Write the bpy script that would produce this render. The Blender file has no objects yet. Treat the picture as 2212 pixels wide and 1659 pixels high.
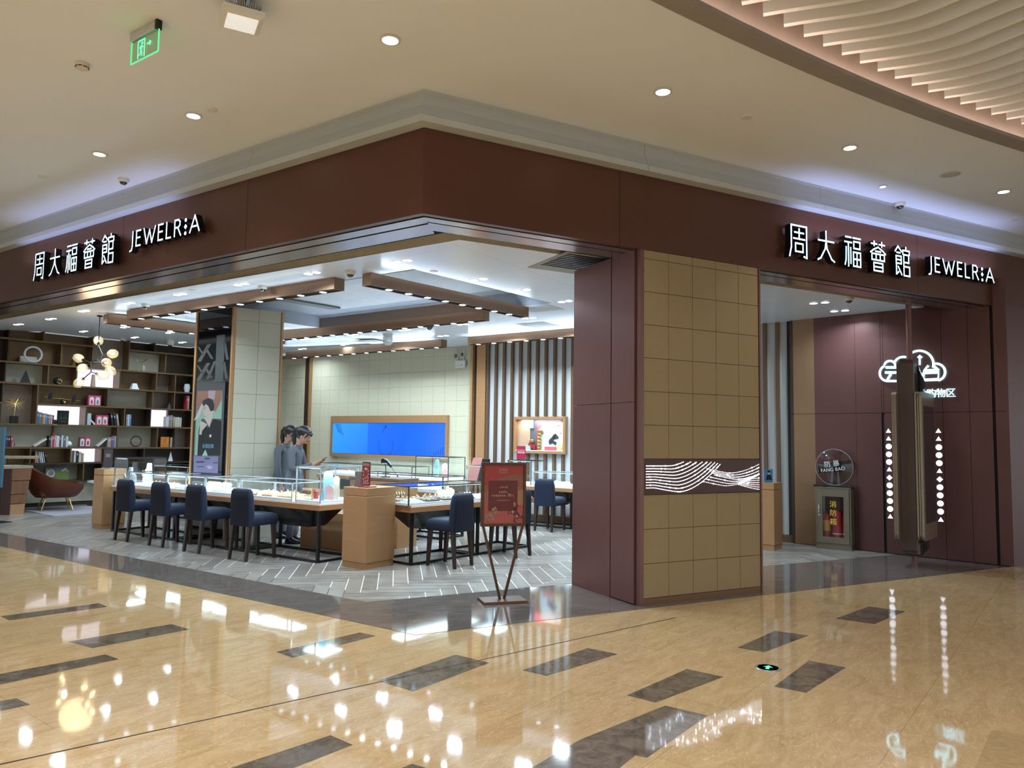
import bpy, bmesh, math, random
from mathutils import Vector, Matrix
from math import sin, cos, pi, radians, sqrt
random.seed(7)
S = bpy.context.scene
COL = S.collection

# ------------------------------------------------------------------ camera
FPX, CX, CY, HC = 1610.0, 1106.0, 829.5, 1.6          # focal length in px of the 2212x1659 frame, principal point, eye height
_a = Vector((-1245 - CX, 914 - CY, FPX)); _b = Vector((4200 - CX, 994 - CY, FPX))   # the two facades' vanishing directions
_n = _b.cross(_a).normalized()
if _n.y > 0: _n = -_n
_zf = Vector((0, 0, 1)); _Y = (_zf - _zf.dot(_n) * _n).normalized(); _X = _Y.cross(_n)
if _X.x < 0: _X = -_X
cam_d = bpy.data.cameras.new('camera'); cam = bpy.data.objects.new('camera', cam_d); COL.objects.link(cam)
cam_d.sensor_width = 36; cam_d.lens = FPX / 2212 * 36; cam_d.clip_start = 0.05; cam_d.clip_end = 200
cam.matrix_world = Matrix(((_X.x, -_X.y, -_X.z, 0), (_Y.x, -_Y.y, -_Y.z, 0), (_n.x, -_n.y, -_n.z, HC), (0, 0, 0, 1)))
S.camera = cam

# ------------------------------------------------------------------ world, exposure
S.view_settings.view_transform = 'Standard'; S.view_settings.look = 'None'
S.view_settings.exposure = 0.12; S.view_settings.gamma = 1; S.view_settings.use_curve_mapping = False
W = bpy.data.worlds.new('World'); S.world = W; W.use_nodes = True
W.node_tree.nodes['Background'].inputs[0].default_value = (0.82, 0.92, 1.0, 1); W.node_tree.nodes['Background'].inputs[1].default_value = 1.15
cy = S.cycles
cy.max_bounces = 7; cy.diffuse_bounces = 3; cy.glossy_bounces = 4; cy.transmission_bounces = 4; cy.transparent_max_bounces = 24
cy.caustics_reflective = False; cy.caustics_refractive = False; cy.sample_clamp_indirect = 4.0; cy.use_light_tree = True
cy.use_denoising = True; cy.use_adaptive_sampling = True; cy.adaptive_threshold = 0.025

def ray(px, py):
    d = Vector((px - CX, py - CY, FPX)); return Vector((d.dot(_X), d.dot(_Y), d.dot(_n)))
def at(px, py, z=0.0):
    """the point of the level plane z that the photo shows at (px, py)"""
    d = ray(px, py); t = (z - HC) / d.z; return Vector((d.x * t, d.y * t, z))
def onw(px, py, p0, u):
    """the point of an upright wall (through p0 along u) that the photo shows at (px, py)"""
    d = ray(px, py); N = Vector((-u[1], u[0])); t = N.dot(Vector(p0[:2])) / N.dot(Vector((d.x, d.y))); return Vector((d.x * t, d.y * t, HC + d.z * t))

C0 = Vector((-0.794, 6.283, 0))                         # the shop's corner
_l = ray(-1245, 914); RLv = -Vector((_l.x, _l.y, 0)).normalized(); NL = Vector((-RLv.y, RLv.x, 0))
_r = ray(4200, 994); RRv = Vector((_r.x, _r.y, 0)).normalized(); NR = Vector((-RRv.y, RRv.x, 0))
AL = math.atan2(RLv.y, RLv.x); AR = math.atan2(RRv.y, RRv.x)      # headings of the left and right shopfront
DD = Vector((sin(radians(40.5)), cos(radians(40.5)), 0))          # the slanted direction of shelves and beams
def LP(a, p, z=0): return C0 + RLv * a + NL * p + Vector((0, 0, z))
def RP(a, p, z=0): return C0 + RRv * a + NR * p + Vector((0, 0, z))
def lpx(px, py, p=0.0):
    q = onw(px, py, LP(0, p), RLv); d = q - C0; return d.dot(RLv), q.z
def rpx(px, py, p=0.0):
    q = onw(px, py, RP(0, p), RRv); d = q - C0; return d.dot(RRv), q.z
ZM, ZC, ZF, ZT = 4.605, 3.60, 3.525, 4.285              # mall ceiling, shop ceiling, fascia bottom and top

# ------------------------------------------------------------------ large lights of the mall and the shop
def area(name, loc, sx, sy, energy, col, rot=(0, 0, 0), shape='RECTANGLE', spread=180):
    d = bpy.data.lights.new(name, 'AREA'); d.shape = shape; d.size = sx; d.size_y = sy; d.energy = energy; d.color = col; d.spread = radians(spread)
    o = bpy.data.objects.new(name, d); o.location = loc; o.rotation_euler = rot; COL.objects.link(o); return o
WARM = (0.97, 0.98, 1.0); COOL = (0.70, 0.87, 1.0); NEUT = (1.0, 0.95, 0.88)
def lens_lamp(loc, r, energy, col, spread=150): return area('lens_lamp', loc, 2 * r, 2 * r, energy, col, (0, 0, 0), 'DISK', spread)
MALL_E = 35; SHOP_E = 15
for x in (-13, -9.5, -6, -2.5, 1, 4.5, 8, 11.5):          # downlights of the mall over and behind the viewer
    for y in (-7, -3.5, 0, 3.2):
        if y > 3 and (x > 8.5 or abs(x) < .5): continue
        area('mall_lamp', (x, y, 4.56), .5, .5, MALL_E * (1.45 if x < -2 else 1.0), WARM, (0, 0, 0), 'DISK', 125)
for x, y in ((-.96, 5.43), (1.26, 6.2), (3.39, 7.35), (-3.04, 6.82), (-4.48, 7.83), (5.76, 8.59), (-7.6, 8.6), (-10.5, 9.6)):
    area('mall_downlight_lamp', (x, y, ZM - .02), .11, .11, 7, NEUT, (0, 0, 0), 'DISK', 95)

# ------------------------------------------------------------------ materials
_mats = {}
def mat(name, col=(0.5, 0.5, 0.5), rough=0.5, metal=0.0, emit=None, es=0.0, var=0.12, vs=6.0, stretch=(1, 1, 1), bump=0.0, bs=60.0, alpha=1.0, coat=0.0, spec=0.5, sheen=0.0):
    if name in _mats: return _mats[name]
    m = bpy.data.materials.new(name); m.use_nodes = True; nt = m.node_tree; b = nt.nodes['Principled BSDF']
    b.inputs['Base Color'].default_value = (*col, 1); b.inputs['Roughness'].default_value = rough; b.inputs['Metallic'].default_value = metal
    b.inputs['Specular IOR Level'].default_value = spec; b.inputs['Coat Weight'].default_value = coat; b.inputs['Alpha'].default_value = alpha
    b.inputs['Sheen Weight'].default_value = sheen
    if emit: b.inputs['Emission Color'].default_value = (*emit, 1); b.inputs['Emission Strength'].default_value = es
    if var or bump:
        tc = nt.nodes.new('ShaderNodeTexCoord'); mp = nt.nodes.new('ShaderNodeMapping'); mp.inputs['Scale'].default_value = stretch
        nt.links.new(tc.outputs['Object'], mp.inputs[0])
    if var:
        n = nt.nodes.new('ShaderNodeTexNoise'); n.inputs['Scale'].default_value = vs; n.inputs['Detail'].default_value = 4; nt.links.new(mp.outputs[0], n.inputs['Vector'])
        mx = nt.nodes.new('ShaderNodeMix'); mx.data_type = 'RGBA'; nt.links.new(n.outputs['Fac'], mx.inputs[0])
        mx.inputs[6].default_value = (*[c * (1 - var) for c in col], 1); mx.inputs[7].default_value = (*[min(1, c * (1 + var)) for c in col], 1)
        nt.links.new(mx.outputs[2], b.inputs['Base Color'])
    if bump:
        n2 = nt.nodes.new('ShaderNodeTexNoise'); n2.inputs['Scale'].default_value = bs; nt.links.new(mp.outputs[0], n2.inputs['Vector'])
        bp = nt.nodes.new('ShaderNodeBump'); bp.inputs['Strength'].default_value = bump; bp.inputs['Distance'].default_value = 0.01
        nt.links.new(n2.outputs['Fac'], bp.inputs['Height']); nt.links.new(bp.outputs[0], b.inputs['Normal'])
    _mats[name] = m; return m
def emat(name, col, s):
    if name in _mats: return _mats[name]
    m = bpy.data.materials.new(name); m.use_nodes = True; nt = m.node_tree; b = nt.nodes['Principled BSDF']
    b.inputs['Base Color'].default_value = (*[min(.8, c * .6) for c in col], 1); b.inputs['Emission Color'].default_value = (*col, 1); b.inputs['Emission Strength'].default_value = s
    _mats[name] = m; return m
def glassmat(name, tint=(0.93, 0.97, 0.97), refl=0.9, rough=0.02):
    if name in _mats: return _mats[name]
    m = bpy.data.materials.new(name); m.use_nodes = True; nt = m.node_tree; nt.nodes.remove(nt.nodes['Principled BSDF'])
    t = nt.nodes.new('ShaderNodeBsdfTransparent'); t.inputs[0].default_value = (*tint, 1)
    g = nt.nodes.new('ShaderNodeBsdfGlossy'); g.inputs['Roughness'].default_value = rough; g.inputs['Color'].default_value = (refl, refl, refl, 1)
    lw = nt.nodes.new('ShaderNodeLayerWeight'); lw.inputs[0].default_value = 0.5
    pw = nt.nodes.new('ShaderNodeMath'); pw.operation = 'POWER'; pw.inputs[1].default_value = 5; nt.links.new(lw.outputs['Facing'], pw.inputs[0])
    ma = nt.nodes.new('ShaderNodeMath'); ma.operation = 'MULTIPLY_ADD'; ma.inputs[1].default_value = 0.94; ma.inputs[2].default_value = 0.06; nt.links.new(pw.outputs[0], ma.inputs[0])
    mx = nt.nodes.new('ShaderNodeMixShader'); nt.links.new(ma.outputs[0], mx.inputs[0]); nt.links.new(t.outputs[0], mx.inputs[1]); nt.links.new(g.outputs[0], mx.inputs[2])
    nt.links.new(mx.outputs[0], nt.nodes['Material Output'].inputs['Surface']); _mats[name] = m; return m

BROWN = mat('brown_metal_cladding', (0.108, 0.042, 0.026), 0.38, 0.35, var=0.10, vs=2.0)
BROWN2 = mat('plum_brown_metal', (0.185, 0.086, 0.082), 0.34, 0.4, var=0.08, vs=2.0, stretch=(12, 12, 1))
SOFF = mat('polished_brown_soffit', (0.40, 0.32, 0.31), 0.2, 0.9, var=0.06, vs=3)
DARK = mat('dark_gap', (0.006, 0.004, 0.004), 0.8, var=0.05)
TILE = mat('beige_leather_tile', (0.31, 0.235, 0.122), 0.55, var=0.06, vs=30, bump=0.08, bs=300)
TILEW = mat('pale_beige_wall_tile', (0.54, 0.50, 0.36), 0.55, var=0.05, vs=30, bump=0.06, bs=300)
TILEC = mat('shaded_column_tile', (0.44, 0.42, 0.33), 0.55, var=0.05, vs=30, bump=0.06, bs=300)  # wall tile darkened in its colour for the column's dimmer light
GROUT = mat('tile_joint', (0.15, 0.115, 0.06), 0.8); GROUTW = mat('pale_tile_joint', (0.24, 0.22, 0.16), 0.8)
COPPER = mat('copper_bronze_metal', (0.46, 0.255, 0.12), 0.36, 0.45, var=0.10, vs=3, stretch=(1, 1, 8))
BEAM = mat('beam_bronze', (0.27, 0.155, 0.09), 0.36, 0.5, var=0.08, vs=3)
WHITE = mat('white_paint', (0.80, 0.80, 0.78), 0.5, var=0.03)
OFFW = mat('offwhite_plastic', (0.72, 0.71, 0.66), 0.45, var=0.03)
MCEIL = mat('mall_ceiling_paint', (0.82, 0.86, 0.90), 0.7, var=0.03, vs=1.2)
SCEIL = mat('shop_ceiling_panel', (0.72, 0.75, 0.78), 0.30, var=0.03, vs=1.0, spec=0.6)
CROWN = mat('pale_grey_cornice', (0.47, 0.50, 0.50), 0.5, var=0.05, vs=4)
BLACK = mat('black_metal', (0.012, 0.012, 0.014), 0.35, 0.3)
CHROME = mat('chrome', (0.75, 0.77, 0.80), 0.12, 1.0, var=0.02)
STEEL = mat('brushed_steel', (0.45, 0.45, 0.46), 0.3, 1.0, var=0.05)
GLASS = glassmat('case_glass', (0.965, 0.985, 0.985))
LAMPW = emat('lamp_white', (0.95, 0.98, 1.0), 9.0)
LAMPB = emat('lamp_cool', (0.62, 0.83, 1.0), 7.0)
LAMPM = emat('lamp_mall', (1.0, 0.95, 0.85), 7.0)

# ------------------------------------------------------------------ mesh building
class MB:
    def __init__(s): s.bm = bmesh.new(); s.mats = []; s.M = Matrix.Identity(4)
    def mi(s, m):
        if m not in s.mats: s.mats.append(m)
        return s.mats.index(m)
    def v(s, p): return s.bm.verts.new(s.M @ Vector(p))
    def face(s, vs, m, smooth=False):
        try: f = s.bm.faces.new(vs)
        except ValueError: return None
        f.material_index = s.mi(m); f.smooth = smooth; return f
    def poly(s, pts, m): return s.face([s.v(p) for p in pts], m)
    def box(s, x0, y0, z0, x1, y1, z1, m, bev=0.0, seg=2):
        if x1 < x0: x0, x1 = x1, x0
        if y1 < y0: y0, y1 = y1, y0
        if z1 < z0: z0, z1 = z1, z0
        c = [(x0, y0, z0), (x1, y0, z0), (x1, y1, z0), (x0, y1, z0), (x0, y0, z1), (x1, y0, z1), (x1, y1, z1), (x0, y1, z1)]
        vs = [s.v(p) for p in c]
        fs = [s.face([vs[i] for i in q], m) for q in ((3, 2, 1, 0), (4, 5, 6, 7), (0, 1, 5, 4), (1, 2, 6, 5), (2, 3, 7, 6), (3, 0, 4, 7))]
        if bev > 0:
            es = list({e for f in fs for e in f.edges})
            bmesh.ops.bevel(s.bm, geom=es, offset=bev, segments=seg, affect='EDGES', profile=0.5, material=-1)
    def hexa(s, bot, top, m):
        """solid between two quads (lists of four points, same turn)"""
        vb = [s.v(p) for p in bot]; vt = [s.v(p) for p in top]; n = len(vb)
        s.face(vb[::-1], m); s.face(vt, m)
        for i in range(n): s.face([vb[i], vb[(i + 1) % n], vt[(i + 1) % n], vt[i]], m)
    def prism(s, pts, z0, z1, m):
        s.hexa([(p[0], p[1], z0) for p in pts], [(p[0], p[1], z1) for p in pts], m)
    def slab(s, pts, vec, m):
        """flat outline pts (3-D) pushed along vec"""
        vec = Vector(vec); s.hexa([Vector(p) for p in pts], [Vector(p) + vec for p in pts], m)
    def loft(s, rings, m, smooth=True, closed=True, caps=True):
        R = [[s.v(p) for p in r] for r in rings]; n = len(R[0])
        for a, b in zip(R[:-1], R[1:]):
            for i in range(n if closed else n - 1): s.face([a[i], a[(i + 1) % n], b[(i + 1) % n], b[i]], m, smooth)
        if caps and closed: s.face(R[0][::-1], m); s.face(R[-1], m)
    def cyl(s, p0, p1, r0, m, r1=None, n=16, smooth=True):
        p0 = Vector(p0); p1 = Vector(p1); r1 = r0 if r1 is None else r1; d = (p1 - p0).normalized()
        u = d.orthogonal().normalized(); w = d.cross(u)
        ring = lambda c, r: [c + (u * cos(2 * pi * i / n) + w * sin(2 * pi * i / n)) * r for i in range(n)]
        s.loft([ring(p0, r0), ring(p1, max(r1, 1e-5))], m, smooth)
    def tube(s, pts, r, m, n=8, closed=False):
        pts = [Vector(p) for p in pts]; rings = []; prev = None; N = len(pts)
        for i, p in enumerate(pts):
            if closed: d = (pts[(i + 1) % N] - pts[i - 1])
            else: d = (pts[min(i + 1, N - 1)] - pts[max(i - 1, 0)])
            d.normalize()
            u = (prev - d * prev.dot(d)) if prev is not None else d.orthogonal()
            u.normalize(); prev = u; w = d.cross(u); rr = r[i] if isinstance(r, (list, tuple)) else r
            rings.append([p + (u * cos(2 * pi * k / n) + w * sin(2 * pi * k / n)) * rr for k in range(n)])
        if closed: rings.append(rings[0])
        s.loft(rings, m, True, True, not closed)
    def sphere(s, c, r, m, sc=(1, 1, 1), seg=16, ring=10):
        c = Vector(c); rs = []
        for j in range(ring + 1):
            t = pi * j / ring; rr = max(sin(t), 1e-4) * r; z = -cos(t) * r
            rs.append([c + Vector((cos(2 * pi * i / seg) * rr * sc[0], sin(2 * pi * i / seg) * rr * sc[1], z * sc[2])) for i in range(seg)])
        s.loft(rs, m, True)
    def lathe(s, prof, m, n=24, c=(0, 0, 0), smooth=True):
        c = Vector(c); s.loft([[c + Vector((cos(2 * pi * i / n) * max(r, 1e-4), sin(2 * pi * i / n) * max(r, 1e-4), z)) for i in range(n)] for r, z in prof], m, smooth)
    def disc(s, c, r, m, n=20, nrm=(0, 0, 1)):
        c = Vector(c); d = Vector(nrm).normalized(); u = d.orthogonal().normalized(); w = d.cross(u)
        s.poly([c + (u * cos(2 * pi * i / n) + w * sin(2 * pi * i / n)) * r for i in range(n)], m)
    def build(s, name, parent=None, fix=True, sharp=35):
        if fix: bmesh.ops.recalc_face_normals(s.bm, faces=s.bm.faces)
        me = bpy.data.meshes.new(name); s.bm.to_mesh(me); s.bm.free()
        for m in s.mats: me.materials.append(m)
        if any(p.use_smooth for p in me.polygons): me.set_sharp_from_angle(angle=radians(sharp))
        o = bpy.data.objects.new(name, me); COL.objects.link(o)
        if parent: o.parent = parent
        return o
def tag(o, label=None, cat=None, group=None, kind=None):
    if label: o['label'] = label
    if cat: o['category'] = cat
    if group: o['group'] = group
    if kind: o['kind'] = kind
    return o
def thing(name, label, cat, loc=(0, 0, 0), rz=0.0, group=None):
    o = bpy.data.objects.new(name, None); COL.objects.link(o); o.location = loc; o.rotation_euler = (0, 0, rz); o.empty_display_size = 0.1
    return tag(o, label, cat, group)
def solo(name, mb, label, cat, loc=(0, 0, 0), rz=0.0, group=None, rot=None):
    o = mb.build(name); o.location = loc; o.rotation_euler = rot if rot else (0, 0, rz); return tag(o, label, cat, group)
def struct(name, mb, fix=True): return tag(mb.build(name, fix=fix), kind='structure')
def dup(o, loc=None, rz=None, label=None, parent=None):
    c = o.copy(); COL.objects.link(c)
    if parent is not None: c.parent = parent
    if loc is not None: c.location = loc
    if rz is not None: c.rotation_euler = (0, 0, rz)
    if label: c['label'] = label
    for ch in list(o.children): dup(ch, parent=c)
    return c
def frame(o, ang): return Matrix.Translation(Vector(o)) @ Matrix.Rotation(ang, 4, 'Z')
def stroke(mb, pts, w, y0, y1, m, mf=None, closed=False):
    """polyline in the local x-z plane drawn w thick and pushed from y0 (back) to y1 (front face)"""
    P = [Vector((p[0], p[1])) for p in pts]; n = len(P); segs = n if closed else n - 1
    for i in range(segs):
        a, b = P[i], P[(i + 1) % n]; d = (b - a).normalized(); a2 = a - d * w / 2; b2 = b + d * w / 2; q = Vector((-d.y, d.x)) * w / 2
        c = [a2 - q, b2 - q, b2 + q, a2 + q]
        if y0 is not None: mb.hexa([(k.x, y0, k.y) for k in c], [(k.x, y1, k.y) for k in c], m)
        if mf: mb.poly([(k.x, y1 - 0.001 * (1 if y1 < (y0 or 0) + 1 else -1), k.y) for k in c], mf)
def textobj(body, size, m, parent=None, name='lettering', loc=(0, 0, 0), rot=(pi / 2, 0, 0), ext=0.0, align='CENTER', offset=0.0, sx=1.0):
    cu = bpy.data.curves.new(name, 'FONT'); cu.body = body; cu.size = size; cu.extrude = ext; cu.align_x = align; cu.align_y = 'CENTER'; cu.offset = offset
    t = bpy.data.objects.new('tmp_text', cu); COL.objects.link(t)
    dg = bpy.context.evaluated_depsgraph_get(); me = bpy.data.meshes.new_from_object(t.evaluated_get(dg)); bpy.data.objects.remove(t); bpy.data.curves.remove(cu)
    me.name = name; me.materials.clear(); me.materials.append(m)
    o = bpy.data.objects.new(name, me); COL.objects.link(o); o.location = loc; o.rotation_euler = rot; o.scale = (sx, 1, 1)
    if parent: o.parent = parent
    return o
# ================================================================== STRUCTURE
# ---- floors
def floor_marble():
    m = bpy.data.materials.new('cream_marble'); m.use_nodes = True; nt = m.node_tree; b = nt.nodes['Principled BSDF']; L = nt.links.new
    tc = nt.nodes.new('ShaderNodeTexCoord'); mp = nt.nodes.new('ShaderNodeMapping'); mp.inputs['Rotation'].default_value = (0, 0, radians(-52.1)); L(tc.outputs['Object'], mp.inputs[0])
    n1 = nt.nodes.new('ShaderNodeTexNoise'); n1.inputs['Scale'].default_value = 3.0; n1.inputs['Detail'].default_value = 8; n1.inputs['Roughness'].default_value = 0.65; n1.inputs['Distortion'].default_value = 1.2
    mp2 = nt.nodes.new('ShaderNodeMapping'); mp2.inputs['Scale'].default_value = (1, 3.0, 1); L(mp.outputs[0], mp2.inputs[0]); L(mp2.outputs[0], n1.inputs['Vector'])
    cr = nt.nodes.new('ShaderNodeValToRGB'); e = cr.color_ramp.elements; e[0].position = 0.3; e[0].color = (0.42, 0.275, 0.130, 1); e[1].position = 0.72; e[1].color = (0.56, 0.41, 0.225, 1); L(n1.outputs['Fac'], cr.inputs[0])
    n2 = nt.nodes.new('ShaderNodeTexNoise'); n2.inputs['Scale'].default_value = 5.0; n2.inputs['Detail'].default_value = 12; n2.inputs['Distortion'].default_value = 2.5; L(mp2.outputs[0], n2.inputs['Vector'])
    vr = nt.nodes.new('ShaderNodeValToRGB'); v = vr.color_ramp.elements; v[0].position = 0.485; v[0].color = (0, 0, 0, 1); v[1].position = 0.515; v[1].color = (0, 0, 0, 1); k = vr.color_ramp.elements.new(0.5); k.color = (1, 1, 1, 1); L(n2.outputs['Fac'], vr.inputs[0])
    mx = nt.nodes.new('ShaderNodeMix'); mx.data_type = 'RGBA'; L(vr.outputs[0], mx.inputs[0]); L(cr.outputs[0], mx.inputs[6]); mx.inputs[7].default_value = (0.66, 0.50, 0.30, 1)
    br = nt.nodes.new('ShaderNodeTexBrick'); br.inputs['Scale'].default_value = 1.0; br.inputs['Brick Width'].default_value = 1.78; br.inputs['Row Height'].default_value = 0.9; br.inputs['Mortar Size'].default_value = 0.0015
    br.inputs['Color1'].default_value = (1, 1, 1, 1); br.inputs['Color2'].default_value = (0.9, 0.9, 0.9, 1); br.inputs['Mortar'].default_value = (0.55, 0.5, 0.45, 1); br.inputs['Mortar Smooth'].default_value = 0.2; L(mp.outputs[0], br.inputs['Vector'])
    mu = nt.nodes.new('ShaderNodeMix'); mu.data_type = 'RGBA'; mu.blend_type = 'MULTIPLY'; mu.inputs[0].default_value = 1; L(mx.outputs[2], mu.inputs[6]); L(br.outputs['Color'], mu.inputs[7]); L(mu.outputs[2], b.inputs['Base Color'])
    b.inputs['Roughness'].default_value = 0.045; b.inputs['Specular IOR Level'].default_value = 0.62
    n3 = nt.nodes.new('ShaderNodeTexNoise'); n3.inputs['Scale'].default_value = 2.2; n3.inputs['Detail'].default_value = 1; L(mp.outputs[0], n3.inputs['Vector'])
    bp = nt.nodes.new('ShaderNodeBump'); bp.inputs['Strength'].default_value = 0.06; bp.inputs['Distance'].default_value = 0.02; L(n3.outputs['Fac'], bp.inputs['Height']); L(bp.outputs[0], b.inputs['Normal'])
    return m
MARB = floor_marble()
def stonemat(name, c0, c1, rough, sc, st, spec=0.5, rot=0):
    m = bpy.data.materials.new(name); m.use_nodes = True; nt = m.node_tree; b = nt.nodes['Principled BSDF']; L = nt.links.new
    tc = nt.nodes.new('ShaderNodeTexCoord'); r0 = nt.nodes.new('ShaderNodeMapping'); r0.inputs['Rotation'].default_value = (0, 0, rot); L(tc.outputs['Object'], r0.inputs[0])
    mp = nt.nodes.new('ShaderNodeMapping'); mp.inputs['Scale'].default_value = st; L(r0.outputs[0], mp.inputs[0])
    n1 = nt.nodes.new('ShaderNodeTexNoise'); n1.inputs['Scale'].default_value = sc; n1.inputs['Detail'].default_value = 10; n1.inputs['Roughness'].default_value = 0.7; n1.inputs['Distortion'].default_value = 1.0; L(mp.outputs[0], n1.inputs['Vector'])
    cr = nt.nodes.new('ShaderNodeValToRGB'); e = cr.color_ramp.elements; e[0].position = 0.34; e[0].color = (*c0, 1); e[1].position = 0.7; e[1].color = (*c1, 1); L(n1.outputs['Fac'], cr.inputs[0]); L(cr.outputs[0], b.inputs['Base Color'])
    b.inputs['Roughness'].default_value = rough; b.inputs['Specular IOR Level'].default_value = spec
    return m
INLAY = stonemat('dark_emperador_inlay', (0.07, 0.055, 0.04), (0.20, 0.165, 0.125), 0.06, 9, (1, 1, 1), 0.55)
TAN = stonemat('tan_stone_inlay', (0.36, 0.25, 0.12), (0.46, 0.33, 0.17), 0.08, 14, (1, 1, 1))
GRAN = stonemat('grey_brown_threshold_stone', (0.085, 0.072, 0.062), (0.195, 0.17, 0.155), 0.07, 5, (1, 5, 1), 0.6, radians(-20))
mb = MB()
mb.poly([(-40, -25, 0), (40, -25, 0), (40, 30, 0), (-40, 30, 0)], MARB)
INL = [[(0, 1331), (214, 1303), (231.5, 1310.7), (20, 1340)], [(147, 1386), (370, 1348), (410, 1359.5), (200, 1400)], [(-60, 1467), (227.5, 1413.7), (257, 1423.7), (-80, 1496)],
       [(-150, 1543), (35, 1508), (65, 1522), (-150, 1567)], [(597, 1408), (777, 1366), (812, 1373.5), (632, 1421)], [(815, 1471), (984, 1414), (1058, 1431.6), (892, 1493.5)],
       [(1128, 1447.6), (1269.7, 1399.8), (1335, 1413), (1180.7, 1460.3)], [(1354, 1502), (1484, 1445), (1562.6, 1462), (1416.5, 1517.7)], [(1592.7, 1399), (1673.5, 1362.5), (1747, 1372.7), (1650.7, 1408.7)],
       [(1672, 1483), (1747, 1427), (1827.7, 1441.7), (1741, 1496.4)], [(1805.6, 1336), (1876.5, 1310), (1955.4, 1320.6), (1889.4, 1348)],
       [(1120, 1675), (1252, 1598), (1437, 1524), (1528.5, 1546), (1397.5, 1636.6), (1372.5, 1631.6), (1300, 1690)], [(470, 1668), (714, 1588), (762, 1609), (600, 1672)], [(830, 1672), (891, 1650), (930, 1662), (900, 1680)]]
for q in INL: mb.poly([at(x, y, 0.0006) for x, y in q], INLAY)
mb.poly([at(x, y, 0.0006) for x, y in [(2141, 1576.5), (2350, 1610), (2350, 1720), (2080, 1720)]], TAN)
# the long dark joint of the paving
j0, j1 = at(-60, 1664, 0.0009), at(1460, 1334, 0.0009); jd = (j1 - j0).normalized(); jn = Vector((-jd.y, jd.x, 0)) * 0.006
mb.poly([j0 - jn, j1 - jn, j1 + jn, j0 + jn], DARK)
struct('floor', mb)
# threshold band of grey stone
CF = at(897, 1372); gi = at(800, 1307); 
RC = at(2185, 1225)                                   # where the right return wall meets the shopfront
mb = MB()
Lfar = CF - RLv * 16
g_out = [Lfar, CF, RP(0, 0) + RRv * 8.45]
mb.prism([(p.x, p.y) for p in [Lfar, CF, RC + RRv * 0.3, RC + RRv * 0.3 + NR * 1.36, CF + NR * 1.33 + RRv * 0.32, Lfar + NL * 0.56 ]], -0.02, 0.0022, GRAN)
struct('floor_threshold', mb)
# herringbone planks of the shop floor
GREY = [stonemat('wood_look_tile_%s' % t, c0, c1, 0.30, 4, (1, 1, 1), 0.45) for t, c0, c1 in (('a', (0.18, 0.160, 0.138), (0.29, 0.265, 0.235)), ('b', (0.145, 0.128, 0.108), (0.245, 0.222, 0.195)), ('c', (0.205, 0.186, 0.162), (0.325, 0.30, 0.27)))]
JOINT = mat('pale_joint', (0.85, 0.83, 0.80), 0.5)
mb = MB()
def shop_in(x, y):
    d = Vector((x, y, 0)) - C0; return d.dot(NL) > 0.54 and d.dot(NR) > 1.26 and d.dot(NL) < 8.1 and d.dot(RLv) > -15
base = [LP(-15, .3), CF + NR * 1.0 + RRv * 0.32 , RC + RRv * 0.3 + NR * 1.0, RC + RRv * 0.3 + NR * 3, LP(1.2, 8.1), LP(-15, 8.1)]
mb.poly([(p.x, p.y, 0.0014) for p in base], JOINT)
hw, hn = 0.165, 5; ha = radians(8.7); hx = Vector((cos(ha), sin(ha), 0)); hy = Vector((-sin(ha), cos(ha), 0)); g = 0.0042
def clip(poly, o, n):
    out = []
    for i in range(len(poly)):
        a, b = poly[i], poly[(i + 1) % len(poly)]; da, db = (a - o).dot(n), (b - o).dot(n)
        if da >= 0: out.append(a)
        if da * db < 0: out.append(a.lerp(b, da / (da - db)))
    return out
def plank(x0, y0, x1, y1):
    q = [hx * x + hy * y + Vector((0, 0, 0.0032)) for x, y in ((x0 + g, y0 + g), (x1 - g, y0 + g), (x1 - g, y1 - g), (x0 + g, y1 - g))]
    for o, n in ((LP(0, .56), NL), (CF + NR * 1.33, NR), (LP(0, 8.05), -NL), (LP(-15, 0), RLv)):
        q = clip(q, o, n)
        if len(q) < 3: return
    if all(p.y < 5 for p in q) or all((p - RC).dot(RRv) > .1 for p in q): return
    mb.poly(q, random.choice(GREY))
for k in range(20, 150):
    for j in range(-26, 14):
        x0 = (k + 2 * hn * j) * hw
        if -18 < x0 < 9: plank(x0, k * hw, x0 + hn * hw, (k + 1) * hw)
for c in range(-110, 56):
    for j in range(-14, 26):
        y0 = (c - 2 * hn + 1 + 2 * hn * j) * hw
        if 2 < y0 < 24: plank(c * hw, y0, (c + 1) * hw, y0 + hn * hw)
struct('floor_herringbone', mb)

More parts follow.
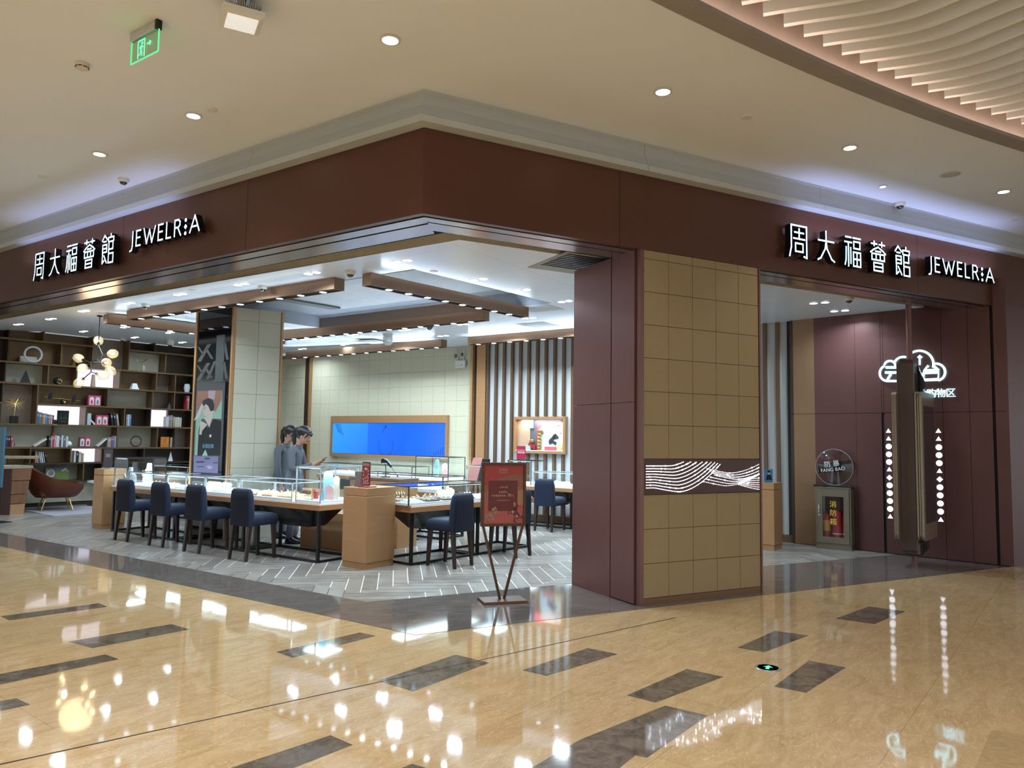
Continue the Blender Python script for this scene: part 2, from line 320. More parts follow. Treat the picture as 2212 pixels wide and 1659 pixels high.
# ---- mall ceiling with the round recess
RCX, RCY, RR = 17.91, -19.10, 29.35
def rpt(r, deg, z): return Vector((RCX + r * cos(radians(deg)), RCY + r * sin(radians(deg)), z))
mb = MB(); angs = [60 + i * 2.0 for i in range(66)]
for a0, a1 in zip(angs[:-1], angs[1:]):
    mb.poly([rpt(RR, a0, ZM), rpt(RR + 34, a0, ZM), rpt(RR + 34, a1, ZM), rpt(RR, a1, ZM)], MCEIL)
struct('ceiling', mb)
LIP = mat('taupe_recess_lip', (0.30, 0.27, 0.24), 0.6); RWALL = mat('recess_paint', (0.62, 0.52, 0.47), 0.8); COVE = emat('cove_strip', (1.0, 0.72, 0.56), 9.0)
mb = MB(); angs = [80 + i * 1.0 for i in range(100)]
for a0, a1 in zip(angs[:-1], angs[1:]):
    mb.hexa([rpt(RR - .15, a0, ZM - .035), rpt(RR + .012, a0, ZM - .035), rpt(RR + .012, a1, ZM - .035), rpt(RR - .15, a1, ZM - .035)], [rpt(RR - .15, a0, ZM), rpt(RR + .012, a0, ZM), rpt(RR + .012, a1, ZM), rpt(RR - .15, a1, ZM)], LIP)
    mb.poly([rpt(RR, a0, ZM), rpt(RR, a1, ZM), rpt(RR, a1, 5.3), rpt(RR, a0, 5.3)], RWALL)
    mb.poly([rpt(RR - .03, a0, ZM + .012), rpt(RR - .03, a1, ZM + .012), rpt(RR - .07, a1, ZM + .012), rpt(RR - .07, a0, ZM + .012)], COVE)
struct('ceiling_recess_edge', mb, fix=False)
mb = MB()
for a0, a1 in zip(angs[:-1], angs[1:]):
    mb.poly([rpt(RR, a0, 5.3), rpt(RR, a1, 5.3), rpt(8, a1, 5.3), rpt(8, a0, 5.3)], mat('recess_ceiling', (0.75, 0.73, 0.68), 0.8))
struct('ceiling_recess', mb)

# ---- fascia over the two shopfronts
def seg_boxes(mb, P, xs, d0, d1, z0, z1, m, gap=0.005):
    for a, b in zip(xs[:-1], xs[1:]):
        q = [P(a + gap / 2, d0), P(b - gap / 2, d0), P(b - gap / 2, d1), P(a + gap / 2, d1)]
        mb.prism([(p.x, p.y) for p in q], z0, z1, m)
kx = math.tan((AR - AL) / 2)                          # mitre at the corner
def mitre(mb, P, xs, sgn, z0, z1, m, t=0.06, gap=0.005):
    for a, b in zip(xs[:-1], xs[1:]):
        fa = a + (gap / 2 if a else 0); fb = b - (gap / 2 if b else 0)
        q = [P(fa, 0), P(fb, 0), P(fb if b else -kx * t * 1, t), P(fa if a else kx * t, t)]
        mb.prism([(p.x, p.y) for p in q], z0, z1, m)
mb = MB(); xl = [-16, -12.1, -9.6, -7.25, -4.90, -2.44, 0]; mitre(mb, LP, xl, -1, ZF, ZT, BROWN); seg_boxes(mb, LP, [-16, -.2], .06, .10, ZF + .01, ZT, DARK, 0); struct('fascia_left', mb)
mb = MB(); xr = [0, 2.07, 4.40 - .0, 6.72, 9.1, 12, 16]; xr = [0, 2.07, 6.72, 9.6, 13]; mitre(mb, RP, xr, 1, ZF, ZT, BROWN); seg_boxes(mb, RP, [.2, 13], .06, .10, ZF + .01, ZT, DARK, 0); struct('fascia_right', mb)
# cornice: profile (out, z) swept along both fronts
prof = [(-0.02, ZT), (0.10, ZT + .012), (0.105, ZT + .07), (0.085, ZT + .085), (0.04, ZT + .19), (0.03, ZM - .03), (0.045, ZM - .02), (0.045, ZM + .01), (-0.02, ZM + .01)]
for nm, P, sg in (('trim_1', LP, -1), ('trim_2', RP, 1)):
    mb = MB()
    cuts = [0, sg * 2.35, sg * 4.9, sg * 7.3, sg * 9.7, sg * 16]
    for a, b in zip(cuts[:-1], cuts[1:]):
        r0 = [P((-sg * -1) * 0 + (a + sg * .002 if a else -kx * o * -1 * (1 if sg > 0 else -1) * -1), -o, z) if a else P(-sg * kx * o * -1 * -1 if False else -sg * kx * o, -o, z) for o, z in prof]
        r1 = [P(b - sg * .002, -o, z) for o, z in prof]
        mb.loft([r0, r1], CROWN, smooth=False)
    struct(nm, mb)
# soffit under the fascia, two bands with a dark groove, then the void above
def band(mb, P, xs0, xs1, d0, d1, z0, z1, m, sg):
    q = [P(sg * kx * d0 if xs0 is None else xs0, d0), P(xs1, d0), P(xs1, d1), P(sg * kx * d1 if xs0 is None else xs0, d1)]
    mb.prism([(p.x, p.y) for p in q], z0, z1, m)
mb = MB()
for d0, d1, m, z in ((0.10, 0.245, SOFF, ZF), (0.245, 0.28, DARK, ZF + .03), (0.28, 0.55, SOFF, ZF)):
    band(mb, LP, None, -16, d0, d1, z, ZF + .06, m, -1)
struct('soffit_left', mb)
mb = MB()
for d0, d1, m, z in ((0.10, 0.215, SOFF, ZF), (0.215, 0.24, DARK, ZF + .03), (0.24, 0.46, SOFF, ZF)):
    band(mb, RP, None, 8.6, d0, d1, z, ZF + .06, m, 1)
struct('soffit_right', mb)
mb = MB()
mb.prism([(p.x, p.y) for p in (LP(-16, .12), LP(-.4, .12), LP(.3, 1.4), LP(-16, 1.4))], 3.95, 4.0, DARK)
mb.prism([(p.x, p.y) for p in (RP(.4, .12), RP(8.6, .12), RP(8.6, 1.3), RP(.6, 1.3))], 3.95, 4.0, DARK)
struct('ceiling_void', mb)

# ---- shop ceiling
CE = at(992, 518, ZC)                                  # outer corner of the lowered ceiling
ceil_L0 = LP(-15, 0.985); BW = 7.93                    # back wall distance
CR = at(2010, 666, ZC)
tray_o = [LP(-6.6, 1.80), LP(-1.75, 1.80), at(1118, 687, 3.45), at(1060, 693, 3.45)]
T0 = LP(-6.75, 1.80); T1 = LP(-1.72, 1.80)
def dpt(p0, p): return p0 + DD * ((p - (p0 - C0).dot(NL)) / DD.dot(NL))       # slide along the slanted direction to depth p
T2 = dpt(T1, 4.50); T3 = dpt(T0, 4.50)
def ceilmat():
    m = bpy.data.materials.new('white_ceiling_panels'); m.use_nodes = True; nt = m.node_tree; b = nt.nodes['Principled BSDF']; L = nt.links.new
    tc = nt.nodes.new('ShaderNodeTexCoord'); mp = nt.nodes.new('ShaderNodeMapping'); mp.inputs['Rotation'].default_value = (0, 0, -AL); L(tc.outputs['Object'], mp.inputs[0])
    br = nt.nodes.new('ShaderNodeTexBrick'); br.offset = 0.0; br.inputs['Scale'].default_value = 1; br.inputs['Brick Width'].default_value = 2.4; br.inputs['Row Height'].default_value = 1.2; br.inputs['Mortar Size'].default_value = 0.004
    for k, c in (('Color1', (.80, .86, .93, 1)), ('Color2', (.785, .845, .915, 1)), ('Mortar', (.62, .65, .67, 1))): br.inputs[k].default_value = c
    L(mp.outputs[0], br.inputs['Vector']); L(br.outputs['Color'], b.inputs['Base Color']); b.inputs['Roughness'].default_value = 0.27; b.inputs['Specular IOR Level'].default_value = 0.55
    return m
SCEIL = ceilmat()
mb = MB()
far = [LP(-15, BW + .1), LP(1.15, BW + .1), RC + NL * 0.2]
def q3(*pts): mb.poly([(p.x, p.y, ZC) for p in pts], SCEIL)
Fa_, Fb_ = at(0, 704, 3.8), at(415, 748, 3.8); Fd_ = (Fb_ - Fa_).normalized()
def lz(x, y):
    """height of the shop ceiling: level, rising gently into the lounge corner on the left"""
    q = Vector((x, y, 0)); d1 = (q - T0).cross(DD).z * -1; n = Vector((-Fd_.y, Fd_.x, 0)); d2 = (Vector((Fa_.x, Fa_.y, 0)) - q).dot(n)
    t = max(0, d1) / max(1e-3, max(0, d1) + max(0, d2)); return ZC + .2 * t * min(1, max(0, ((q - C0).dot(NL) - .985) / 1.6))
def atc(px, py):
    z = ZC
    for _ in range(8): p = at(px, py, z); z = lz(p.x, p.y)
    return at(px, py, z)
fr_ = lambda p: dpt(T0, p); gl_ = 14; rows_ = []
for j in range(13):
    p = .985 + (BW + .1 - .985) * j / 12; a1 = (dpt(T0, p) - C0).dot(RLv); row = []
    for i in range(gl_ + 1):
        q = LP(a1 + (-15.5 - a1) * i / gl_, p); row.append((q.x, q.y, lz(q.x, q.y)))
    rows_.append(row)
for r0, r1 in zip(rows_[:-1], rows_[1:]):
    for i in range(gl_): mb.poly([r0[i], r0[i + 1], r1[i + 1], r1[i]], SCEIL)
q3(LP(-6.75, .985), T0, dpt(T0, .985))
q3(LP(-6.75, .985), CE, T1, T0)
q3(CE, CR, LP(1.3, BW + .1), dpt(T2, BW + .1), T2, T1)
q3(T3, T2, dpt(T2, BW + .1), dpt(T3, BW + .1))
for a, b in ((ceil_L0, CE), (CE, CR)):                 # upstand along the edge
    mb.poly([(a.x, a.y, ZC), (b.x, b.y, ZC), (b.x, b.y, ZC + .1), (a.x, a.y, ZC + .1)], mat('ceiling_edge_paint', (0.66, 0.68, 0.68), 0.6))
struct('ceiling_shop', mb, fix=False)
ZTR = 3.82
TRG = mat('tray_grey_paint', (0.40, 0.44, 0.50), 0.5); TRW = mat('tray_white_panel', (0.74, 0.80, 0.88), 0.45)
mb = MB()
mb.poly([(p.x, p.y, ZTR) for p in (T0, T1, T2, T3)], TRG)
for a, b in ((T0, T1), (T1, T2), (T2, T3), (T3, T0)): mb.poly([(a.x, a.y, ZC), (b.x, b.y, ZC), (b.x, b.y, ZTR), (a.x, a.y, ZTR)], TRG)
i0, i1 = LP(-5.6, 2.5), LP(-2.2, 2.5); i2, i3 = dpt(i1, 4.12), dpt(i0, 4.12)
mb.hexa([(p.x, p.y, ZTR - .02) for p in (i0, i1, i2, i3)], [(p.x, p.y, ZTR - .001) for p in (i0, i1, i2, i3)], TRW)
WAVE = mat('perforated_wave_line', (0.92, 0.94, 0.97), 0.5, emit=(0.75, 0.85, 1.0), es=0.25)
for i in range(17):                                    # perforated wave pattern
    pts = []
    for k in range(25):
        t = k / 24; a = -4.75 + i * 0.085 + 0.16 * sin(2 * pi * t * 1.1 + i * .05) + .25 * t; p = 2.75 + 1.25 * t
        pts.append(LP(a + (p - 2.5) * .1, p, ZTR - .022))
    for u, v in zip(pts[:-1], pts[1:]):
        d = (v - u).normalized(); n = Vector((-d.y, d.x, 0)) * .008; mb.poly([u - n, v - n, v + n, u + n], WAVE)
for i in range(22):
    for k in range(9):
        c = LP(-3.0 + i * 0.062 + .05 * sin(k * .6), 3.1 + k * .09 + .08 * sin(i * .35), ZTR - .022); mb.poly([c + Vector((dx * .011, dy * .011, 0)) for dx, dy in ((-1, -1), (1, -1), (1, 1), (-1, 1))], WAVE)
mb.prism([(p.x, p.y) for p in (LP(-5.72, 2.2), LP(-5.5, 2.2), dpt(LP(-5.5, 2.2), 3.95), dpt(LP(-5.72, 2.2), 3.95))], ZTR - .05, ZTR - .021, mat('slot_diffuser', (0.10, 0.12, 0.12), 0.4))
struct('ceiling_tray', mb, fix=False)

# ---- back walls
def grid_tiles(mb, P, xs, zs, d0, d1, m, gap=0.004):
    """tiles between the grid lines xs and zs, standing from depth d0 (back) to d1 (front)"""
    for a, b in zip(xs[:-1], xs[1:]):
        for z0, z1 in zip(zs[:-1], zs[1:]):
            q = [P(a + gap / 2, d1), P(b - gap / 2, d1), P(b - gap / 2, d0), P(a + gap / 2, d0)]
            mb.prism([(p.x, p.y) for p in q], z0 + gap / 2, z1 - gap / 2, m)
def arange(a, b, s):
    r = []; x = a
    while x < b - 1e-6: r.append(x); x += s
    return r + [b]
a_sl, _ = lpx(1052, 800, BW)                           # where slats begin
a_fr, _ = lpx(670, 800, BW); a_scr, _ = lpx(1022, 800, BW)
SX0, SX1 = lpx(718, 940, BW)[0], lpx(970, 940, BW)[0]; SZ0, SZ1 = lpx(845, 990, BW)[1], lpx(845, 898, BW)[1]
mb = MB()
mb.prism([(p.x, p.y) for p in (LP(-15, BW + .03), LP(1.2, BW + .03), LP(1.2, BW + .2), LP(-15, BW + .2))], 0, 3.7, GROUTW)
zs = [0, .42, .87, 1.32, 1.77, 2.22, 2.67, 3.12, ZC]
zs = [0] + [3.42 - .336 * i for i in range(9, -1, -1)] + [ZC]
grid_tiles(mb, LP, arange(a_fr + .09, a_scr, .335), zs, BW + .03, BW, TILEW, .003)
grid_tiles(mb, LP, arange(-13, a_fr - .12, .335), zs, BW + .03, BW - .25 + .25, TILEW)
struct('wall_back', mb)
mb = MB(); DBR = mat('dark_brown_post', (0.055, 0.028, 0.018), 0.4, 0.3)
mb.prism([(p.x, p.y) for p in (LP(a_fr - .12, BW - .05), LP(a_fr + .05, BW - .05), LP(a_fr + .05, BW + .02), LP(a_fr - .12, BW + .02))], 0, ZC, DBR)
mb.prism([(p.x, p.y) for p in (LP(a_fr + .05, BW - .07), LP(a_fr + .09, BW - .07), LP(a_fr + .09, BW + .02), LP(a_fr + .05, BW + .02))], 0, ZC, COPPER)
struct('trim_3', mb)
mb = MB(); ap = [lpx(x, 800, BW)[0] for x in (1022, 1027, 1034, 1053)]
for a, b, d, m in ((ap[0], ap[1], .10, COPPER), (ap[1], ap[2], .02, DBR), (ap[2], ap[3], .07, COPPER)):
    mb.prism([(p.x, p.y) for p in (LP(a, BW - d), LP(b, BW - d), LP(b, BW + .02), LP(a, BW + .02))], 0, ZC, m)
struct('trim_4', mb)
# slatted wall
FAB = mat('pale_grey_fabric_panel', (0.56, 0.57, 0.57), 0.75, var=0.06, vs=90)
SLAT = mat('bronze_slat', (0.15, 0.085, 0.05), 0.4, 0.4)
mb = MB()
mb.prism([(p.x, p.y) for p in (LP(ap[3], BW - .005), LP(1.12, BW - .005), LP(1.12, BW + .02), LP(ap[3], BW + .02))], 0.0, ZC, FAB)
sx = [lpx(x, 860, BW)[0] for x in (1054, 1071, 1088, 1104)]; pitch = .205
NX0, NX1 = lpx(1120, 940, BW)[0], lpx(1222, 940, BW)[0]; NZ0, NZ1 = lpx(1170, 974, BW)[1], lpx(1170, 906, BW)[1]
a = sx[0]
while a < 1.08:
    parts = [(0.0, ZC)] if not (NX0 - .03 < a + .03 < NX1 + .02) else [(0.0, NZ0 - .06), (NZ1 + .06, ZC)]
    for z0, z1 in parts: mb.prism([(p.x, p.y) for p in (LP(a, BW - .07), LP(a + .055, BW - .07), LP(a + .055, BW), LP(a, BW))], z0, z1, SLAT)
    a += pitch
mb.prism([(p.x, p.y) for p in (LP(ap[3], BW - .09), LP(1.10, BW - .09), LP(1.10, BW), LP(ap[3], BW))], 0, .12, SLAT)
struct('wall_slatted', mb)

# ---- right return wall with the doors and the cloud sign
WQ0 = at(1706, 1173); WQ1 = RC; WU = (WQ1 - WQ0); WLEN = WU.length; WU.normalize(); WN = Vector((-WU.y, WU.x, 0))
if WN.y < 0: WN = -WN                                   # away from the hall
def WP(s, d=0, z=0): return WQ0 + WU * s + WN * d + Vector((0, 0, z))
def wpx(px, py, d=0.0):
    q = onw(px, py, WP(0, d), WU); e = q - WQ0; return e.dot(WU), q.z
ws = [wpx(x, 1000)[0] for x in (1709, 1716, 1762, 1851, 1907, 1912, 2040, 2098, 2148, 2154, 2184)]
zj = wpx(1900, 892)[1]
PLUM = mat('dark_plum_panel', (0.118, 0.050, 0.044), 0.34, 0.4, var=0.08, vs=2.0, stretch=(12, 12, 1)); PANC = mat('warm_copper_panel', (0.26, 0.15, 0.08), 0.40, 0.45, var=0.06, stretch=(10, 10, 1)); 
mb = MB()
mb.prism([(p.x, p.y) for p in (WP(-.02, .03), WP(WLEN, .03), WP(WLEN, .2), WP(-.02, .2))], 0, 3.9, DARK)
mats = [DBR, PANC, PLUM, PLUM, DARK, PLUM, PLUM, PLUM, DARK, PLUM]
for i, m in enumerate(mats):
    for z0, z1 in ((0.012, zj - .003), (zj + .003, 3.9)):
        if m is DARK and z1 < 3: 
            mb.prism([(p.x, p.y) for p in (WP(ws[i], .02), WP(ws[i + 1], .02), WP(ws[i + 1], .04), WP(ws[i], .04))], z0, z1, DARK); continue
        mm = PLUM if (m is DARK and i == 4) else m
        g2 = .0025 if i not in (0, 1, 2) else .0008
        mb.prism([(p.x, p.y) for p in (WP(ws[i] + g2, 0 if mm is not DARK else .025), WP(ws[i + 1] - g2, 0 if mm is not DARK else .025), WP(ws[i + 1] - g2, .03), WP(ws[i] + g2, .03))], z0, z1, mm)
struct('wall_return', mb)
mb = MB(); a0 = (RC - C0).dot(RRv)
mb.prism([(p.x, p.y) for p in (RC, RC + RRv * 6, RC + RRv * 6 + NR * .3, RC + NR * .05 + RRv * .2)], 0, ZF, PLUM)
struct('wall_right', mb)

# ---- tiled pier between the two openings
PA, PB, PD = 2.325, 3.95, 1.20
mb = MB()
mb.prism([(p.x, p.y) for p in (RP(PA + .03, .03), RP(PB - .005, .03), RP(PB - .005, PD), RP(PA + .03, PD))], 0.0, ZF, GROUT)
xs = [PA + .05, 2.69, 3.005, 3.325, 3.645, PB - .012]
grid_tiles(mb, RP, xs, [1.425] + [3.435 - .335 * i for i in range(5, -1, -1)] + [ZF], .035, .008, TILE, .005)
grid_tiles(mb, RP, xs, [.068, .40, .735, 1.07], .035, .008, TILE, .005)
BASE = mat('bronze_skirting', (0.17, 0.09, 0.04), 0.4, 0.3)
mb.prism([(p.x, p.y) for p in (RP(PA + .05, .004), RP(PB - .012, .004), RP(PB - .012, .04), RP(PA + .05, .04))], 0, .066, BASE)
mb.prism([(p.x, p.y) for p in (RP(PA + .0, -.004), RP(PA + .045, -.004), RP(PA + .045, .06), RP(PA, .06))], 0, ZF, BROWN2)
mb.prism([(p.x, p.y) for p in (RP(PB - .01, -.004), RP(PB + .012, -.004), RP(PB + .012, PD), RP(PB - .01, PD))], 0, ZF, BROWN2)
zs = [rpx(1300, 846, .6)[1]]
for d0, d1, zb in ((.07, .46, .012), (.475, PD, .004)):
    for z0, z1 in ((zb, 1.985), (1.99, ZF)):
        mb.prism([(p.x, p.y) for p in (RP(PA - .02, d0), RP(PA + .04, d0), RP(PA + .04, d1), RP(PA - .02, d1))], z0, z1, BROWN2)
struct('wall_pier', mb)

# ---- tiled column inside, dark glass display beside it
K0, K1, K2 = LP(-6.98, 2.33), at(505.8, 663, ZC), at(613.5, 675, ZC)
K0 = Vector((K0.x, K0.y, 0)); K1.z = K2.z = 0
kd = (K2 - K1); klen = kd.length; kd.normalize(); kn = Vector((-kd.y, kd.x, 0))
def KP(s, d): return K1 + kd * s + kn * d
mb = MB()
mb.prism([(p.x, p.y) for p in (K0 + NL * .06, K1 + NL * .06, KP(.02, .02), KP(klen - .02, .02), KP(klen - .02, 1.0), K0 + NL * 1.1)], 0, ZC, GROUTW)
kz = [0] + [3.40 - .385 * i for i in range(8, -1, -1)] + [ZC]
grid_tiles(mb, KP, [.03, klen * .5, klen - .04], kz, .03, 0, TILEC, .004)
for a, b in ((0, .025), (klen - .035, klen)): mb.prism([(p.x, p.y) for p in (KP(a, -.012), KP(b, -.012), KP(b, .03 if a == 0 else 1.0), KP(a, .03 if a == 0 else 1.0))], 0, ZC, COPPER)
struct('column', mb)

# left end wall behind the shelves
F0 = at(0, 704, 3.8); F1 = at(415, 748, 3.8); F0.z = F1.z = 0; FU = (F1 - F0).normalized(); FN = Vector((-FU.y, FU.x, 0))   # FN: away from the hall
def FP(s, d=0, z=0): return F0 + FU * s + FN * d + Vector((0, 0, z))
def fpx(px, py, d=0.0):
    q = onw(px, py, FP(0, d), FU); e = q - F0; return e.dot(FU), q.z
mb = MB(); mb.prism([(p.x, p.y) for p in (FP(-2.4, .42), FP(7.2, .42), FP(7.2, .55), FP(-2.4, .55))], 0, 3.7, DARK); struct('wall_left', mb)

# ================================================================== CEILING AND FACADE THINGS
# ---- wavy fins in the round recess
FINM = mat('warm_white_fin', (0.82, 0.85, 0.86), 0.5, var=0.04, vs=2)
fd = Vector((sin(radians(113)), cos(radians(113)), 0)); fnrm = Vector((-fd.y, fd.x, 0))
for i in range(30):
    ang = 126.75 - (i - 7) * 0.478
    e = rpt(29.235, ang, 0); mb = MB(); n = 36; Ln = 4.6; rings = []
    for k in range(n + 1):
        s = Ln * k / n; zb = 4.80 + 0.085 * cos(2 * pi * s / 2.3 + 0.16 * i - 1.2) * min(1, .25 + s) + .02 * s
        off = 0.09 * sin(2 * pi * s / 2.6 + 0.10 * i)
        c = fd * s + fnrm * off
        rings.append([c + fnrm * -.024 + Vector((0, 0, zb)), c + fnrm * .024 + Vector((0, 0, zb)), c + fnrm * .024 + Vector((0, 0, 5.3)), c + fnrm * -.024 + Vector((0, 0, 5.3))])
    mb.loft(rings, FINM, smooth=True)
    solo('wave_fin', mb, 'pale wavy ceiling fin, one of the row fanning out under the round recess', 'ceiling fin', (e.x, e.y, 0), 0, 'wavy fins of the round ceiling recess')

# ---- recessed downlights of the mall ceiling
def lamp_round(name, label, loc, r, em, group=None, cat='downlight'):
    t = thing(name, label, cat, loc, 0, group)
    mb = MB(); mb.lathe([(r, -.002), (r * 1.28, -.003), (r * 1.3, -.009), (r * 1.0, -.012), (r * .98, -.004)], OFFW, 28); mb.build('trim_ring', t)
    mb = MB(); mb.disc((0, 0, -.005), r, em, 24); mb.build('lamp', t)
    return t
MD = [(843, 85, .062, 'nearest to the camera, above the shop corner'), (1432, 197, .062, 'over the pier between the two openings'), (1836, 318, .06, 'above the right shop sign'), (418, 249, .06, 'above the left lettering, beside a small blank cover plate'),
      (215, 332, .06, 'left of the one beside the blank cover plate'), (2168, 413, .06, 'far right, beyond the flat round speaker'), (1907, 402, .035, 'smallest one, just before the right dome camera')]
for x, y, r, w in MD: lamp_round('recessed_downlight', 'round mall ceiling downlight ' + w, at(x, y, ZM), r, LAMPM, 'downlights of the mall ceiling')
for x, y, r, w in ((458, 236, .05, 'beside the downlight above the left lettering'), (92, 381, .05, 'leftmost, near the left edge'), (1613, 252, .05, 'between two downlights on the right'), (2192, 474, .05, 'far right beyond the dome camera')):
    mb = MB(); mb.lathe([(r, 0), (r, -.008), (r * .92, -.013), (0, -.014)], OFFW, 24)
    solo('sprinkler_cover', mb, 'small blank mall ceiling sprinkler cover ' + w, 'cover plate', at(x, y, ZM), 0, 'sprinkler covers of the mall ceiling')
t = thing('ceiling_speaker', 'large flat round speaker grille in the mall ceiling on the right', 'speaker', at(2053, 376, ZM))
mb = MB(); mb.lathe([(.115, 0), (.115, -.006), (.10, -.009), (.10, -.004)], OFFW, 28); mb.build('rim', t)
mb = MB(); mb.lathe([(.10, -.004), (.05, -.007), (0, -.008)], mat('speaker_mesh', (.55, .54, .52), .7, bump=.4, bs=400), 24); mb.build('grille', t)
def dome_cam(label, loc, s=1.0, dark=False, drop=0.0):
    t = thing('dome_camera', label, 'security camera', loc, 0, None)
    body = BLACK if dark else OFFW
    mb = MB(); mb.lathe([(.062 * s, 0), (.064 * s, -.012 * s - drop), (.058 * s, -.03 * s - drop), (.045 * s, -.045 * s - drop)], body, 24); mb.build('housing', t)
    mb = MB(); mb.lathe([(.043 * s, -.043 * s - drop), (.038 * s, -.058 * s - drop), (.022 * s, -.072 * s - drop), (0, -.077 * s - drop)], mat('smoked_dome', (.03, .03, .035), .08, spec=.8), 20); mb.build('dome', t)
    return t
dome_cam('white dome camera on the mall ceiling above the left lettering', at(267, 386, ZM)); dome_cam('white dome camera on the mall ceiling above the right lettering', at(1944, 438, ZM), 1.05)
# smoke detector
t = thing('smoke_detector', 'cream round smoke detector with dark slots on the mall ceiling', 'smoke detector', at(178, 137, ZM))
mb = MB(); mb.lathe([(.052, 0), (.054, -.012), (.05, -.02), (.05, -.03), (.045, -.044), (.03, -.05), (0, -.05)], mat('cream_plastic', (.66, .62, .50), .45), 28); mb.build('body', t)
mb = MB()
for k in range(8):
    a = 2 * pi * k / 8 + .2; mb.M = Matrix.Rotation(a, 4, 'Z'); mb.box(-.014, .0435, -.040, .014, .0505, -.033, BLACK)
mb.build('vent_slots', t)
# exit sign hanging from the mall ceiling
ez = at(286, 75, ZM); e2 = at(345, 42, ZM); em = (ez + e2) / 2
t = thing('exit_sign', 'green lit exit sign with running figure hanging from the mall ceiling', 'exit sign', em, AL)
EXG = emat('exit_green', (0.10, 1.0, 0.38), 1.6); EXF = emat('exit_edge_green', (0.12, 1.0, 0.40), .8)
hl = (e2 - ez).length / 2
mb = MB(); mb.box(-hl, -.018, -.065, hl - .03, .018, 0, mat('satin_aluminium', (.62, .62, .60), .35, .6), .004); mb.build('bracket', t)
mb = MB(); mb.box(hl - .03, -.022, -.07, hl, .022, 0, BLACK, .004); mb.build('end_cap', t)
mb = MB(); mb.box(-hl + .004, -.004, -.235, hl - .004, .004, -.065, glassmat('green_acrylic', (.78, .95, .82), .9)); pl = mb.build('acrylic_panel', t)
mb = MB()
y = -.006
def flat(pts, m): mb.poly([(p[0], y, p[1]) for p in pts], m)
x0 = -hl + .10
for r in ((x0, -.225, x0 + .012, -.085), (x0, -.097, x0 + .10, -.085), (x0 + .088, -.225, x0 + .10, -.085)): flat([(r[0], r[1]), (r[2], r[1]), (r[2], r[3]), (r[0], r[3])], EXG)
mb.disc((x0 + .060, y, -.115), .011, EXG, 14, (0, 1, 0))
for a, b, w in (((.055, -.13), (.045, -.165), .022), ((.055, -.132), (.075, -.15), .010), ((.05, -.132), (.028, -.15), .010), ((.045, -.165), (.062, -.19), .012), ((.062, -.19), (.058, -.215), .010), ((.045, -.165), (.038, -.19), .012), ((.038, -.19), (.018, -.20), .010)):
    p, q = Vector((x0 + a[0], a[1])), Vector((x0 + b[0], b[1])); d = (q - p).normalized(); n = Vector((-d.y, d.x)) * w / 2; flat([p - n, q - n, q + n, p + n], EXG)
ax = x0 + .125
flat([(ax, -.135), (ax + .05, -.135), (ax + .05, -.147), (ax, -.147)], EXG); flat([(ax + .035, -.120), (ax + .062, -.141), (ax + .035, -.162), (ax + .030, -.152), (ax + .046, -.141), (ax + .030, -.130)], EXG)
mb.build('pictogram', t)
mb = MB(); mb.box(-hl + .003, -.005, -.238, hl - .003, .005, -.234, EXF); mb.box(-hl + .001, -.005, -.235, -hl + .004, .005, -.065, EXF); mb.box(hl - .004, -.005, -.235, hl - .001, .005, -.065, EXF); mb.build('lit_edge', t)
# square flood light
fp = at(522, 30, 4.50); t = thing('flood_light', 'square white flood light with cooling fins under the mall ceiling', 'flood light', (fp.x, fp.y, 4.43), radians(28))
mb = MB(); h = .135
mb.loft([[(-h + .03, -h + .03, 0), (h - .03, -h + .03, 0), (h - .03, h - .03, 0), (-h + .03, h - .03, 0)], [(-h, -h, .012), (h, -h, .012), (h, h, .012), (-h, h, .012)], [(-h, -h, .05), (h, -h, .05), (h, h, .05), (-h, h, .05)], [(-h + .02, -h + .02, .058), (h - .02, -h + .02, .058), (h - .02, h - .02, .058), (-h + .02, h - .02, .058)]], OFFW, smooth=False); mb.build('housing', t)
mb = MB()
for k in range(17):
    u = -.11 + k * .01375; mb.box(u - .002, -.115, .055, u + .002, .115, .105, STEEL)
mb.build('heat_sink', t)
mb = MB(); mb.cyl((0, 0, .10), (0, 0, .178), .03, STEEL); mb.box(-.05, -.05, .165, .05, .05, .178, STEEL); mb.build('mount', t)
mb = MB(); mb.box(-.10, -.10, -.004, .10, .10, .002, mat('flood_lens', (.7, .72, .72), .12, emit=(1, .97, .9), es=.5, var=.3, vs=60, bump=.8, bs=120)); mb.build('lens', t)

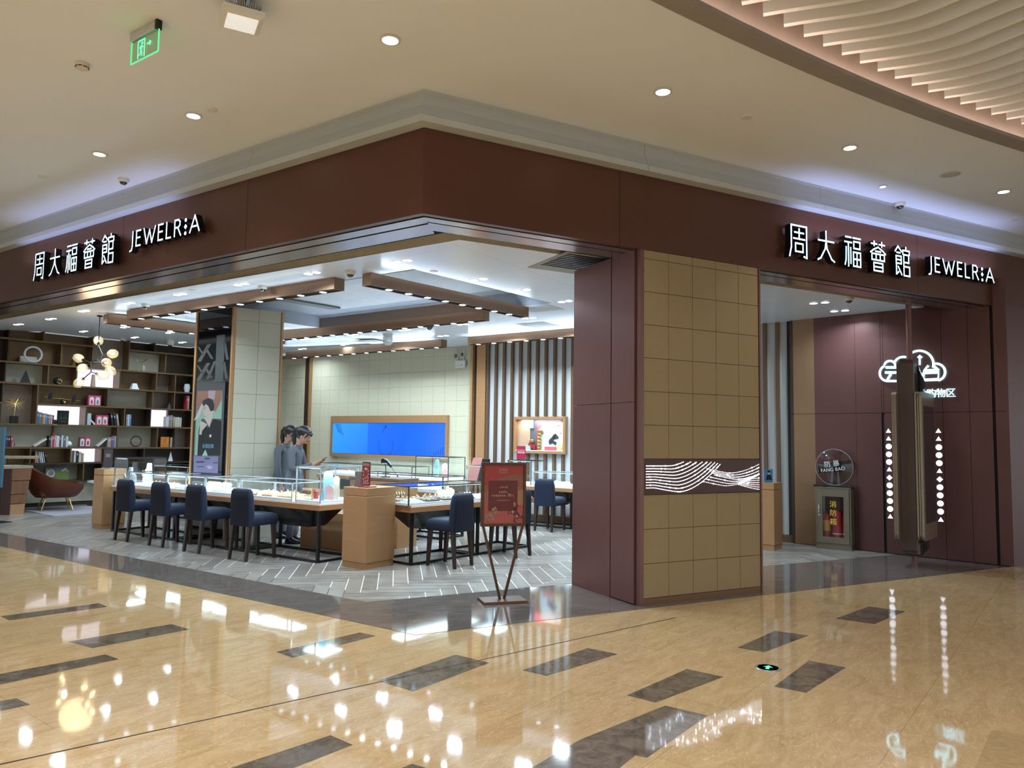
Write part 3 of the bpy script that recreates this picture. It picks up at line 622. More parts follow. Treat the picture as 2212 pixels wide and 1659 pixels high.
# ---- lettering over both openings
FACE = emat('sign_face', (0.55, 0.86, 1.0), 2.6); RET = mat('sign_return', (.010, .010, .016), .3, .3)
GL = {'zhou': [([(.10, 1), (.10, .3), (.0, .0)], 0), ([(.10, 1), (1, 1), (1, .0), (.84, .03)], 0), ([(.30, .78), (.82, .78)], 0), ([(.56, .9), (.56, .58)], 0), ([(.24, .58), (.88, .58)], 0), ([(.34, .43), (.78, .43), (.78, .17), (.34, .17)], 1)],
      'da': [([(.03, .68), (.97, .68)], 0), ([(.5, 1), (.5, .68), (.44, .42), (.16, .10), (.0, .04)], 0), ([(.5, .68), (.56, .42), (.84, .10), (1, .04)], 0)],
      'fu': [([(.06, .97), (.40, .97)], 0), ([(.0, .80), (.42, .80)], 0), ([(.22, .80), (.22, .0)], 0), ([(.08, .62), (.06, .2), (0, .04)], 0), ([(.37, .62), (.37, .10)], 0), ([(.54, .97), (1, .97)], 0), ([(.57, .85), (.97, .85), (.97, .62), (.57, .62)], 1), ([(.54, .49), (1, .49), (1, .02), (.54, .02)], 1), ([(.77, .49), (.77, .02)], 0), ([(.54, .26), (1, .26)], 0)],
      'hui': [([(.06, .92), (.42, .92)], 0), ([(.24, 1), (.24, .86)], 0), ([(.58, .92), (.94, .92)], 0), ([(.76, 1), (.76, .86)], 0), ([(.0, .62), (.2, .72), (.5, .82), (.8, .72), (1, .62)], 0), ([(.33, .67), (.67, .67)], 0), ([(.08, .58), (.92, .58), (.92, .37), (.08, .37)], 1), ([(.36, .58), (.36, .37)], 0), ([(.64, .58), (.64, .37)], 0), ([(.20, .27), (.80, .27), (.80, .0), (.20, .0)], 1), ([(.20, .135), (.80, .135)], 0)],
      'guan': [([(.0, .82), (.20, 1), (.44, .84)], 0), ([(.12, .78), (.34, .78)], 0), ([(.06, .66), (.42, .66), (.42, .40), (.06, .40)], 1), ([(.06, .53), (.42, .53)], 0), ([(.07, .40), (.07, .02), (.22, .10)], 0), ([(.20, .28), (.44, .02)], 0), ([(.76, 1), (.76, .90)], 0), ([(.54, .76), (.54, .89), (1, .89), (1, .76)], 0), ([(.60, .74), (.60, .0)], 0), ([(.60, .74), (.95, .74), (.95, .47), (.60, .47)], 0), ([(.60, .32), (1, .32), (1, .0), (.60, .0)], 0)],
      'J': [([(.8, 1), (.8, .05), (.6, -.22), (.1, -.27)], 0)], 'E': [([(.9, 1), (.05, 1), (.05, 0), (.9, 0)], 0), ([(.05, .53), (.8, .53)], 0)], 'W': [([(0, 1), (.27, 0), (.5, .85), (.73, 0), (1, 1)], 0)],
      'L': [([(.05, 1), (.05, 0), (.9, 0)], 0)], 'R': [([(.05, 0), (.05, 1), (.6, 1), (.82, .86), (.82, .66), (.6, .52), (.05, .52)], 0), ([(.5, .52), (.98, 0)], 0)], 'A': [([(0, 0), (.5, 1), (1, 0)], 0), ([(.18, .33), (.82, .33)], 0)]}
def glyph(t, key, x, z, w, h, th):
    mb = MB()
    for pts, cl in GL[key]:
        P = [(x + p[0] * w, z + p[1] * h) for p in pts]; stroke(mb, P, th, -.03, -.105, RET, None, cl)
    o = mb.build('letter', t, fix=False); mb = MB()
    for pts, cl in GL[key]:
        P = [(x + p[0] * w, z + p[1] * h) for p in pts]; stroke(mb, P, th * .9, None, -.1065, RET, FACE, cl)
    mb.build('lit_face', o, fix=False)
def shop_sign(P, x0, ang, label):
    t = thing('shop_sign', label, 'shop sign', P(x0, 0, 3.69), ang)
    for i, k in enumerate(('zhou', 'da', 'fu', 'hui', 'guan')): glyph(t, k, .455 * i, 0.0, .27, .355, .021)
    x = 2.47
    for k, w in (('J', .07), ('E', .105), ('W', .24), ('E', .105), ('L', .10), ('R', .13), ('I', .05), ('A', .175)):
        if k == 'I':
            mb = MB(); mf = MB(); cx = x + w / 2
            for z, kind in ((.28, 'c'), (.205, 'd'), (.13, 'c')):
                n, r, a0 = (14, .021, 0) if kind == 'c' else (4, .03, 0)
                ring = [(cx + r * cos(a0 + 2 * pi * q / n), z + r * sin(a0 + 2 * pi * q / n)) for q in range(n)]
                mb.hexa([(p[0], -.03, p[1]) for p in ring], [(p[0], -.105, p[1]) for p in ring], RET); mf.poly([(p[0], -.1065, p[1]) for p in ring], FACE)
            o = mb.build('letter', t); mf.build('lit_face', o, fix=False)
        else: glyph(t, k, x, .125, w, .18, .021)
        x += w + .062
    return t
for P, a, e_ in ((LP, -5.6, 7), (RP, 6.4, 12)):         # added blue fill above the letters, tints the mall ceiling
    c = P(a, -.20, 4.04); area('sign_fill_light', c, 3.9, .05, e_, (.46, .55, 1.0), (radians(138), 0, AL if P is LP else AR), 'RECTANGLE', 160)
shop_sign(LP, -7.0, AL, 'lit white shop lettering 周大福薈館 JEWELRIA on the left fascia')
shop_sign(RP, 4.31, AR, 'lit white shop lettering 周大福薈館 JEWELRIA on the right fascia')

# ---- bronze light beams under the shop ceiling
LRIM = mat('lamp_rim', (.30, .42, .55), .2, .8)
def beam(label, p0, p1, side, z0, z1, lamps, w=.17, energy=14, drop=False):
    """p0..p1 the near lower edge, side the unit vector towards the far edge"""
    d = (p1 - p0); L = d.length; d.normalize(); t = thing('light_beam', label, 'light beam', (p0.x, p0.y, z0), math.atan2(d.y, d.x), 'bronze beams with downlights')
    sy = 1 if side.dot(Vector((-d.y, d.x, 0))) > 0 else -1; H = z1 - z0; e = .012
    mb = MB(); mb.box(0, 0, 0, L, sy * e, H, BEAM); mb.box(0, sy * w, 0, L, sy * (w - e), H, BEAM); mb.box(0, sy * e, 0, e, sy * (w - e), H, BEAM); mb.box(L - e, sy * e, 0, L, sy * (w - e), H, BEAM); mb.box(e, sy * e, H - .01, L - e, sy * (w - e), H, BEAM); mb.build('casing', t)
    mb = MB(); mb.box(e, sy * e, .018, L - e, sy * (w - e), .03, BLACK); mb.build('light_tray', t)
    for s in lamps(L):
        mb = MB(); mb.lathe([(.0445, .018), (.052, .016), (.054, -.001), (.045, -.002)], LRIM, 18, (s, sy * w / 2, 0)); o = mb.build('lamp', t)
        mb = MB(); mb.disc((s, sy * w / 2, -.003), .046, LAMPB, 18); mb.build('lens', o); q_ = p0 + d * s + side * w / 2; lens_lamp((q_.x, q_.y, z0 - .006), .044, energy / 8, COOL, 140)
    u = p0 + d * (L / 2) - side * .10; area('ceiling_fill_strip', (u.x, u.y, z0 + .02), L * .95, .02, energy * .55, (.66, .82, 1), (pi + .5 * sy, 0, math.atan2(d.y, d.x)), 'RECTANGLE', 170)  # added strip without a fixture, brightens the ceiling beside the beam
    return t
ev = lambda n, m=.3: (lambda L: [m + (L - 2 * m) * k / (n - 1) for k in range(n)])
ZB = 3.45
b0, b1 = at(272.5, 690, ZB), at(708.5, 626, ZB); b1 = b0 + RLv * (b1 - b0).dot(RLv) + RLv * .12
beam('long bronze beam with blue-white lamps hanging parallel to the left opening', b0, b1, NL, ZB, ZC, ev(11), .17, 6)
q0, q1 = at(801, 614.5, ZB), at(1142, 684.5, ZB); qd = (q1 - q0).normalized(); qs = Vector((-qd.y, qd.x, 0))
beam('slanted bronze beam with lamps hanging nearest to the corner', q0, q1, qs, ZB, ZC, ev(8, .35), .17)
f1 = at(1038, 690, ZB); f0 = f1 - RLv * 5.2; f0 = LP((f0 - C0).dot(RLv), 4.5, ZB); f1 = LP((f1 - C0).dot(RLv) + .02, 4.5, ZB)
beam('tall bronze beam with lamps across the far side of the ceiling tray', f0, f1, NL, ZB, lpx(800, 675, 4.5)[1], ev(14), .16, 14)
g0 = at(231, 697, ZB); g1 = g0 + DD * 3.4
beam('slanted bronze beam with lamps running behind the dark glass column', g0, g1, Vector((-DD.y, DD.x, 0)), ZB, ZC, ev(8), .16)
h0, h1 = at(617, 774, ZB), at(943, 747, ZB); h1 = h0 + RLv * (h1 - h0).dot(RLv)
beam('bronze beam with lamps in front of the beige screen wall', h0, h1, NL, ZB, ZC, ev(12, .2), .18, 26)
s0 = at(1010, 744, ZB); s1 = s0 + RLv * 3.4
beam('bronze beam with lamps in front of the slatted wall', s0, s1, NL, ZB, ZC, ev(9, .2), .18, 20)

# ---- twin downlights, cameras, grilles of the shop ceiling
PAIRS = [(513.5, 615.3, 529.3, 612.7), (383, 636.5, 396, 634.5), (272, 656.3, 284, 654.4), (176, 672.5, 186.5, 671), (105, 689.5, 115, 688), (35.4, 701, 44.8, 700), (266, 707, 275, 705.7), (175.7, 716.4, 185.6, 715), (362.7, 719, 372, 717.6), (286.8, 729.5, 296, 728), (389.6, 740, 398.7, 738.8),
         (858, 565.4, 879.6, 562), (666, 591, 683.4, 588), (1023.6, 605, 1044, 601.8), (1117.6, 628, 1138, 625), (1213, 651.8, 1229, 649.6), (1135, 687.5, 1151.8, 686.3), (993.5, 701, 1007, 700), (1213.5, 704, 1227.7, 702.4), (1075, 715.4, 1089, 714.4), (951, 726, 964, 725), (867, 713, 880.6, 712), (755.6, 723.3, 767.3, 722.3), (654.3, 733, 664.4, 732), (840, 735.6, 851.8, 734.7), (739.7, 744.8, 750.5, 743.5), (648.6, 753.7, 657.5, 753), (1757.4, 655, 1782.4, 653), (1802, 672, 1825.6, 670.5)]
WHERE = ['along the left opening, second from the corner beyond the camera', 'along the left opening, third from the corner', 'along the left opening, fourth from the corner', 'along the left opening, in the glow of the globe pendant', 'along the left opening, second from the left edge', 'leftmost, above the bookcase corner', 'left, below the end of the long beam', 'just above the globe pendant', 'left of the dark glass column, upper one', 'between the two dome cameras over the bookcase', 'beside the hanging dome camera near the dark column',
         'nearest to the shop corner', 'between the two white dome cameras by the left opening', 'right of the slanted beam, first from the corner', 'right of the slanted beam, second from the corner', 'right of the slanted beam, next to the brown pier', 'at the far end of the slanted beam', 'below the end of the tall beam', 'next to the pier above the slatted wall beam', 'before the slatted wall, left one', 'over the end of the screen wall beam', 'under the tall beam near the black dome camera', 'under the tall beam, left of the clear ceiling dome', 'under the tall beam, closest to the tiled column', 'right beside the clear ceiling dome', 'middle one above the screen wall beam', 'above the left end of the screen wall beam', 'right opening, front one', 'right opening, rear one']
for (xa, ya, xb, yb), w in zip(PAIRS, WHERE):
    pa, pb = atc(xa, ya), atc(xb, yb); c = (pa + pb) / 2; d = (pb - pa); L = min(max(d.length, .13), .2) / 2; an = math.atan2(d.y, d.x)
    t = thing('twin_downlight', 'twin white ceiling downlight ' + w.replace(',', ''), 'downlight', c, an, 'twin downlights of the shop ceiling')
    for s in (-1, 1):
        mb = MB(); mb.lathe([(.048, -.001), (.060, -.001), (.060, -.003), (.050, -.005)], WHITE, 20, (s * L, 0, 0)); mb.build('trim_ring', t)
        mb = MB(); mb.disc((s * L, 0, -.006), .052, LAMPW, 20); mb.build('lamp', t); q_ = c + d.normalized() * s * L; lens_lamp((q_.x, q_.y, q_.z - .009), .05, SHOP_E * (.75 if q_.x > 3 else 1.25 if q_.x > -2.5 else .8), COOL)
for x, y, lb, dk, dr, s in ((568, 618, 'white dome camera beside the long beam, over the row of stools', 0, 0, 1), (757, 586, 'white dome camera between the two nearest beams', 0, 0, 1), (315, 657, 'white dome camera at the left end of the long beam', 0, 0, 1), (265, 731, 'white dome camera over the bookcase', 0, 0, 1.1), (368, 736, 'white dome camera hanging on a short tube by the dark column', 0, .05, 1.2), (928, 704, 'black dome camera under the tall bronze beam', 1, 0, 1), (1834, 643, 'white dome camera in the ceiling of the right opening', 0, 0, 1)):
    dome_cam(lb, atc(x, y), s, dk, dr)
t = thing('wifi_dome', 'clear round access point dome hanging before the screen wall', 'access point', at(838, 722, ZC))
mb = MB(); mb.lathe([(.09, 0), (.10, -.02), (.085, -.03)], WHITE, 24); mb.build('base', t)
mb = MB(); mb.lathe([(.085, -.03), (.10, -.10), (.095, -.17), (.06, -.21), (0, -.22)], mat('milky_dome', (.72, .76, .78), .2, alpha=.75), 24); mb.build('dome', t)
for x, y in ((415, 627), (937, 586)):
    mb = MB(); mb.lathe([(.05, 0), (.05, -.004), (0, -.006)], WHITE, 20); solo('cover_disc', mb, 'flat white shop ceiling disc ' + ('left of the twin lamps by the long beam' if x < 500 else 'right of the corner lamps'), 'cover plate', at(x, y, ZC))
# air grille beside the pier
gp = at(1140, 577, ZC); t = thing('air_grille', 'slotted beige air grille in the shop ceiling beside the brown pier', 'air vent', (gp.x, gp.y, ZC), AR)
mb = MB(); mb.box(0, -.85, -.006, 1.3, 0, -.001, mat('grille_beige', (.36, .33, .25), .6)); mb.build('frame', t)
for k in range(9):
    mb = MB(); mb.box(.06, -.80 + k * .07, -.014, 1.25, -.765 + k * .07, -.006, BLACK); mb.build('slat', t)
for x0, y0, x1, y1, lb in ((1148, 660, 1182, 671, 'beside the far end of the slanted beam'), (1150, 702, 1176, 702, 'next to the pier above the slatted wall beam'), (790, 738, 820, 738, 'left of the clear dome before the screen wall')):
    p = at((x0 + x1) / 2, (y0 + y1) / 2, ZC); mb = MB(); mb.box(-.28, -.28, -.004, .28, .28, -.001, mat('access_panel_grey', (.42, .43, .43), .5)); solo('access_panel', mb, 'grey square ceiling access panel ' + lb, 'access panel', p, AL)

# ---- pier band with sparkling lamps
t = thing('light_band', 'dark brown band set with curved rows of tiny white lamps across the tiled pier', 'light band', RP(PA, 0, 0), AR)
mb = MB(); mb.box(.05, .001, 1.075, 1.613, .0285, 1.42, mat('band_brown', (.07, .032, .024), .35, .4)); mb.build('band', t)
DOT = emat('tiny_lamp', (.86, .90, 1.0), 9.0); DOTB = emat('tiny_lamp_bright', (.75, .85, 1.0), 30.0)
mb = MB(); rnd = random.Random(5)
def dotrow(pts, n):
    acc = [0]
    for p, q in zip(pts[:-1], pts[1:]): acc.append(acc[-1] + math.hypot(q[0] - p[0], q[1] - p[1]))
    for k in range(n):
        u = acc[-1] * k / (n - 1); i = max(j for j in range(len(acc)) if acc[j] <= u + 1e-9); i = min(i, len(pts) - 2); f = (u - acc[i]) / max(1e-6, acc[i + 1] - acc[i])
        x, z = [pts[i][c] + (pts[i + 1][c] - pts[i][c]) * f for c in (0, 1)]
        if z < 1.395: b = rnd.random() < .07; mb.disc((x, -.0012, z), .0042 if not b else .0065, DOTB if b else DOT, 6, (0, 1, 0))
def curve(f, x0, x1, n=40): return [(x0 + (x1 - x0) * k / n, f(x0 + (x1 - x0) * k / n)) for k in range(n + 1)]
for k in range(9):                                     # first sweep: level rows that dip and climb
    z0 = 1.355 - k * .027; lim = .55 + k * .058
    f = lambda x, z0=z0, k=k: z0 - .035 * sin(max(0, (x - .18)) * 3.1) * (k / 8) * 1.6 + (.62 * max(0, x - .38 - k * .012) ** 1.55)
    pts = [p for p in curve(f, .08, lim + .6) if p[1] < 1.40]; dotrow(pts, 34 + k * 4)
for k in range(7):                                     # second sweep
    xs = .86 + (.035 * k if k < 3 else .10 - .05 * (k - 3)); zz = 1.325 - k * .022
    f = lambda x, xs=xs, zz=zz, k=k: zz - .20 * sin((x - xs) * 2.6) * .35 + .33 * max(0, x - xs - .28) ** 1.4
    dotrow([p for p in curve(f, xs, 1.59) if p[1] < 1.40], 36)
for k in range(6):                                     # third sweep at the right end
    f = lambda x, k=k: 1.215 - k * .012 - .06 * sin((x - 1.3) * 4) + .12 * (x - 1.3) * (5 - k) * .35
    dotrow(curve(f, 1.30, 1.59), 15)
mb.build('lamp_dots', t, fix=False)
# ================================================================== FURNITURE
NAVY = mat('navy_upholstery', (0.010, 0.016, 0.038), 0.7, var=0.15, vs=120, sheen=0.05, spec=.25, bump=0.15, bs=500)
DWOOD = mat('dark_wood_leg', (0.030, 0.016, 0.013), 0.4, var=0.2, stretch=(12, 12, 1))
def skin_mesh(V, E, R, sub=2):
    me = bpy.data.meshes.new('skel'); me.from_pydata([tuple(v) for v in V], E, []); o = bpy.data.objects.new('skel', me); COL.objects.link(o)
    sk = o.modifiers.new('s', 'SKIN'); sk.branch_smoothing = 0.4; ss = o.modifiers.new('d', 'SUBSURF'); ss.levels = sub
    for i, r in enumerate(R):
        d = me.skin_vertices[0].data[i]; d.radius = (r, r) if not isinstance(r, tuple) else r; d.use_root = (i == 0)
    dg = bpy.context.evaluated_depsgraph_get(); m2 = bpy.data.meshes.new_from_object(o.evaluated_get(dg)); bpy.data.objects.remove(o); return m2
# ---- bar stools
def rbox_loft(mb, secs, m, n=6):
    """stack of rounded rectangles: (cx, cy, z, halfx, halfy, r)"""
    rings = []
    for cx, cyy, z, hx_, hy_, r in secs:
        ring = []
        for q, (sx_, sy_) in enumerate(((1, 1), (-1, 1), (-1, -1), (1, -1))):
            for k in range(n):
                a = pi / 2 * q + pi / 2 * k / (n - 1); ring.append((cx + sx_ * (hx_ - r) + r * cos(a), cyy + sy_ * (hy_ - r) + r * sin(a), z))
        rings.append(ring)
    mb.loft(rings, m)
def make_stool():
    t = thing('counter_stool', 'x', 'stool', (0, 0, 0), 0, 'navy upholstered stools at the jewellery counters')
    mb = MB(); rbox_loft(mb, [(0, .01, .445, .195, .215, .03), (0, .01, .47, .205, .225, .04), (0, .015, .53, .205, .225, .05), (0, .015, .575, .19, .21, .06), (0, .015, .592, .15, .17, .06)], NAVY); mb.build('seat', t, sharp=60)
    mb = MB(); rbox_loft(mb, [(0, -.185, .44, .20, .055, .03), (0, -.19, .60, .20, .055, .035), (0, -.20, .80, .195, .05, .035), (0, -.205, .88, .185, .045, .04), (0, -.207, .912, .16, .025, .024)], NAVY); mb.build('backrest', t, sharp=60)
    for sx_ in (-1, 1):
        for y0, y1 in ((-.19, -.235), (.17, .20)):
            mb = MB(); x = sx_ * .165; xb = sx_ * .172
            mb.hexa([(xb - .016, y1 - .016, 0), (xb + .016, y1 - .016, 0), (xb + .016, y1 + .016, 0), (xb - .016, y1 + .016, 0)], [(x - .026, y0 - .026, .47), (x + .026, y0 - .026, .47), (x + .026, y0 + .026, .47), (x - .026, y0 + .026, .47)], DWOOD); mb.build('leg', t)
    return t
st = make_stool()
SPOTS = [(LP(-6.94, 1.50), AL, 'leftmost navy stool of the row of four, before the bronze pedestal'), (LP(-6.02, 1.51), AL, 'second navy stool from the left in the row of four'), (LP(-5.15, 1.51), AL, 'third navy stool from the left in the row of four'), (LP(-4.12, 1.50), AL, 'rightmost navy stool of the row of four, nearest to the camera'),
         (LP(-1.82, 2.70), AL + pi / 2, 'navy stool facing left, just left of the red poster stand'), (LP(-1.70, 3.86), AL + pi / 2, 'navy stool mostly hidden behind the red poster stand'), (LP(-2.75, 6.66), AL, 'navy stool in front of the slatted wall, left of the brown pier'), (LP(-3.5, 6.6), AL, 'navy stool farthest back, seen under the right counter behind the poster')]
for i, (p, r, lb) in enumerate(SPOTS):
    if i == 0: st.location = p; st.rotation_euler = (0, 0, r); st['label'] = lb
    else: dup(st, p, r, lb)
# ---- counters
WEDGE = mat('warm_wood_edge', (0.38, 0.19, 0.085), 0.42, var=0.22, vs=9, stretch=(1, 1, 14)); DECK = mat('white_display_deck', (0.78, 0.82, 0.84), 0.35)
def counter(label, o, rz, L, D, panels=3, zt=.73):
    t = thing('display_counter', label, 'counter', o, rz, 'jewellery display counters')
    mb = MB(); mb.box(0, 0, zt - .07, L, D, zt, WEDGE, .003, 1); mb.build('worktop', t)
    mb = MB(); mb.box(.02, .02, zt, L - .02, D - .02, zt + .018, DECK); mb.build('white_deck', t)
    g = .018; xs = [.06, L - .06] if L < 2 else [.06, L / 2 - .05, L / 2 + .05, L - .06] if L < 3.5 else [.06, L * .33, L * .36, L * .66, L * .69, L - .06]
    for x in xs:
        for y in (.05, D - .05):
            mb = MB(); mb.box(x - g, y - g, 0, x + g, y + g, zt - .07, BLACK); mb.build('leg', t)
        mb = MB(); mb.box(x - g, .05 + g, .004, x + g, D - .05 - g, .034, BLACK); mb.build('floor_rail', t)
    for y in (.05, D - .05):
        mb = MB(); mb.box(xs[0] + g, y - g, .004, xs[-1] - g, y + g, .034, BLACK); mb.build('floor_rail', t)
    for k in range(panels):
        x0 = .15 + (L - .3) * k / panels; x1 = .15 + (L - .3) * (k + 1) / panels - .1; w = (x1 - x0)
        mb = MB(); mb.hexa([(x0 + w * .3, D * .35, zt - .33), (x1 - w * .22, D * .35, zt - .33), (x1 - w * .22, D * .75, zt - .33), (x0 + w * .3, D * .75, zt - .33)], [(x0, .1, zt - .071), (x1, .1, zt - .071), (x1, D - .06, zt - .071), (x0, D - .06, zt - .071)], mat('gloss_black_panel', (.010, .010, .012), .15)); mb.build('underside_trough', t)
    return t
T1L = LP(-8.21, 1.72); counter('long front jewellery counter with wooden edge behind the row of four stools', T1L, AL, 5.08, .72, 4)
A2 = math.atan2(DD.y, DD.x)
counter('jewellery counter with wooden edge running back from the bronze pedestal, right of it', LP(-2.13, 2.32), A2, 2.45, .72, 2)
counter('low jewellery counter with blue-reflecting cases before the screen wall', LP(-5.4, 4.42), AL, 2.05, .62, 2)
counter('jewellery counter along the beige screen wall', LP(-9.3, 7.02), AL, 4.3, .62, 3)
counter('jewellery counter along the slatted wall beside the brown pier', LP(-3.95, 6.98), AL, 4.3, .62, 3)
counter('jewellery counter behind the left pedestal, seen through the tall corner case', LP(-10.2, 3.5), AL, 2.6, .62, 2)
# ---- glass cases
LEDB = emat('case_led', (.62, .90, 1.0), 1.6)
FRM = mat('case_frame_steel', (.16, .17, .18), .22, .9); FRMW = mat('case_frame_pale', (.62, .66, .68), .25, .6)
def case(label, o, rz, L, D, H, fr=FRM, e=9, led=True, z=.748, div=0):
    t = thing('glass_case', label, 'display case', Vector((o.x, o.y, z)), rz, 'glass jewellery cases'); r = .007
    mb = MB(); mb.box(0, 0, 0, L, D, .03, DECK); mb.build('case_floor', t)
    th = .006; mb = MB()
    for q in (((0, 0), (L, 0)), ((0, D), (L, D)), ((0, 0), (0, D)), ((L, 0), (L, D))): mb.poly([(*q[0], .03), (*q[1], .03), (*q[1], H), (*q[0], H)], GLASS)
    mb.poly([(0, 0, H), (L, 0, H), (L, D, H), (0, D, H)], GLASS); mb.build('glass', t)
    mb = MB()
    for x, y in ((0, 0), (L, 0), (0, D), (L, D)): mb.box(x - r, y - r, .0, x + r, y + r, H + r, fr)
    for y in (0, D): mb.box(-r, y - r, H - r, L + r, y + r, H + r, fr)
    for x in (0, L): mb.box(x - r, -r, H - r, x + r, D + r, H + r, fr)
    for k in range(div): x = L * (k + 1) / (div + 1); mb.box(x - r, -r, .03, x + r, r, H, fr)
    mb.build('frame', t)
    if led:
        mb = MB(); mb.box(.03, .010, H - .014, L - .03, .020, H - .008, LEDB); mb.build('led_strip', t)
        c = Vector((o.x, o.y, z)) + Matrix.Rotation(rz, 3, 'Z') @ Vector((L / 2, D / 2, H - .03)); area('case_lamp', c, L * .9, D * .5, e * L * D * 1.6, (.68, .90, 1.0), (0, 0, rz))
    return t
case('leftmost low glass case on the front counter, behind the first stool', LP(-7.69, 1.75), AL, 1.08, .62, .235, FRM)
case('low glass case on the front counter, behind the second stool', LP(-6.58, 1.75), AL, .95, .62, .235, FRMW, 9, True, .748, 1)
case('low glass case on the front counter, behind the third stool', LP(-5.6, 1.75), AL, .75, .62, .235, FRMW)
case('low glass case with orange trays on the front counter, behind the nearest stool', LP(-4.82, 1.75), AL, 1.12, .62, .235, FRMW)
case('tall glass case with pastel arches at the right end of the front counter', LP(-3.62, 1.75), AL, .46, .66, .45, FRMW, 14)
case('tall glass case with two white busts at the left end of the front counter', LP(-8.15, 1.76), AL, .38, .66, .45, FRM, 14)
def t2(x, y): q = LP(-2.13, 2.24) + DD * x + Vector((-DD.y, DD.x, 0)) * y; return q
case('low glass case with dark gold trays, right of the bronze pedestal', t2(.06, .04), A2, 1.62, .62, .235, FRM, 7)
case('tall glass case with a grey bust, left of the red poster stand', t2(1.74, .06), A2, .52, .60, .45, CHROME, 12)
case('low glass case reflecting the blue screen, behind the barcode scanner', LP(-5.36, 4.46), AL, 1.96, .54, .235, FRM, 7, True, .748, 1)
case('low dark framed glass case along the screen wall counter', LP(-9.25, 7.06), AL, 2.85, .54, .235, FRM, 7, True, .748, 1)
case('tall glass case with pale arches below the blue screen', LP(-6.30, 7.06), AL, .88, .54, .46, FRM, 9)
case('low glass case along the slatted wall, right of the poster stand', LP(-3.35, 7.02), AL, 2.4, .54, .25, FRMW, 10, True, .748, 1)
case('glass case at the left end of the slatted wall counter', LP(-3.92, 7.02), AL, .52, .54, .45, FRM, 9)
case('glass case with gold trays behind the tall corner case', LP(-10.15, 3.54), AL, 2.45, .54, .235, FRM, 9, True, .748, 1)
# ---- jewellery on the counters
GOLD = mat('gold', (.85, .58, .18), .22, 1.0, var=.05); PADW = mat('white_velvet', (.75, .80, .84), .8, sheen=.3); PADD = mat('plum_velvet', (.045, .028, .032), .7); PADO = mat('orange_tray', (.55, .17, .05), .5); PADT = mat('tan_tray', (.50, .32, .16), .5); PLAT = mat('silver_white', (.8, .82, .84), .2, .9)
REDC = mat('china_red', (.30, .02, .02), .4); BLUEP = mat('pastel_blue', (.33, .62, .82), .5); PINKP = mat('pastel_pink', (.80, .50, .48), .5); CREAMP = mat('pastel_cream', (.80, .66, .50), .5)
def ring_pts(c, r, ax='y', n=14):
    c = Vector(c)
    return [c + (Vector((r * cos(2 * pi * k / n), 0, r * sin(2 * pi * k / n))) if ax == 'y' else Vector((0, r * cos(2 * pi * k / n), r * sin(2 * pi * k / n))) if ax == 'x' else Vector((r * cos(2 * pi * k / n), r * sin(2 * pi * k / n), 0))) for k in range(n)]
ZD = .7785
def pad_tray(label, o, rz, w, d, pm, im, n=6, h=.03, seed=1):
    t = thing('jewellery_tray', label, 'jewellery tray', Vector((o.x, o.y, ZD)), rz, 'jewellery trays in the glass cases'); rr = random.Random(seed)
    mb = MB(); mb.hexa([(-w / 2, -d / 2, 0), (w / 2, -d / 2, 0), (w / 2, d / 2, 0), (-w / 2, d / 2, 0)], [(-w / 2 + .01, -d / 2 + .01, h * .7), (w / 2 - .01, -d / 2 + .01, h * .7), (w / 2 - .01, d / 2 - .01, h * 1.4), (-w / 2 + .01, d / 2 - .01, h * 1.4)], pm); mb.build('pad', t)
    for k in range(n):
        x = -w / 2 + w * (k % 3 + .5) / 3 + rr.uniform(-.01, .01); y = -d / 2 + d * (k // 3 + .5) / max(1, (n + 2) // 3); zz = h * .7 + h * .7 * (y / d + .5)
        mb = MB(); kind = rr.random()
        if kind < .5: mb.tube(ring_pts((x, y, zz + .012), .014, 'y', 12), .0035, im, 5, True)
        elif kind < .8: mb.sphere((x, y, zz + .006), .012, im, (1.4, 1, .7), 8, 5)
        else: mb.tube(ring_pts((x, y, zz + .004), .03, 'z', 14), .003, im, 4, True)
        mb.build('jewel', t)
def bangle_roll(label, o, rz, L, rm, im, n=6, r=.035):
    t = thing('bangle_roll', label, 'bangle display', Vector((o.x, o.y, ZD)), rz, 'bangle rolls in the glass cases')
    mb = MB(); mb.cyl((-L / 2, 0, r + .03), (L / 2, 0, r + .03), r, rm, None, 16); mb.box(-L / 2 + .01, -.03, 0, L / 2 - .01, .03, .03, rm); mb.build('roll', t)
    for k in range(n):
        mb = MB(); mb.tube(ring_pts((-L / 2 + L * (k + .5) / n, 0, r + .03), r + .005, 'x', 16), .006, im, 6, True); mb.build('bangle', t)
k = 0
for a, p, w, d, pm, im, lb in [(-7.45, 2.0, .30, .30, PADW, GOLD, 'white velvet pad in leftmost low case, left one'), (-7.05, 2.0, .34, .30, PADW, GOLD, 'white velvet pad in leftmost low case, right one'), (-6.32, 1.98, .40, .32, PADW, PLAT, 'white pad behind the second stool, left one'), (-5.87, 1.98, .40, .32, PADW, PLAT, 'white pad behind the second stool, right one'),
                               (-5.40, 1.98, .34, .32, PADW, PLAT, 'white pad behind the third stool, left one'), (-5.05, 1.98, .30, .32, PADW, REDC, 'white pad with red charms behind the third stool'), (-4.62, 2.05, .28, .22, PADW, GOLD, 'white pad at left of the orange trays'), (-4.30, 1.90, .22, .18, PADO, PLAT, 'orange tray in front in the case behind the nearest stool'), (-4.30, 2.18, .26, .2, PADO, PLAT, 'orange tray at the rear behind the nearest stool'), (-3.95, 1.95, .30, .26, PADT, GOLD, 'tan tray next to the tall arch case'), (-4.60, 1.86, .22, .12, PADT, PLAT, 'narrow tan tray behind the nearest stool')]:
    k += 1; pad_tray(lb, LP(a, p), AL, w, d, pm, im, 6, .03, k)
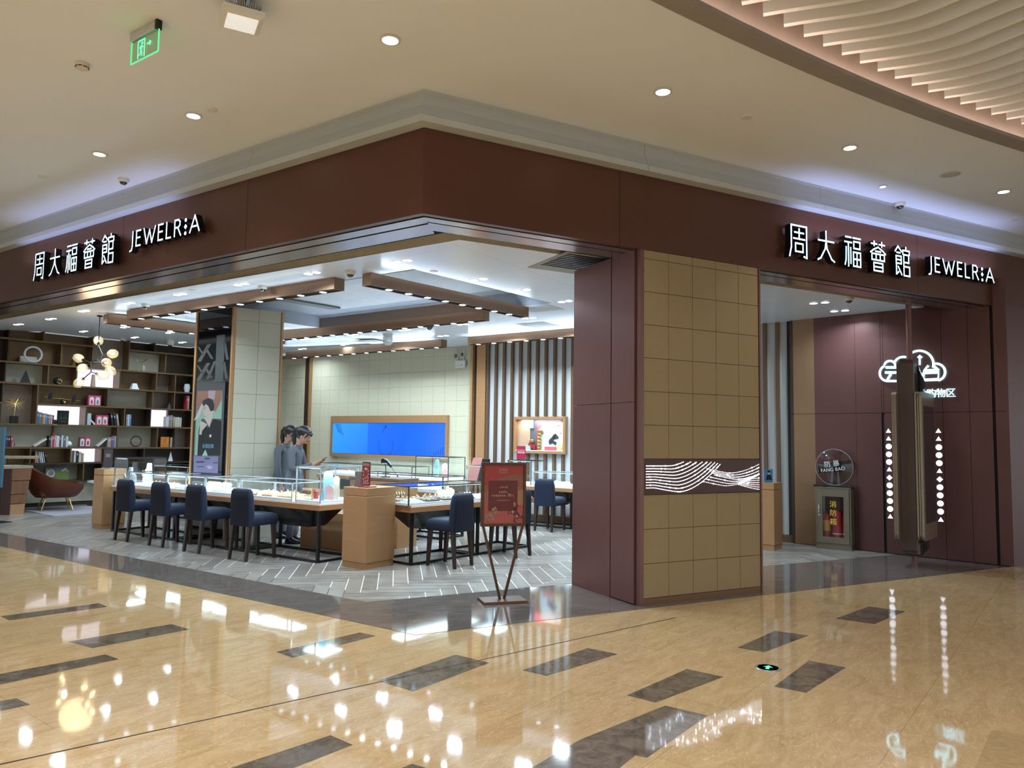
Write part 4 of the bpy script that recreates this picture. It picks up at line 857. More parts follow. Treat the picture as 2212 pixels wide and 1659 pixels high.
for x, y, w, d, pm, im, lb in [(.22, .16, .24, .18, PADW, GOLD, 'white tray at the near corner of the dark gold case'), (.22, .38, .26, .18, PADD, GOLD, 'plum tray behind the white corner tray'), (.52, .16, .24, .18, PADD, GOLD, 'plum tray second from the near corner, front row'), (.52, .42, .26, .22, PADD, GOLD, 'plum tray second from the near corner, back row'), (.84, .16, .26, .18, PADD, GOLD, 'plum tray with gold hoops left of the facing stool'), (1.18, .16, .26, .18, PADD, GOLD, 'plum tray with gold hoops above the stool back'), (.86, .44, .28, .22, PADD, GOLD, 'plum tray in the middle back of the gold case'), (1.48, .30, .16, .34, PADW, PLAT, 'white pad at the far end of the gold case')]:
    k += 1; pad_tray(lb, t2(x, y), A2, w, d, pm, im, 6, .025, k)
bangle_roll('roll of bangles on white stand behind the second stool, left one', LP(-6.05, 2.2), AL, .30, PADW, GOLD, 6); bangle_roll('roll of bangles between first and second stools', LP(-6.72, 2.22), AL, .2, PADW, GOLD, 4) if False else None
bangle_roll('roll of bangles on white stand behind the second stool, right one', LP(-5.80, 2.24), AL, .15, PADW, PLAT, 4)
bangle_roll('dark roll of gold bangles at the corner of the gold case', t2(.30, .58), A2, .30, PADD, GOLD, 7, .036); bangle_roll('white roll of bangles above the facing stool', t2(1.20, .54), A2, .28, PADW, GOLD, 6)
for i in range(3): k += 1; pad_tray('white pad in the slatted wall case, %s one' % ('left', 'middle', 'right')[i], LP(-3.05 + i * .75, 7.26), AL, .55, .32, PADW, PLAT, 6, .03, k)
for i in range(4): k += 1; pad_tray('white pad with gold in the blue reflecting case, %s' % ('far left', 'centre left', 'centre right', 'far right')[i], LP(-5.1 + i * .44, 4.72), AL, .36, .3, PADW, GOLD, 6, .03, k)
for i in range(4): k += 1; pad_tray('gold filled pad in the case behind the corner case, %s' % ('far left', 'centre left', 'centre right', 'far right')[i], LP(-9.85 + i * .6, 3.8), AL, .46, .3, PADW, GOLD, 6, .04, k)
for i in range(3): k += 1; pad_tray('white pad in the dark framed case by the screen wall, %s one' % ('left', 'middle', 'right')[i], LP(-8.8 + i * .9, 7.3), AL, .6, .3, PADW, PLAT, 6, .03, k)
def bust(label, o, rz, m, s=1.0, necklace=True):
    t = thing('necklace_bust', label, 'jewellery bust', Vector((o.x, o.y, ZD)), rz)
    mb = MB(); rings = []
    for z, wx, wy, cyy in ((0, .10, .06, 0), (.05, .115, .06, 0), (.12, .11, .055, 0), (.165, .075, .045, .005), (.19, .04, .035, .012), (.25, .034, .030, .015), (.262, .030, .026, .015)):
        rings.append([(wx * s * cos(2 * pi * i / 20), (cyy + wy * sin(2 * pi * i / 20)) * s, z * s) for i in range(20)])
    mb.loft(rings, m); mb.build('bust', t, sharp=60)
    if necklace:
        mb = MB(); mb.tube([(x_ * s, (-.062 if abs(x_) < .05 else -.05) * s, (.09 + 18 * x_ * x_) * s) for x_ in [(-.065 + .13 * i / 12) for i in range(13)]], .0035, GOLD, 5); mb.build('necklace', t)
bust('white necklace bust in the tall left end case, right one', LP(-7.93, 2.2), AL - .3, PADW, 1.25); bust('grey necklace bust in the tall left end case, left one', LP(-8.03, 1.95), AL + .5, mat('grey_velvet', (.22, .25, .28), .8), 1.0)
bust('pale grey bust in the tall case left of the poster', t2(2.0, .34), A2 + .6, mat('pale_grey_velvet', (.45, .47, .50), .8), 1.3)
# arch display in the tall right case
def arch_panel(label, o, rz, w, h, m, z=ZD, d=.02):
    mb = MB(); pts = [(-w / 2, 0, 0), (w / 2, 0, 0)] + [(w / 2 * cos(pi * i / 14), 0, h - w / 2 + w / 2 * sin(pi * i / 14)) for i in range(15)]
    mb.slab(pts, (0, d, 0), m); return solo('arch_panel', mb, label, 'display arch', Vector((o.x, o.y, z)), rz, 'pastel arch panels in the tall cases')
arch_panel('tall pastel blue arch in the front tall case', LP(-3.33, 2.02), AL + .35, .13, .37, BLUEP); arch_panel('narrow cream arch beside the blue arch in the front tall case', LP(-3.26, 2.10), AL + .35, .09, .30, CREAMP); arch_panel('low pink arch in the front tall case', LP(-3.26, 1.99), AL + .35, .11, .19, PINKP)
arch_panel('pale blue arch in the tall case below the screen', LP(-5.85, 7.2), AL, .10, .38, BLUEP); arch_panel('pale cream arch in the tall case below the screen', LP(-5.72, 7.3), AL, .12, .3, CREAMP); arch_panel('pink arch in the tall case below the screen', LP(-5.62, 7.2), AL, .16, .2, PINKP); arch_panel('pale pink oval back in the tall case beside the poster', t2(2.16, .16), A2 - .9, .16, .30, PINKP)
t = thing('gold_tree_ornament', 'row of small gold trees on a stand in the front tall case', 'ornament', LP(-3.50, 1.86, ZD), AL)
mb = MB(); mb.box(-.09, -.012, 0, .06, .012, .008, PADW); mb.build('stand', t)
for i in range(5):
    mb = MB(); x = -.075 + i * .03; mb.cyl((x, 0, .008), (x, 0, .035), .003, GOLD, None, 6); mb.sphere((x, 0, .045), .016, GOLD, (1, .7, .8), 8, 6); mb.build('tree', t)
mb = MB(); mb.lathe([(.016, 0), (.012, .04), (.02, .07), (.008, .10), (.016, .13), (.006, .16), (0, .17)], GOLD, 8); solo('gold_figurine', mb, 'upright gold leaf figurine before the blue arch', 'ornament', LP(-3.40, 1.83, ZD), AL)
mb = MB(); mb.box(-.05, -.02, 0, .05, .02, .10, REDC, .006); mb.box(-.05, -.02, .10, -.01, .02, .13, REDC, .004); solo('red_block_ornament', mb, 'dark red block ornament beside the gold trees in the front tall case', 'ornament', LP(-3.52, 1.98, ZD), AL)
mb = MB(); mb.box(-.025, -.004, 0, .025, .004, .10, BLUEP); solo('price_card', mb, 'small upright blue card before the pink arch', 'card', LP(-3.24, 1.86, ZD), AL + .4, None, None)
mb = MB(); mb.lathe([(.05, 0), (.06, .09), (.07, .10), (.07, .20), (.05, .24), (0, .25)], mat('shell_white', (.68, .72, .74), .5), 16); solo('shell_ornament', mb, 'white rounded shell ornament in the blue reflecting case', 'ornament', LP(-3.50, 4.6, ZD), AL); bpy.data.objects['shell_ornament'].scale = (.8, .8, .6)

# ---- pedestals with lids
def pedestal(label, o, rz, w, d, h, m=COPPER):
    t = thing('bronze_pedestal', label, 'pedestal', o, rz, 'bronze counter pedestals')
    mb = MB(); mb.box(.008, .008, 0, w - .008, d - .008, .075, m, .002, 1); mb.build('plinth', t)
    mb = MB(); mb.box(0, 0, .078, w, d, h - .105, m, .003, 1); mb.build('body', t)
    mb = MB(); mb.box(0, 0, h - .10, w, d, h, m, .003, 1); mb.build('lid', t)
    return t
P1 = LP(-2.78, 1.79); pedestal('tall bronze pedestal at the corner between the two front counters', P1, AL, .41, .50, .98)
pedestal('bronze pedestal at the left end of the front counter, carrying the dark sign', LP(-8.78, 1.74), AL, .32, .40, 1.0)
p3 = at(1673, 1190); r3 = A2 - pi / 2; x3 = Vector((cos(r3), sin(r3), 0)); pedestal('bronze pedestal behind the tiled pier in the right opening', p3 - x3 * .42, r3, .42, .34, 1.0)
# phone holder and folder on the front pedestal
t = thing('lattice_stand', 'dark red stand cut with white teardrop lattice on the front pedestal', 'display stand', P1 + RLv * .23 + NL * .12 + Vector((0, 0, .98)), AL - .05)
mb = MB(); mb.box(-.06, -.04, 0, .12, .10, .012, REDC, .003); mb.build('foot', t)
RCASE = mat('maroon_gloss', (.10, .012, .012), .25)
mb = MB(); pts = []
for q, (cx, cz) in enumerate(((.085, .30), (-.03, .30), (-.03, .03), (.085, .03))):
    for j in range(5): a = pi / 2 * q + pi / 2 * j / 4; pts.append((cx + .012 * cos(a), 0, cz + .012 * sin(a)))
mb.slab(pts, (0, .012, 0), RCASE); o = mb.build('panel', t)
LW = mat('lattice_white', (.72, .62, .62), .5); LR = mat('lattice_red', (.27, .02, .022), .4)
mb = MB(); mb.poly([(-.034, -.001, .034), (.089, -.001, .034), (.089, -.001, .296), (-.034, -.001, .296)], LR); rr = random.Random(3)
def leaf(x, z, l, w, a): mb.poly([(x + cos(a) * l * u - sin(a) * w * v, -.002, z + sin(a) * l * u + cos(a) * w * v) for u, v in ((-.5, 0), (-.2, .5), (.35, .5), (.5, 0), (.35, -.5), (-.2, -.5))], LW)
for i in range(9): leaf(-.026 + i * .0135, .285, .010, .007, rr.uniform(0, 3)); leaf(-.026 + i * .0135, .270, .012, .006, 1.2)
for i in range(5): leaf(.008 + i * .010, .222 - abs(i - 2) * -.004, .036, .008, -1.57 + (i - 2) * .3)
for x, z, a in ((-.02, .19, -.9), (-.015, .15, -1.0), (.07, .20, .9), (.075, .16, .9), (.05, .13, .7), (-.02, .10, -1), (.02, .11, .7), (.07, .11, .9), (.0, .07, 1.5), (.03, .075, .7), (.06, .08, .9), (-.01, .045, 1.2), (.02, .05, 1.5), (.05, .048, 1.1), (.075, .05, .7)): leaf(x, z, .03, .009, a)
mb.build('lattice', o, fix=False)
mb = MB(); mb.hexa([(-.05, 0, 0), (.05, 0, 0), (.05, .07, 0), (-.05, .07, 0)], [(-.035, .02, .185), (.05, .02, .19), (.05, .05, .19), (-.035, .05, .185)], mat('taupe_leather', (.18, .125, .125), .5)); solo('folder_stand', mb, 'taupe leather menu folder standing left of the red lattice stand', 'folder', P1 + RLv * .10 + NL * .12 + Vector((0, 0, .98)), AL - .1)
# dark sign on the left pedestal
t = thing('counter_sign', 'dark upright counter sign with red edge on the left pedestal', 'sign', LP(-8.60, 1.88, 1.0), AL + .15)
mb = MB(); mb.box(-.11, -.01, .02, .11, .0, .33, mat('sign_navy', (.018, .014, .022), .25), .004); mb.build('panel', t)
mb = MB(); mb.box(-.125, -.004, .02, -.11, .0, .33, REDC); mb.build('red_edge', t)
mb = MB(); mb.box(-.11, -.05, 0, .11, .05, .02, STEEL, .004); mb.build('foot', t)
for i in range(2): textobj('自助服务', .032, mat('sign_lettering', (.7, .68, .66), .5), t, 'lettering', (0, -.0115, .235 - i * .03))
# flyer stands on the pedestal in the right opening
t = thing('flyer_stand', 'clear stand with blue flyer showing a person in black, right opening pedestal', 'flyer', p3 - x3 * .12 + DD * .12 + Vector((0, 0, 1.0)), AR - .1)
mb = MB(); mb.box(-.075, 0, .0, .075, .006, .20, mat('flyer_blue', (.05, .22, .42), .3)); mb.build('flyer', t)
mb = MB(); mb.disc((0, -.001, .145), .026, mat('flyer_skin', (.52, .36, .28), .5), 14, (0, 1, 0)); mb.poly([(-.06, -.001, .04), (.06, -.001, .04), (.035, -.001, .115), (-.035, -.001, .115)], mat('flyer_black', (.01, .01, .012), .5)); mb.poly([(-.028, -.0015, .15), (.028, -.0015, .15), (.024, -.0015, .178), (-.024, -.0015, .178)], mats_black if False else mat('flyer_black', (.01, .01, .012), .5)); mb.build('picture', t, fix=False)
mb = MB(); mb.box(-.07, 0, 0, .05, .008, .24, mat('flyer_dark', (.02, .025, .04), .3)); solo('dark_flyer_stand', mb, 'dark flyer stand half hidden behind the tiled pier', 'flyer', p3 - x3 * .30 + DD * .16 + Vector((0, 0, 1.0)), AR - .1)
# barcode scanner on a gooseneck
sc = LP(-3.42, 3.55, 0); t = thing('cash_cabinet', 'low copper cabinet behind the front counter carrying the barcode scanner', 'cabinet', LP(-4.25, 3.28), AL)
mb = MB(); mb.box(0, 0, 0, 1.0, .42, .96, COPPER, .003, 1); mb.build('body', t)
mb = MB(); mb.box(-.01, -.01, .96, 1.01, .43, 1.0, mat('cabinet_top', (.16, .085, .05), .4), .003, 1); mb.build('top', t)
mb = MB(); mb.box(.5, -.004, .1, .505, 0, .9, DARK); mb.build('door_gap', t)
t = thing('barcode_scanner', 'black barcode scanner on a gooseneck stand behind the front counter', 'scanner', LP(-3.74, 3.52, 1.0), AL)
mb = MB(); mb.lathe([(.07, 0), (.065, .012), (.02, .02), (.012, .03)], BLACK, 20); mb.build('base', t)
mb = MB(); mb.tube([(0, 0, .02), (.003, 0, .09), (-.005, 0, .15), (-.02, 0, .2)], .006, BLACK, 8); mb.build('gooseneck', t)
mb = MB(); mb.loft([[(-.075 + dx, dy, .235 + dz) for dx, dy, dz in ((0, -.03, -.03), (0, .03, -.03), (0, .03, .03), (0, -.03, .03))], [(-.03 + dx, dy, .25 + dz) for dx, dy, dz in ((0, -.032, -.035), (0, .032, -.035), (0, .032, .03), (0, -.032, .03))], [(.03, -.022, .215), (.03, .022, .215), (.04, .022, .25), (.04, -.022, .25)], [(.10, -.016, .15), (.10, .016, .15), (.12, .016, .18), (.12, -.016, .18)]], BLACK, smooth=False); mb.build('scanner_head', t)
mb = MB(); mb.tube([(.11, 0, .16), (.14, .01, .11), (.19, .03, .05), (.22, .05, .005)], .003, BLACK, 6); mb.build('cable', t)
# cabinets behind the counters
VWOOD = mat('vertical_grain_wood', (.30, .155, .065), .45, var=.25, vs=10, stretch=(14, 14, 1))
def lowcab(label, o, rz, w, d, h, louver=False):
    t = thing('low_cabinet', label, 'cabinet', o, rz); mb = MB(); mb.box(0, 0, 0, w, d, h, VWOOD, .003, 1); mb.build('body', t)
    if louver:
        mb = MB()
        for i in range(14): mb.box(.04, -.004, .1 + i * .022, w - .04, 0, .11 + i * .022, DARK)
        mb.build('louvre', t)
    else:
        mb = MB(); mb.box(w * .3, -.003, .0, w * .3 + .004, 0, h, DARK); mb.build('door_gap', t)
lowcab('low vertical-grain wood cabinet behind the legs of the front counter', LP(-4.55, 2.62), AL, 1.5, .4, .52)
lowcab('low wood cabinet with louvred front, seen between the stool legs', LP(-7.35, 4.45), AL, .9, .4, .62, True)
t = thing('swivel_stool', 'black swivel stool with chrome foot behind the front pedestal', 'stool', at(878, 1168), 0)
mb = MB(); mb.lathe([(.20, 0), (.19, .012), (.05, .022), (.03, .05), (0, .05)], CHROME, 28); mb.build('foot', t)
mb = MB(); mb.cyl((0, 0, .05), (0, 0, .45), .028, CHROME); mb.build('column', t)
mb = MB(); mb.lathe([(.0, .45), (.18, .45), (.20, .48), (.19, .53), (.10, .545), (0, .545)], BLACK, 28); mb.build('seat', t)
t = thing('waste_bin', 'cylindrical brushed steel bin under the front counter', 'bin', at(541, 1180), 0)
mb = MB(); mb.lathe([(.0, 0), (.11, 0), (.11, .34), (.0, .34)], STEEL, 24); mb.build('body', t)
mb = MB(); mb.lathe([(.112, .32), (.112, .35), (.06, .36), (0, .36)], STEEL, 24); mb.build('lid', t)

# ---- things on the far counters
def red_sign(): 
    t = thing('red_counter_sign', 'small crimson sign with white lettering on the slatted wall counter', 'sign', LP(-3.75, 7.2, 1.21), AL)
    mb = MB(); mb.box(-.10, 0, 0, .10, .008, .26, mat('crimson', (.30, .012, .05), .4)); mb.build('panel', t)
    textobj('自助服务区', .034, mat('sign_peach', (.75, .42, .34), .5), t, 'lettering', (0, -.001, .175)); textobj('欢迎光临', .04, mat('sign_cream', (.85, .80, .76), .5), t, 'lettering', (0, -.001, .135))
red_sign()
t = thing('pink_box_display', 'slanted dusty pink box display beside the far counter', 'display box', LP(-4.85, 7.2, .748), AL)
mb = MB(); mb.hexa([(-.16, -.08, 0), (.10, -.08, 0), (.10, .1, 0), (-.16, .1, 0)], [(-.06, .02, .47), (.17, .02, .47), (.17, .1, .47), (-.06, .1, .47)], mat('dusty_pink', (.38, .16, .14), .5)); mb.build('body', t)
mb = MB(); mb.hexa([(.11, -.05, 0), (.26, -.05, 0), (.26, .1, 0), (.11, .1, 0)], [(.18, .0, .45), (.30, .0, .45), (.30, .1, .45), (.18, .1, .45)], BLACK); mb.build('black_panel', t)
mb = MB(); mb.box(-.1, -.08, 0, .1, .06, .13, mat('olive_brown', (.14, .095, .05), .5), .004); solo('brown_box', mb, 'small brown box standing between the far cases', 'box', LP(-3.28, 4.75, .748), AL)
# ================================================================== WALL THINGS
# ---- three-part video wall
t = thing('video_wall', 'three blue screens side by side in one bronze frame on the beige wall', 'screen', LP(SX0, BW, SZ0), AL); w_, h_ = SX1 - SX0, SZ1 - SZ0
fz = lambda y: (lpx(845, y, BW)[1] - SZ0)
z0s, z1s = lpx(843, 982, BW)[1] - SZ0, lpx(843, 914.5, BW)[1] - SZ0
mb = MB(); mb.box(0, -.07, 0, w_, 0, z0s - .01, COPPER); mb.box(0, -.07, z1s + .01, w_, 0, h_, COPPER); mb.box(0, -.07, z0s - .01, .05, 0, z1s + .01, COPPER); mb.box(w_ - .05, -.07, z0s - .01, w_, 0, z1s + .01, COPPER); mb.build('frame', t)
def screenmat(name, c0, c1, es):
    m = bpy.data.materials.new(name); m.use_nodes = True; nt = m.node_tree; b = nt.nodes['Principled BSDF']; L = nt.links.new
    tc = nt.nodes.new('ShaderNodeTexCoord'); sp = nt.nodes.new('ShaderNodeSeparateXYZ'); L(tc.outputs['Generated'], sp.inputs[0]); cr = nt.nodes.new('ShaderNodeValToRGB'); e = cr.color_ramp.elements; e[0].color = (*c0, 1); e[1].color = (*c1, 1)
    ad = nt.nodes.new('ShaderNodeMath'); ad.operation = 'MULTIPLY_ADD'; L(sp.outputs['Z'], ad.inputs[0]); ad.inputs[1].default_value = -.4; ad.inputs[2].default_value = .4
    a2 = nt.nodes.new('ShaderNodeMath'); a2.operation = 'MULTIPLY_ADD'; L(sp.outputs['X'], a2.inputs[0]); a2.inputs[1].default_value = .6; L(ad.outputs[0], a2.inputs[2]); L(a2.outputs[0], cr.inputs[0])
    L(cr.outputs[0], b.inputs['Emission Color']); b.inputs['Emission Strength'].default_value = es; b.inputs['Base Color'].default_value = (.01, .01, .02, 1); b.inputs['Roughness'].default_value = .15; return m
SCR = [screenmat('screen_blue_a', (.035, .33, .95), (.012, .19, .95), 1.15), screenmat('screen_blue_b', (.010, .15, .90), (.004, .12, .88), 1.15), screenmat('screen_blue_c', (.006, .13, .95), (.004, .14, .98), 1.15)]
sw = (w_ - .10) / 3; LN = [emat('screen_line_dark', (.006, .03, .20), .8), emat('screen_line_pale', (.02, .07, .5), .9)]
for i in range(3):
    mb = MB(); mb.box(.05 + sw * i + .004, -.035, z0s, .05 + sw * (i + 1) - .004, -.02, z1s, SCR[i]); o = mb.build('screen', t)
    mb = MB(); xm = .05 + sw * i; H_ = z1s - z0s
    if i == 0:
        for k in range(5): mb.tube([(xm + .08 + k * .045, -.0365, z1s - .01), (xm + .12 + k * .05 + .03, -.0365, z1s - .12 - k * .03), (xm + .2 + k * .05, -.0365, z1s - .22 - k * .02)], .006, LN[0 if k < 3 else 1], 4)
    elif i == 1:
        for k in range(30):
            a = -pi * 1.05 + pi * 1.1 * k / 29 + .03; c = Vector((xm + sw * .50, -.0365, z0s + H_ * .34)); d = Vector((cos(a), 0, sin(a) * 1.25)); mb.tube([c + d * .20, c + d * .255], .005, LN[0], 4)
        mb.tube([(xm + sw * .38, -.0365, z0s + H_ * .68), (xm + sw * .48, -.0365, z0s + H_ * .93)], .006, LN[0], 4); mb.sphere((xm + sw * .49, -.0365, z0s + H_ * .88), .03, LN[0], (.6, .05, 1.6), 8, 6)
    else:
        mb.tube([(xm + sw * (.35 + .6 * k / 16), -.0365, z0s + H_ * (.35 + .38 * sin(pi * .55 * k / 16))) for k in range(17)], .005, LN[1], 4)
        for k in range(6): mb.tube([(xm + sw * (.74 + k * .045), -.0365, z0s + .03), (xm + sw * (.70 + k * .06), -.0365, z0s + H_ * (.10 + .045 * k))], .007, LN[0], 4)
    mb.build('necklace_drawing', o)
# ---- emergency light
ax_, az_ = lpx(997, 785, BW); t = thing('emergency_light', 'white twin-head emergency light on the beige wall right of the screens', 'emergency light', LP(ax_, BW, az_), AL)
mb = MB(); mb.box(-.135, -.06, -.10, .135, -.001, .06, OFFW, .008); mb.build('box', t)
for x, z in ((-.09, .16), (.075, .175)):
    mb = MB(); mb.cyl((x, -.03, .06), (x, -.04, z - .05), .012, OFFW); mb.cyl((x, -.02, z), (x, -.085, z), .04, OFFW, .062, 18); o = mb.build('lamp_head', t)
    mb = MB(); mb.disc((x, -.087, z), .05, CHROME, 18, (0, 1, 0)); mb.build('reflector', o)
mb = MB(); mb.tube([(.135, -.02, -.06), (.17, -.02, -.02), (.16, -.015, .05), (.135, -.02, .06)], .004, BLACK, 5); mb.build('cable', t)
mb = MB(); mb.box(-.01 + .06, -.02, .20, .11, -.001, .29, OFFW, .004); mb.build('socket', t)
mb = MB(); mb.box(-.07, -.0615, .005, -.045, -.0605, .02, STEEL); mb.build('badge', t)
textobj('EMERGENCY', .022, mat('print_grey', (.15, .15, .16), .5), t, 'lettering', (-.045, -.062, -.05)); mb = MB(); mb.disc((.05, -.062, -.04), .014, mat('print_grey', (.15, .15, .16), .5), 12, (0, 1, 0)); mb.build('button', t)
# ---- lit niche with the red seasonal display
nw, nh = NX1 - NX0, NZ1 - NZ0
t = thing('niche_window', 'lit display niche in the slatted wall with a red and white seasonal backdrop', 'display niche', LP(NX0, BW - .09, NZ0), AL)
mb = MB(); f = .05; mb.box(-f, -.02, -f, nw + f, .085, 0, COPPER); mb.box(-f, -.02, nh, nw + f, .085, nh + f, COPPER); mb.box(-f, -.02, 0, 0, .085, nh, COPPER); mb.box(nw, -.02, 0, nw + f, .085, nh, COPPER); mb.build('frame', t)
NB = mat('niche_pale', (.72, .66, .62), .6); NR_ = mat('niche_rose', (.62, .10, .12), .5); NBK = mat('niche_grey', (.10, .11, .13), .5); NW = mat('niche_white', (.80, .80, .82), .5); NBL = mat('niche_ice_blue', (.55, .74, .82), .5); NY = mat('niche_yellow_green', (.66, .60, .30), .5); NTAN = mat('niche_tan', (.45, .30, .20), .5)
mb = MB(); d = .084
mb.box(0, d - .004, 0, nw, d, nh, NBK); mb.box(0, 0, -.001, nw, d, .012, NW); mb.build('back_panel', t)
mb = MB(); mb.box(0, d - .03, .012, nw * .27, d - .005, nh, NTAN); mb.build('tan_panel', t)
mb = MB(); mb.box(nw * .42, d - .03, .012, nw, d - .006, nh * .94, NR_, .02); mb.build('rose_panel', t)
mb = MB(); pts = [(nw * .44, 0, .012), (nw * .995, 0, .012), (nw * .995, 0, nh * .90)] + [(nw * .74 + nw * .30 * cos(a), 0, nh * .42 + nh * .50 * sin(a)) for a in [pi * (.42 + .62 * k / 14) for k in range(15)]]
mb.slab([(p[0], d - .034, p[2]) for p in pts], (0, .004, 0), NB); mb.build('cloud_panel', t)
mb = MB(); mb.slab([(nw * .73 + nw * .21 * cos(2 * pi * k / 24), d - .040, nh * .36 + nh * .19 * sin(2 * pi * k / 24)) for k in range(24)], (0, .005, 0), NBL); mb.build('ice_blue_disc', t)
mb = MB()
for x, z, r in ((.87, .80, .05), (.92, .56, .03), (.86, .62, .018), (.75, .68, .012), (.50, .66, .02), (.45, .57, .02), (.82, .76, .012)):
    mb.poly([(nw * x + r * c[0], d - .0365, nh * z + r * c[1]) for c in ((0, 1), (.22, .22), (1, 0), (.22, -.22), (0, -1), (-.22, -.22), (-1, 0), (-.22, .22))], NBK)
mb.build('star_shapes', t, fix=False)
mb = MB()
for a, b, w in (((.70, .30), (.84, .52), .07), ((.80, .52), (.80, .42), .07), ((.72, .33), (.84, .23), .06), ((.70, .32), (.72, .22), .06), ((.76, .40), (.88, .44), .05)):
    p, q = Vector((nw * a[0], nh * a[1])), Vector((nw * b[0], nh * b[1])); dd = (q - p).normalized(); n = Vector((-dd.y, dd.x)) * w / 2; mb.hexa([(c.x, d - .050, c.y) for c in (p - n, q - n, q + n, p + n)], [(c.x, d - .041, c.y) for c in (p - n, q - n, q + n, p + n)], mat('dark_ornament', (.05, .045, .05), .4))
mb.build('dark_ornament', t)
mb = MB(); mb.box(nw * .60, .03, .012, nw * .83, .06, nh * .14, NR_); mb.box(nw * .59, .025, nh * .14, nw * .85, .065, nh * .17, NW); mb.build('rose_plinth', t)
mb = MB(); mb.sphere((nw * .90, .045, .105), .095, NY, (.85, .25, 1.0), 16, 10); mb.build('green_mound', t)
mb = MB(); mb.hexa([(nw * .50, .04, .012), (nw * .585, .04, .012), (nw * .585, .06, .012), (nw * .50, .06, .012)], [(nw * .53, .04, nh * .62), (nw * .66, .04, nh * .60), (nw * .66, .06, nh * .60), (nw * .53, .06, nh * .62)], NBL); mb.build('ice_blue_slope', t)
mb = MB()
for k in range(5): mb.box(nw * .462, .005, .014 + k * .068, nw * .535, .04, .068 + k * .068, GOLD, .006)
mb.box(nw * .47, .0, .36, nw * .58, .042, .42, GOLD, .01); mb.build('gold_stack', t)
mb = MB(); mb.box(nw * .20, .02, .012, nw * .30, .06, nh * .17, BLUEP); mb.hexa([(nw * .25, .02, nh * .16), (nw * .40, .02, nh * .03), (nw * .40, .05, nh * .03), (nw * .25, .05, nh * .16)], [(nw * .27, .02, nh * .26), (nw * .41, .02, nh * .16), (nw * .41, .05, nh * .16), (nw * .27, .05, nh * .26)], REDC); mb.build('red_figure', t)
mb = MB(); mb.box(nw * .28, .01, nh * .26, nw * .37, .05, nh * .36, GOLD, .01); mb.build('gold_block', t)
mb = MB(); mb.box(nw * .29, .03, nh * .72, nw * .345, .06, nh, mat('niche_lilac', (.55, .56, .70), .5)); mb.build('hanging_strip', t)
area('niche_lamp', LP(NX0 + nw / 2, BW - .10, NZ1 - .03), nw * .8, .04, 5, (1, .95, .9), (radians(25), 0, AL))

# ---- digital poster on the dark glass column front
PP = 2.33
def kx_(px, py): a, z = lpx(px, py, PP); return a, z
A0, A1 = kx_(419, 850)[0], kx_(497, 850)[0]
mb = MB(); t = thing('display_column', 'tall dark glass column front with copper edges and an inset portrait screen', 'display column', LP(0, PP, 0), AL)
GLB = mat('black_glass', (.006, .007, .009), .06, spec=.7, var=0)
mb.box(A0 + .035, 0, 0, A1, .05, ZC - .002, GLB); mb.build('glass_front', t)
for x0, x1, y0 in ((A0 - .01, A0 + .035, -.02), (A1 - .004, A1 + .04, -.02)):
    mb = MB(); mb.box(x0, y0, 0, x1, .05, ZC - .002, COPPER); mb.build('copper_edge', t)
# grey woven strips drawn flat over the glass
ET = mat('strip_grey', (.045, .058, .066), .4)
a_l, a_r = A0 + .04, A1 - .01; wz0, wz1 = kx_(455, 1000)[1], kx_(455, 742)[1]
wz0 = kx_(455, 905)[1]
mb = MB(); Wd = a_r - a_l
def para(u, z, wid, ln, sl):
    p = [(u, z), (u + wid, z), (u + wid + sl * ln, z + ln), (u + sl * ln, z + ln)]
    q = [(min(max(x, a_l), a_r), zz) for x, zz in p if wz0 <= zz <= wz1 + .01]
    if len(q) >= 3: mb.poly([(x, -.0008, zz) for x, zz in q], ET)
mb.poly([(a_l + Wd * .56, -.0008, wz0), (a_l + Wd * .80, -.0008, wz0), (a_l + Wd * .80, -.0008, wz1 + .12), (a_l + Wd * .56, -.0008, wz1 + .12)], ET)
hh = (wz1 - wz0)
for i in range(4):
    z = wz0 + hh * i / 4
    para(a_l + .005, z + .02, .11, hh / 4 * .9, .95); para(a_l + Wd * .30, z + .03, .08, hh / 4 * .95, .65); para(a_l + Wd * .42, z + .05, .07, hh / 4 * .6, -1.0); para(a_l + .15, z + .12, .06, hh / 4 * .5, -1.1); para(a_l + Wd * .86, z + .02, .07, hh / 4 * .9, -.35)
mb.build('woven_pattern', t, fix=False)
# the screen
def sq(*pts): return [(kx_(x, y)[0], kx_(x, y)[1]) for x, y in pts]
Pz = lambda zx, zy: (410 + zx / 7.54, 820 + zy / 7.54)
mb = MB(); bx0, bz0 = kx_(*Pz(85, 1510)); bx1, bz1 = kx_(*Pz(600, 30)); mb.box(bx0 - .02, -.03, bz0 - .02, bx1 + .01, -.001, bz1, GLB); scr = mb.build('screen', t)
E_ = lambda n, c, s=.8: emat(n, c, s)
def flatp(mb, pts, m, y): mb.poly([(*[kx_(*Pz(*p))[0]], y, kx_(*Pz(*p))[1]) for p in pts], m)
mb = MB()
flatp(mb, [(105, 1235), (150, 1235), (170, 830), (220, 640), (430, 640), (545, 640), (560, 175), (150, 190)], E_('poster_mint', (.17, .30, .24), .55), -.0305)
flatp(mb, [(150, 190), (560, 175), (545, 330), (450, 520), (220, 400), (140, 560)], E_('poster_rust', (.20, .10, .075), .5), -.031)
flatp(mb, [(95, 670), (230, 380), (280, 330), (180, 620)], E_('poster_grey', (.35, .36, .36), .5), -.0315)
flatp(mb, [(330, 180), (450, 180), (430, 330), (330, 300)], E_('poster_mauve', (.26, .22, .25), .5), -.0315)
flatp(mb, [(150, 1235), (185, 850), (280, 770), (350, 780), (420, 640), (540, 680), (520, 1235)], E_('poster_black', (.004, .005, .008), .4), -.032)
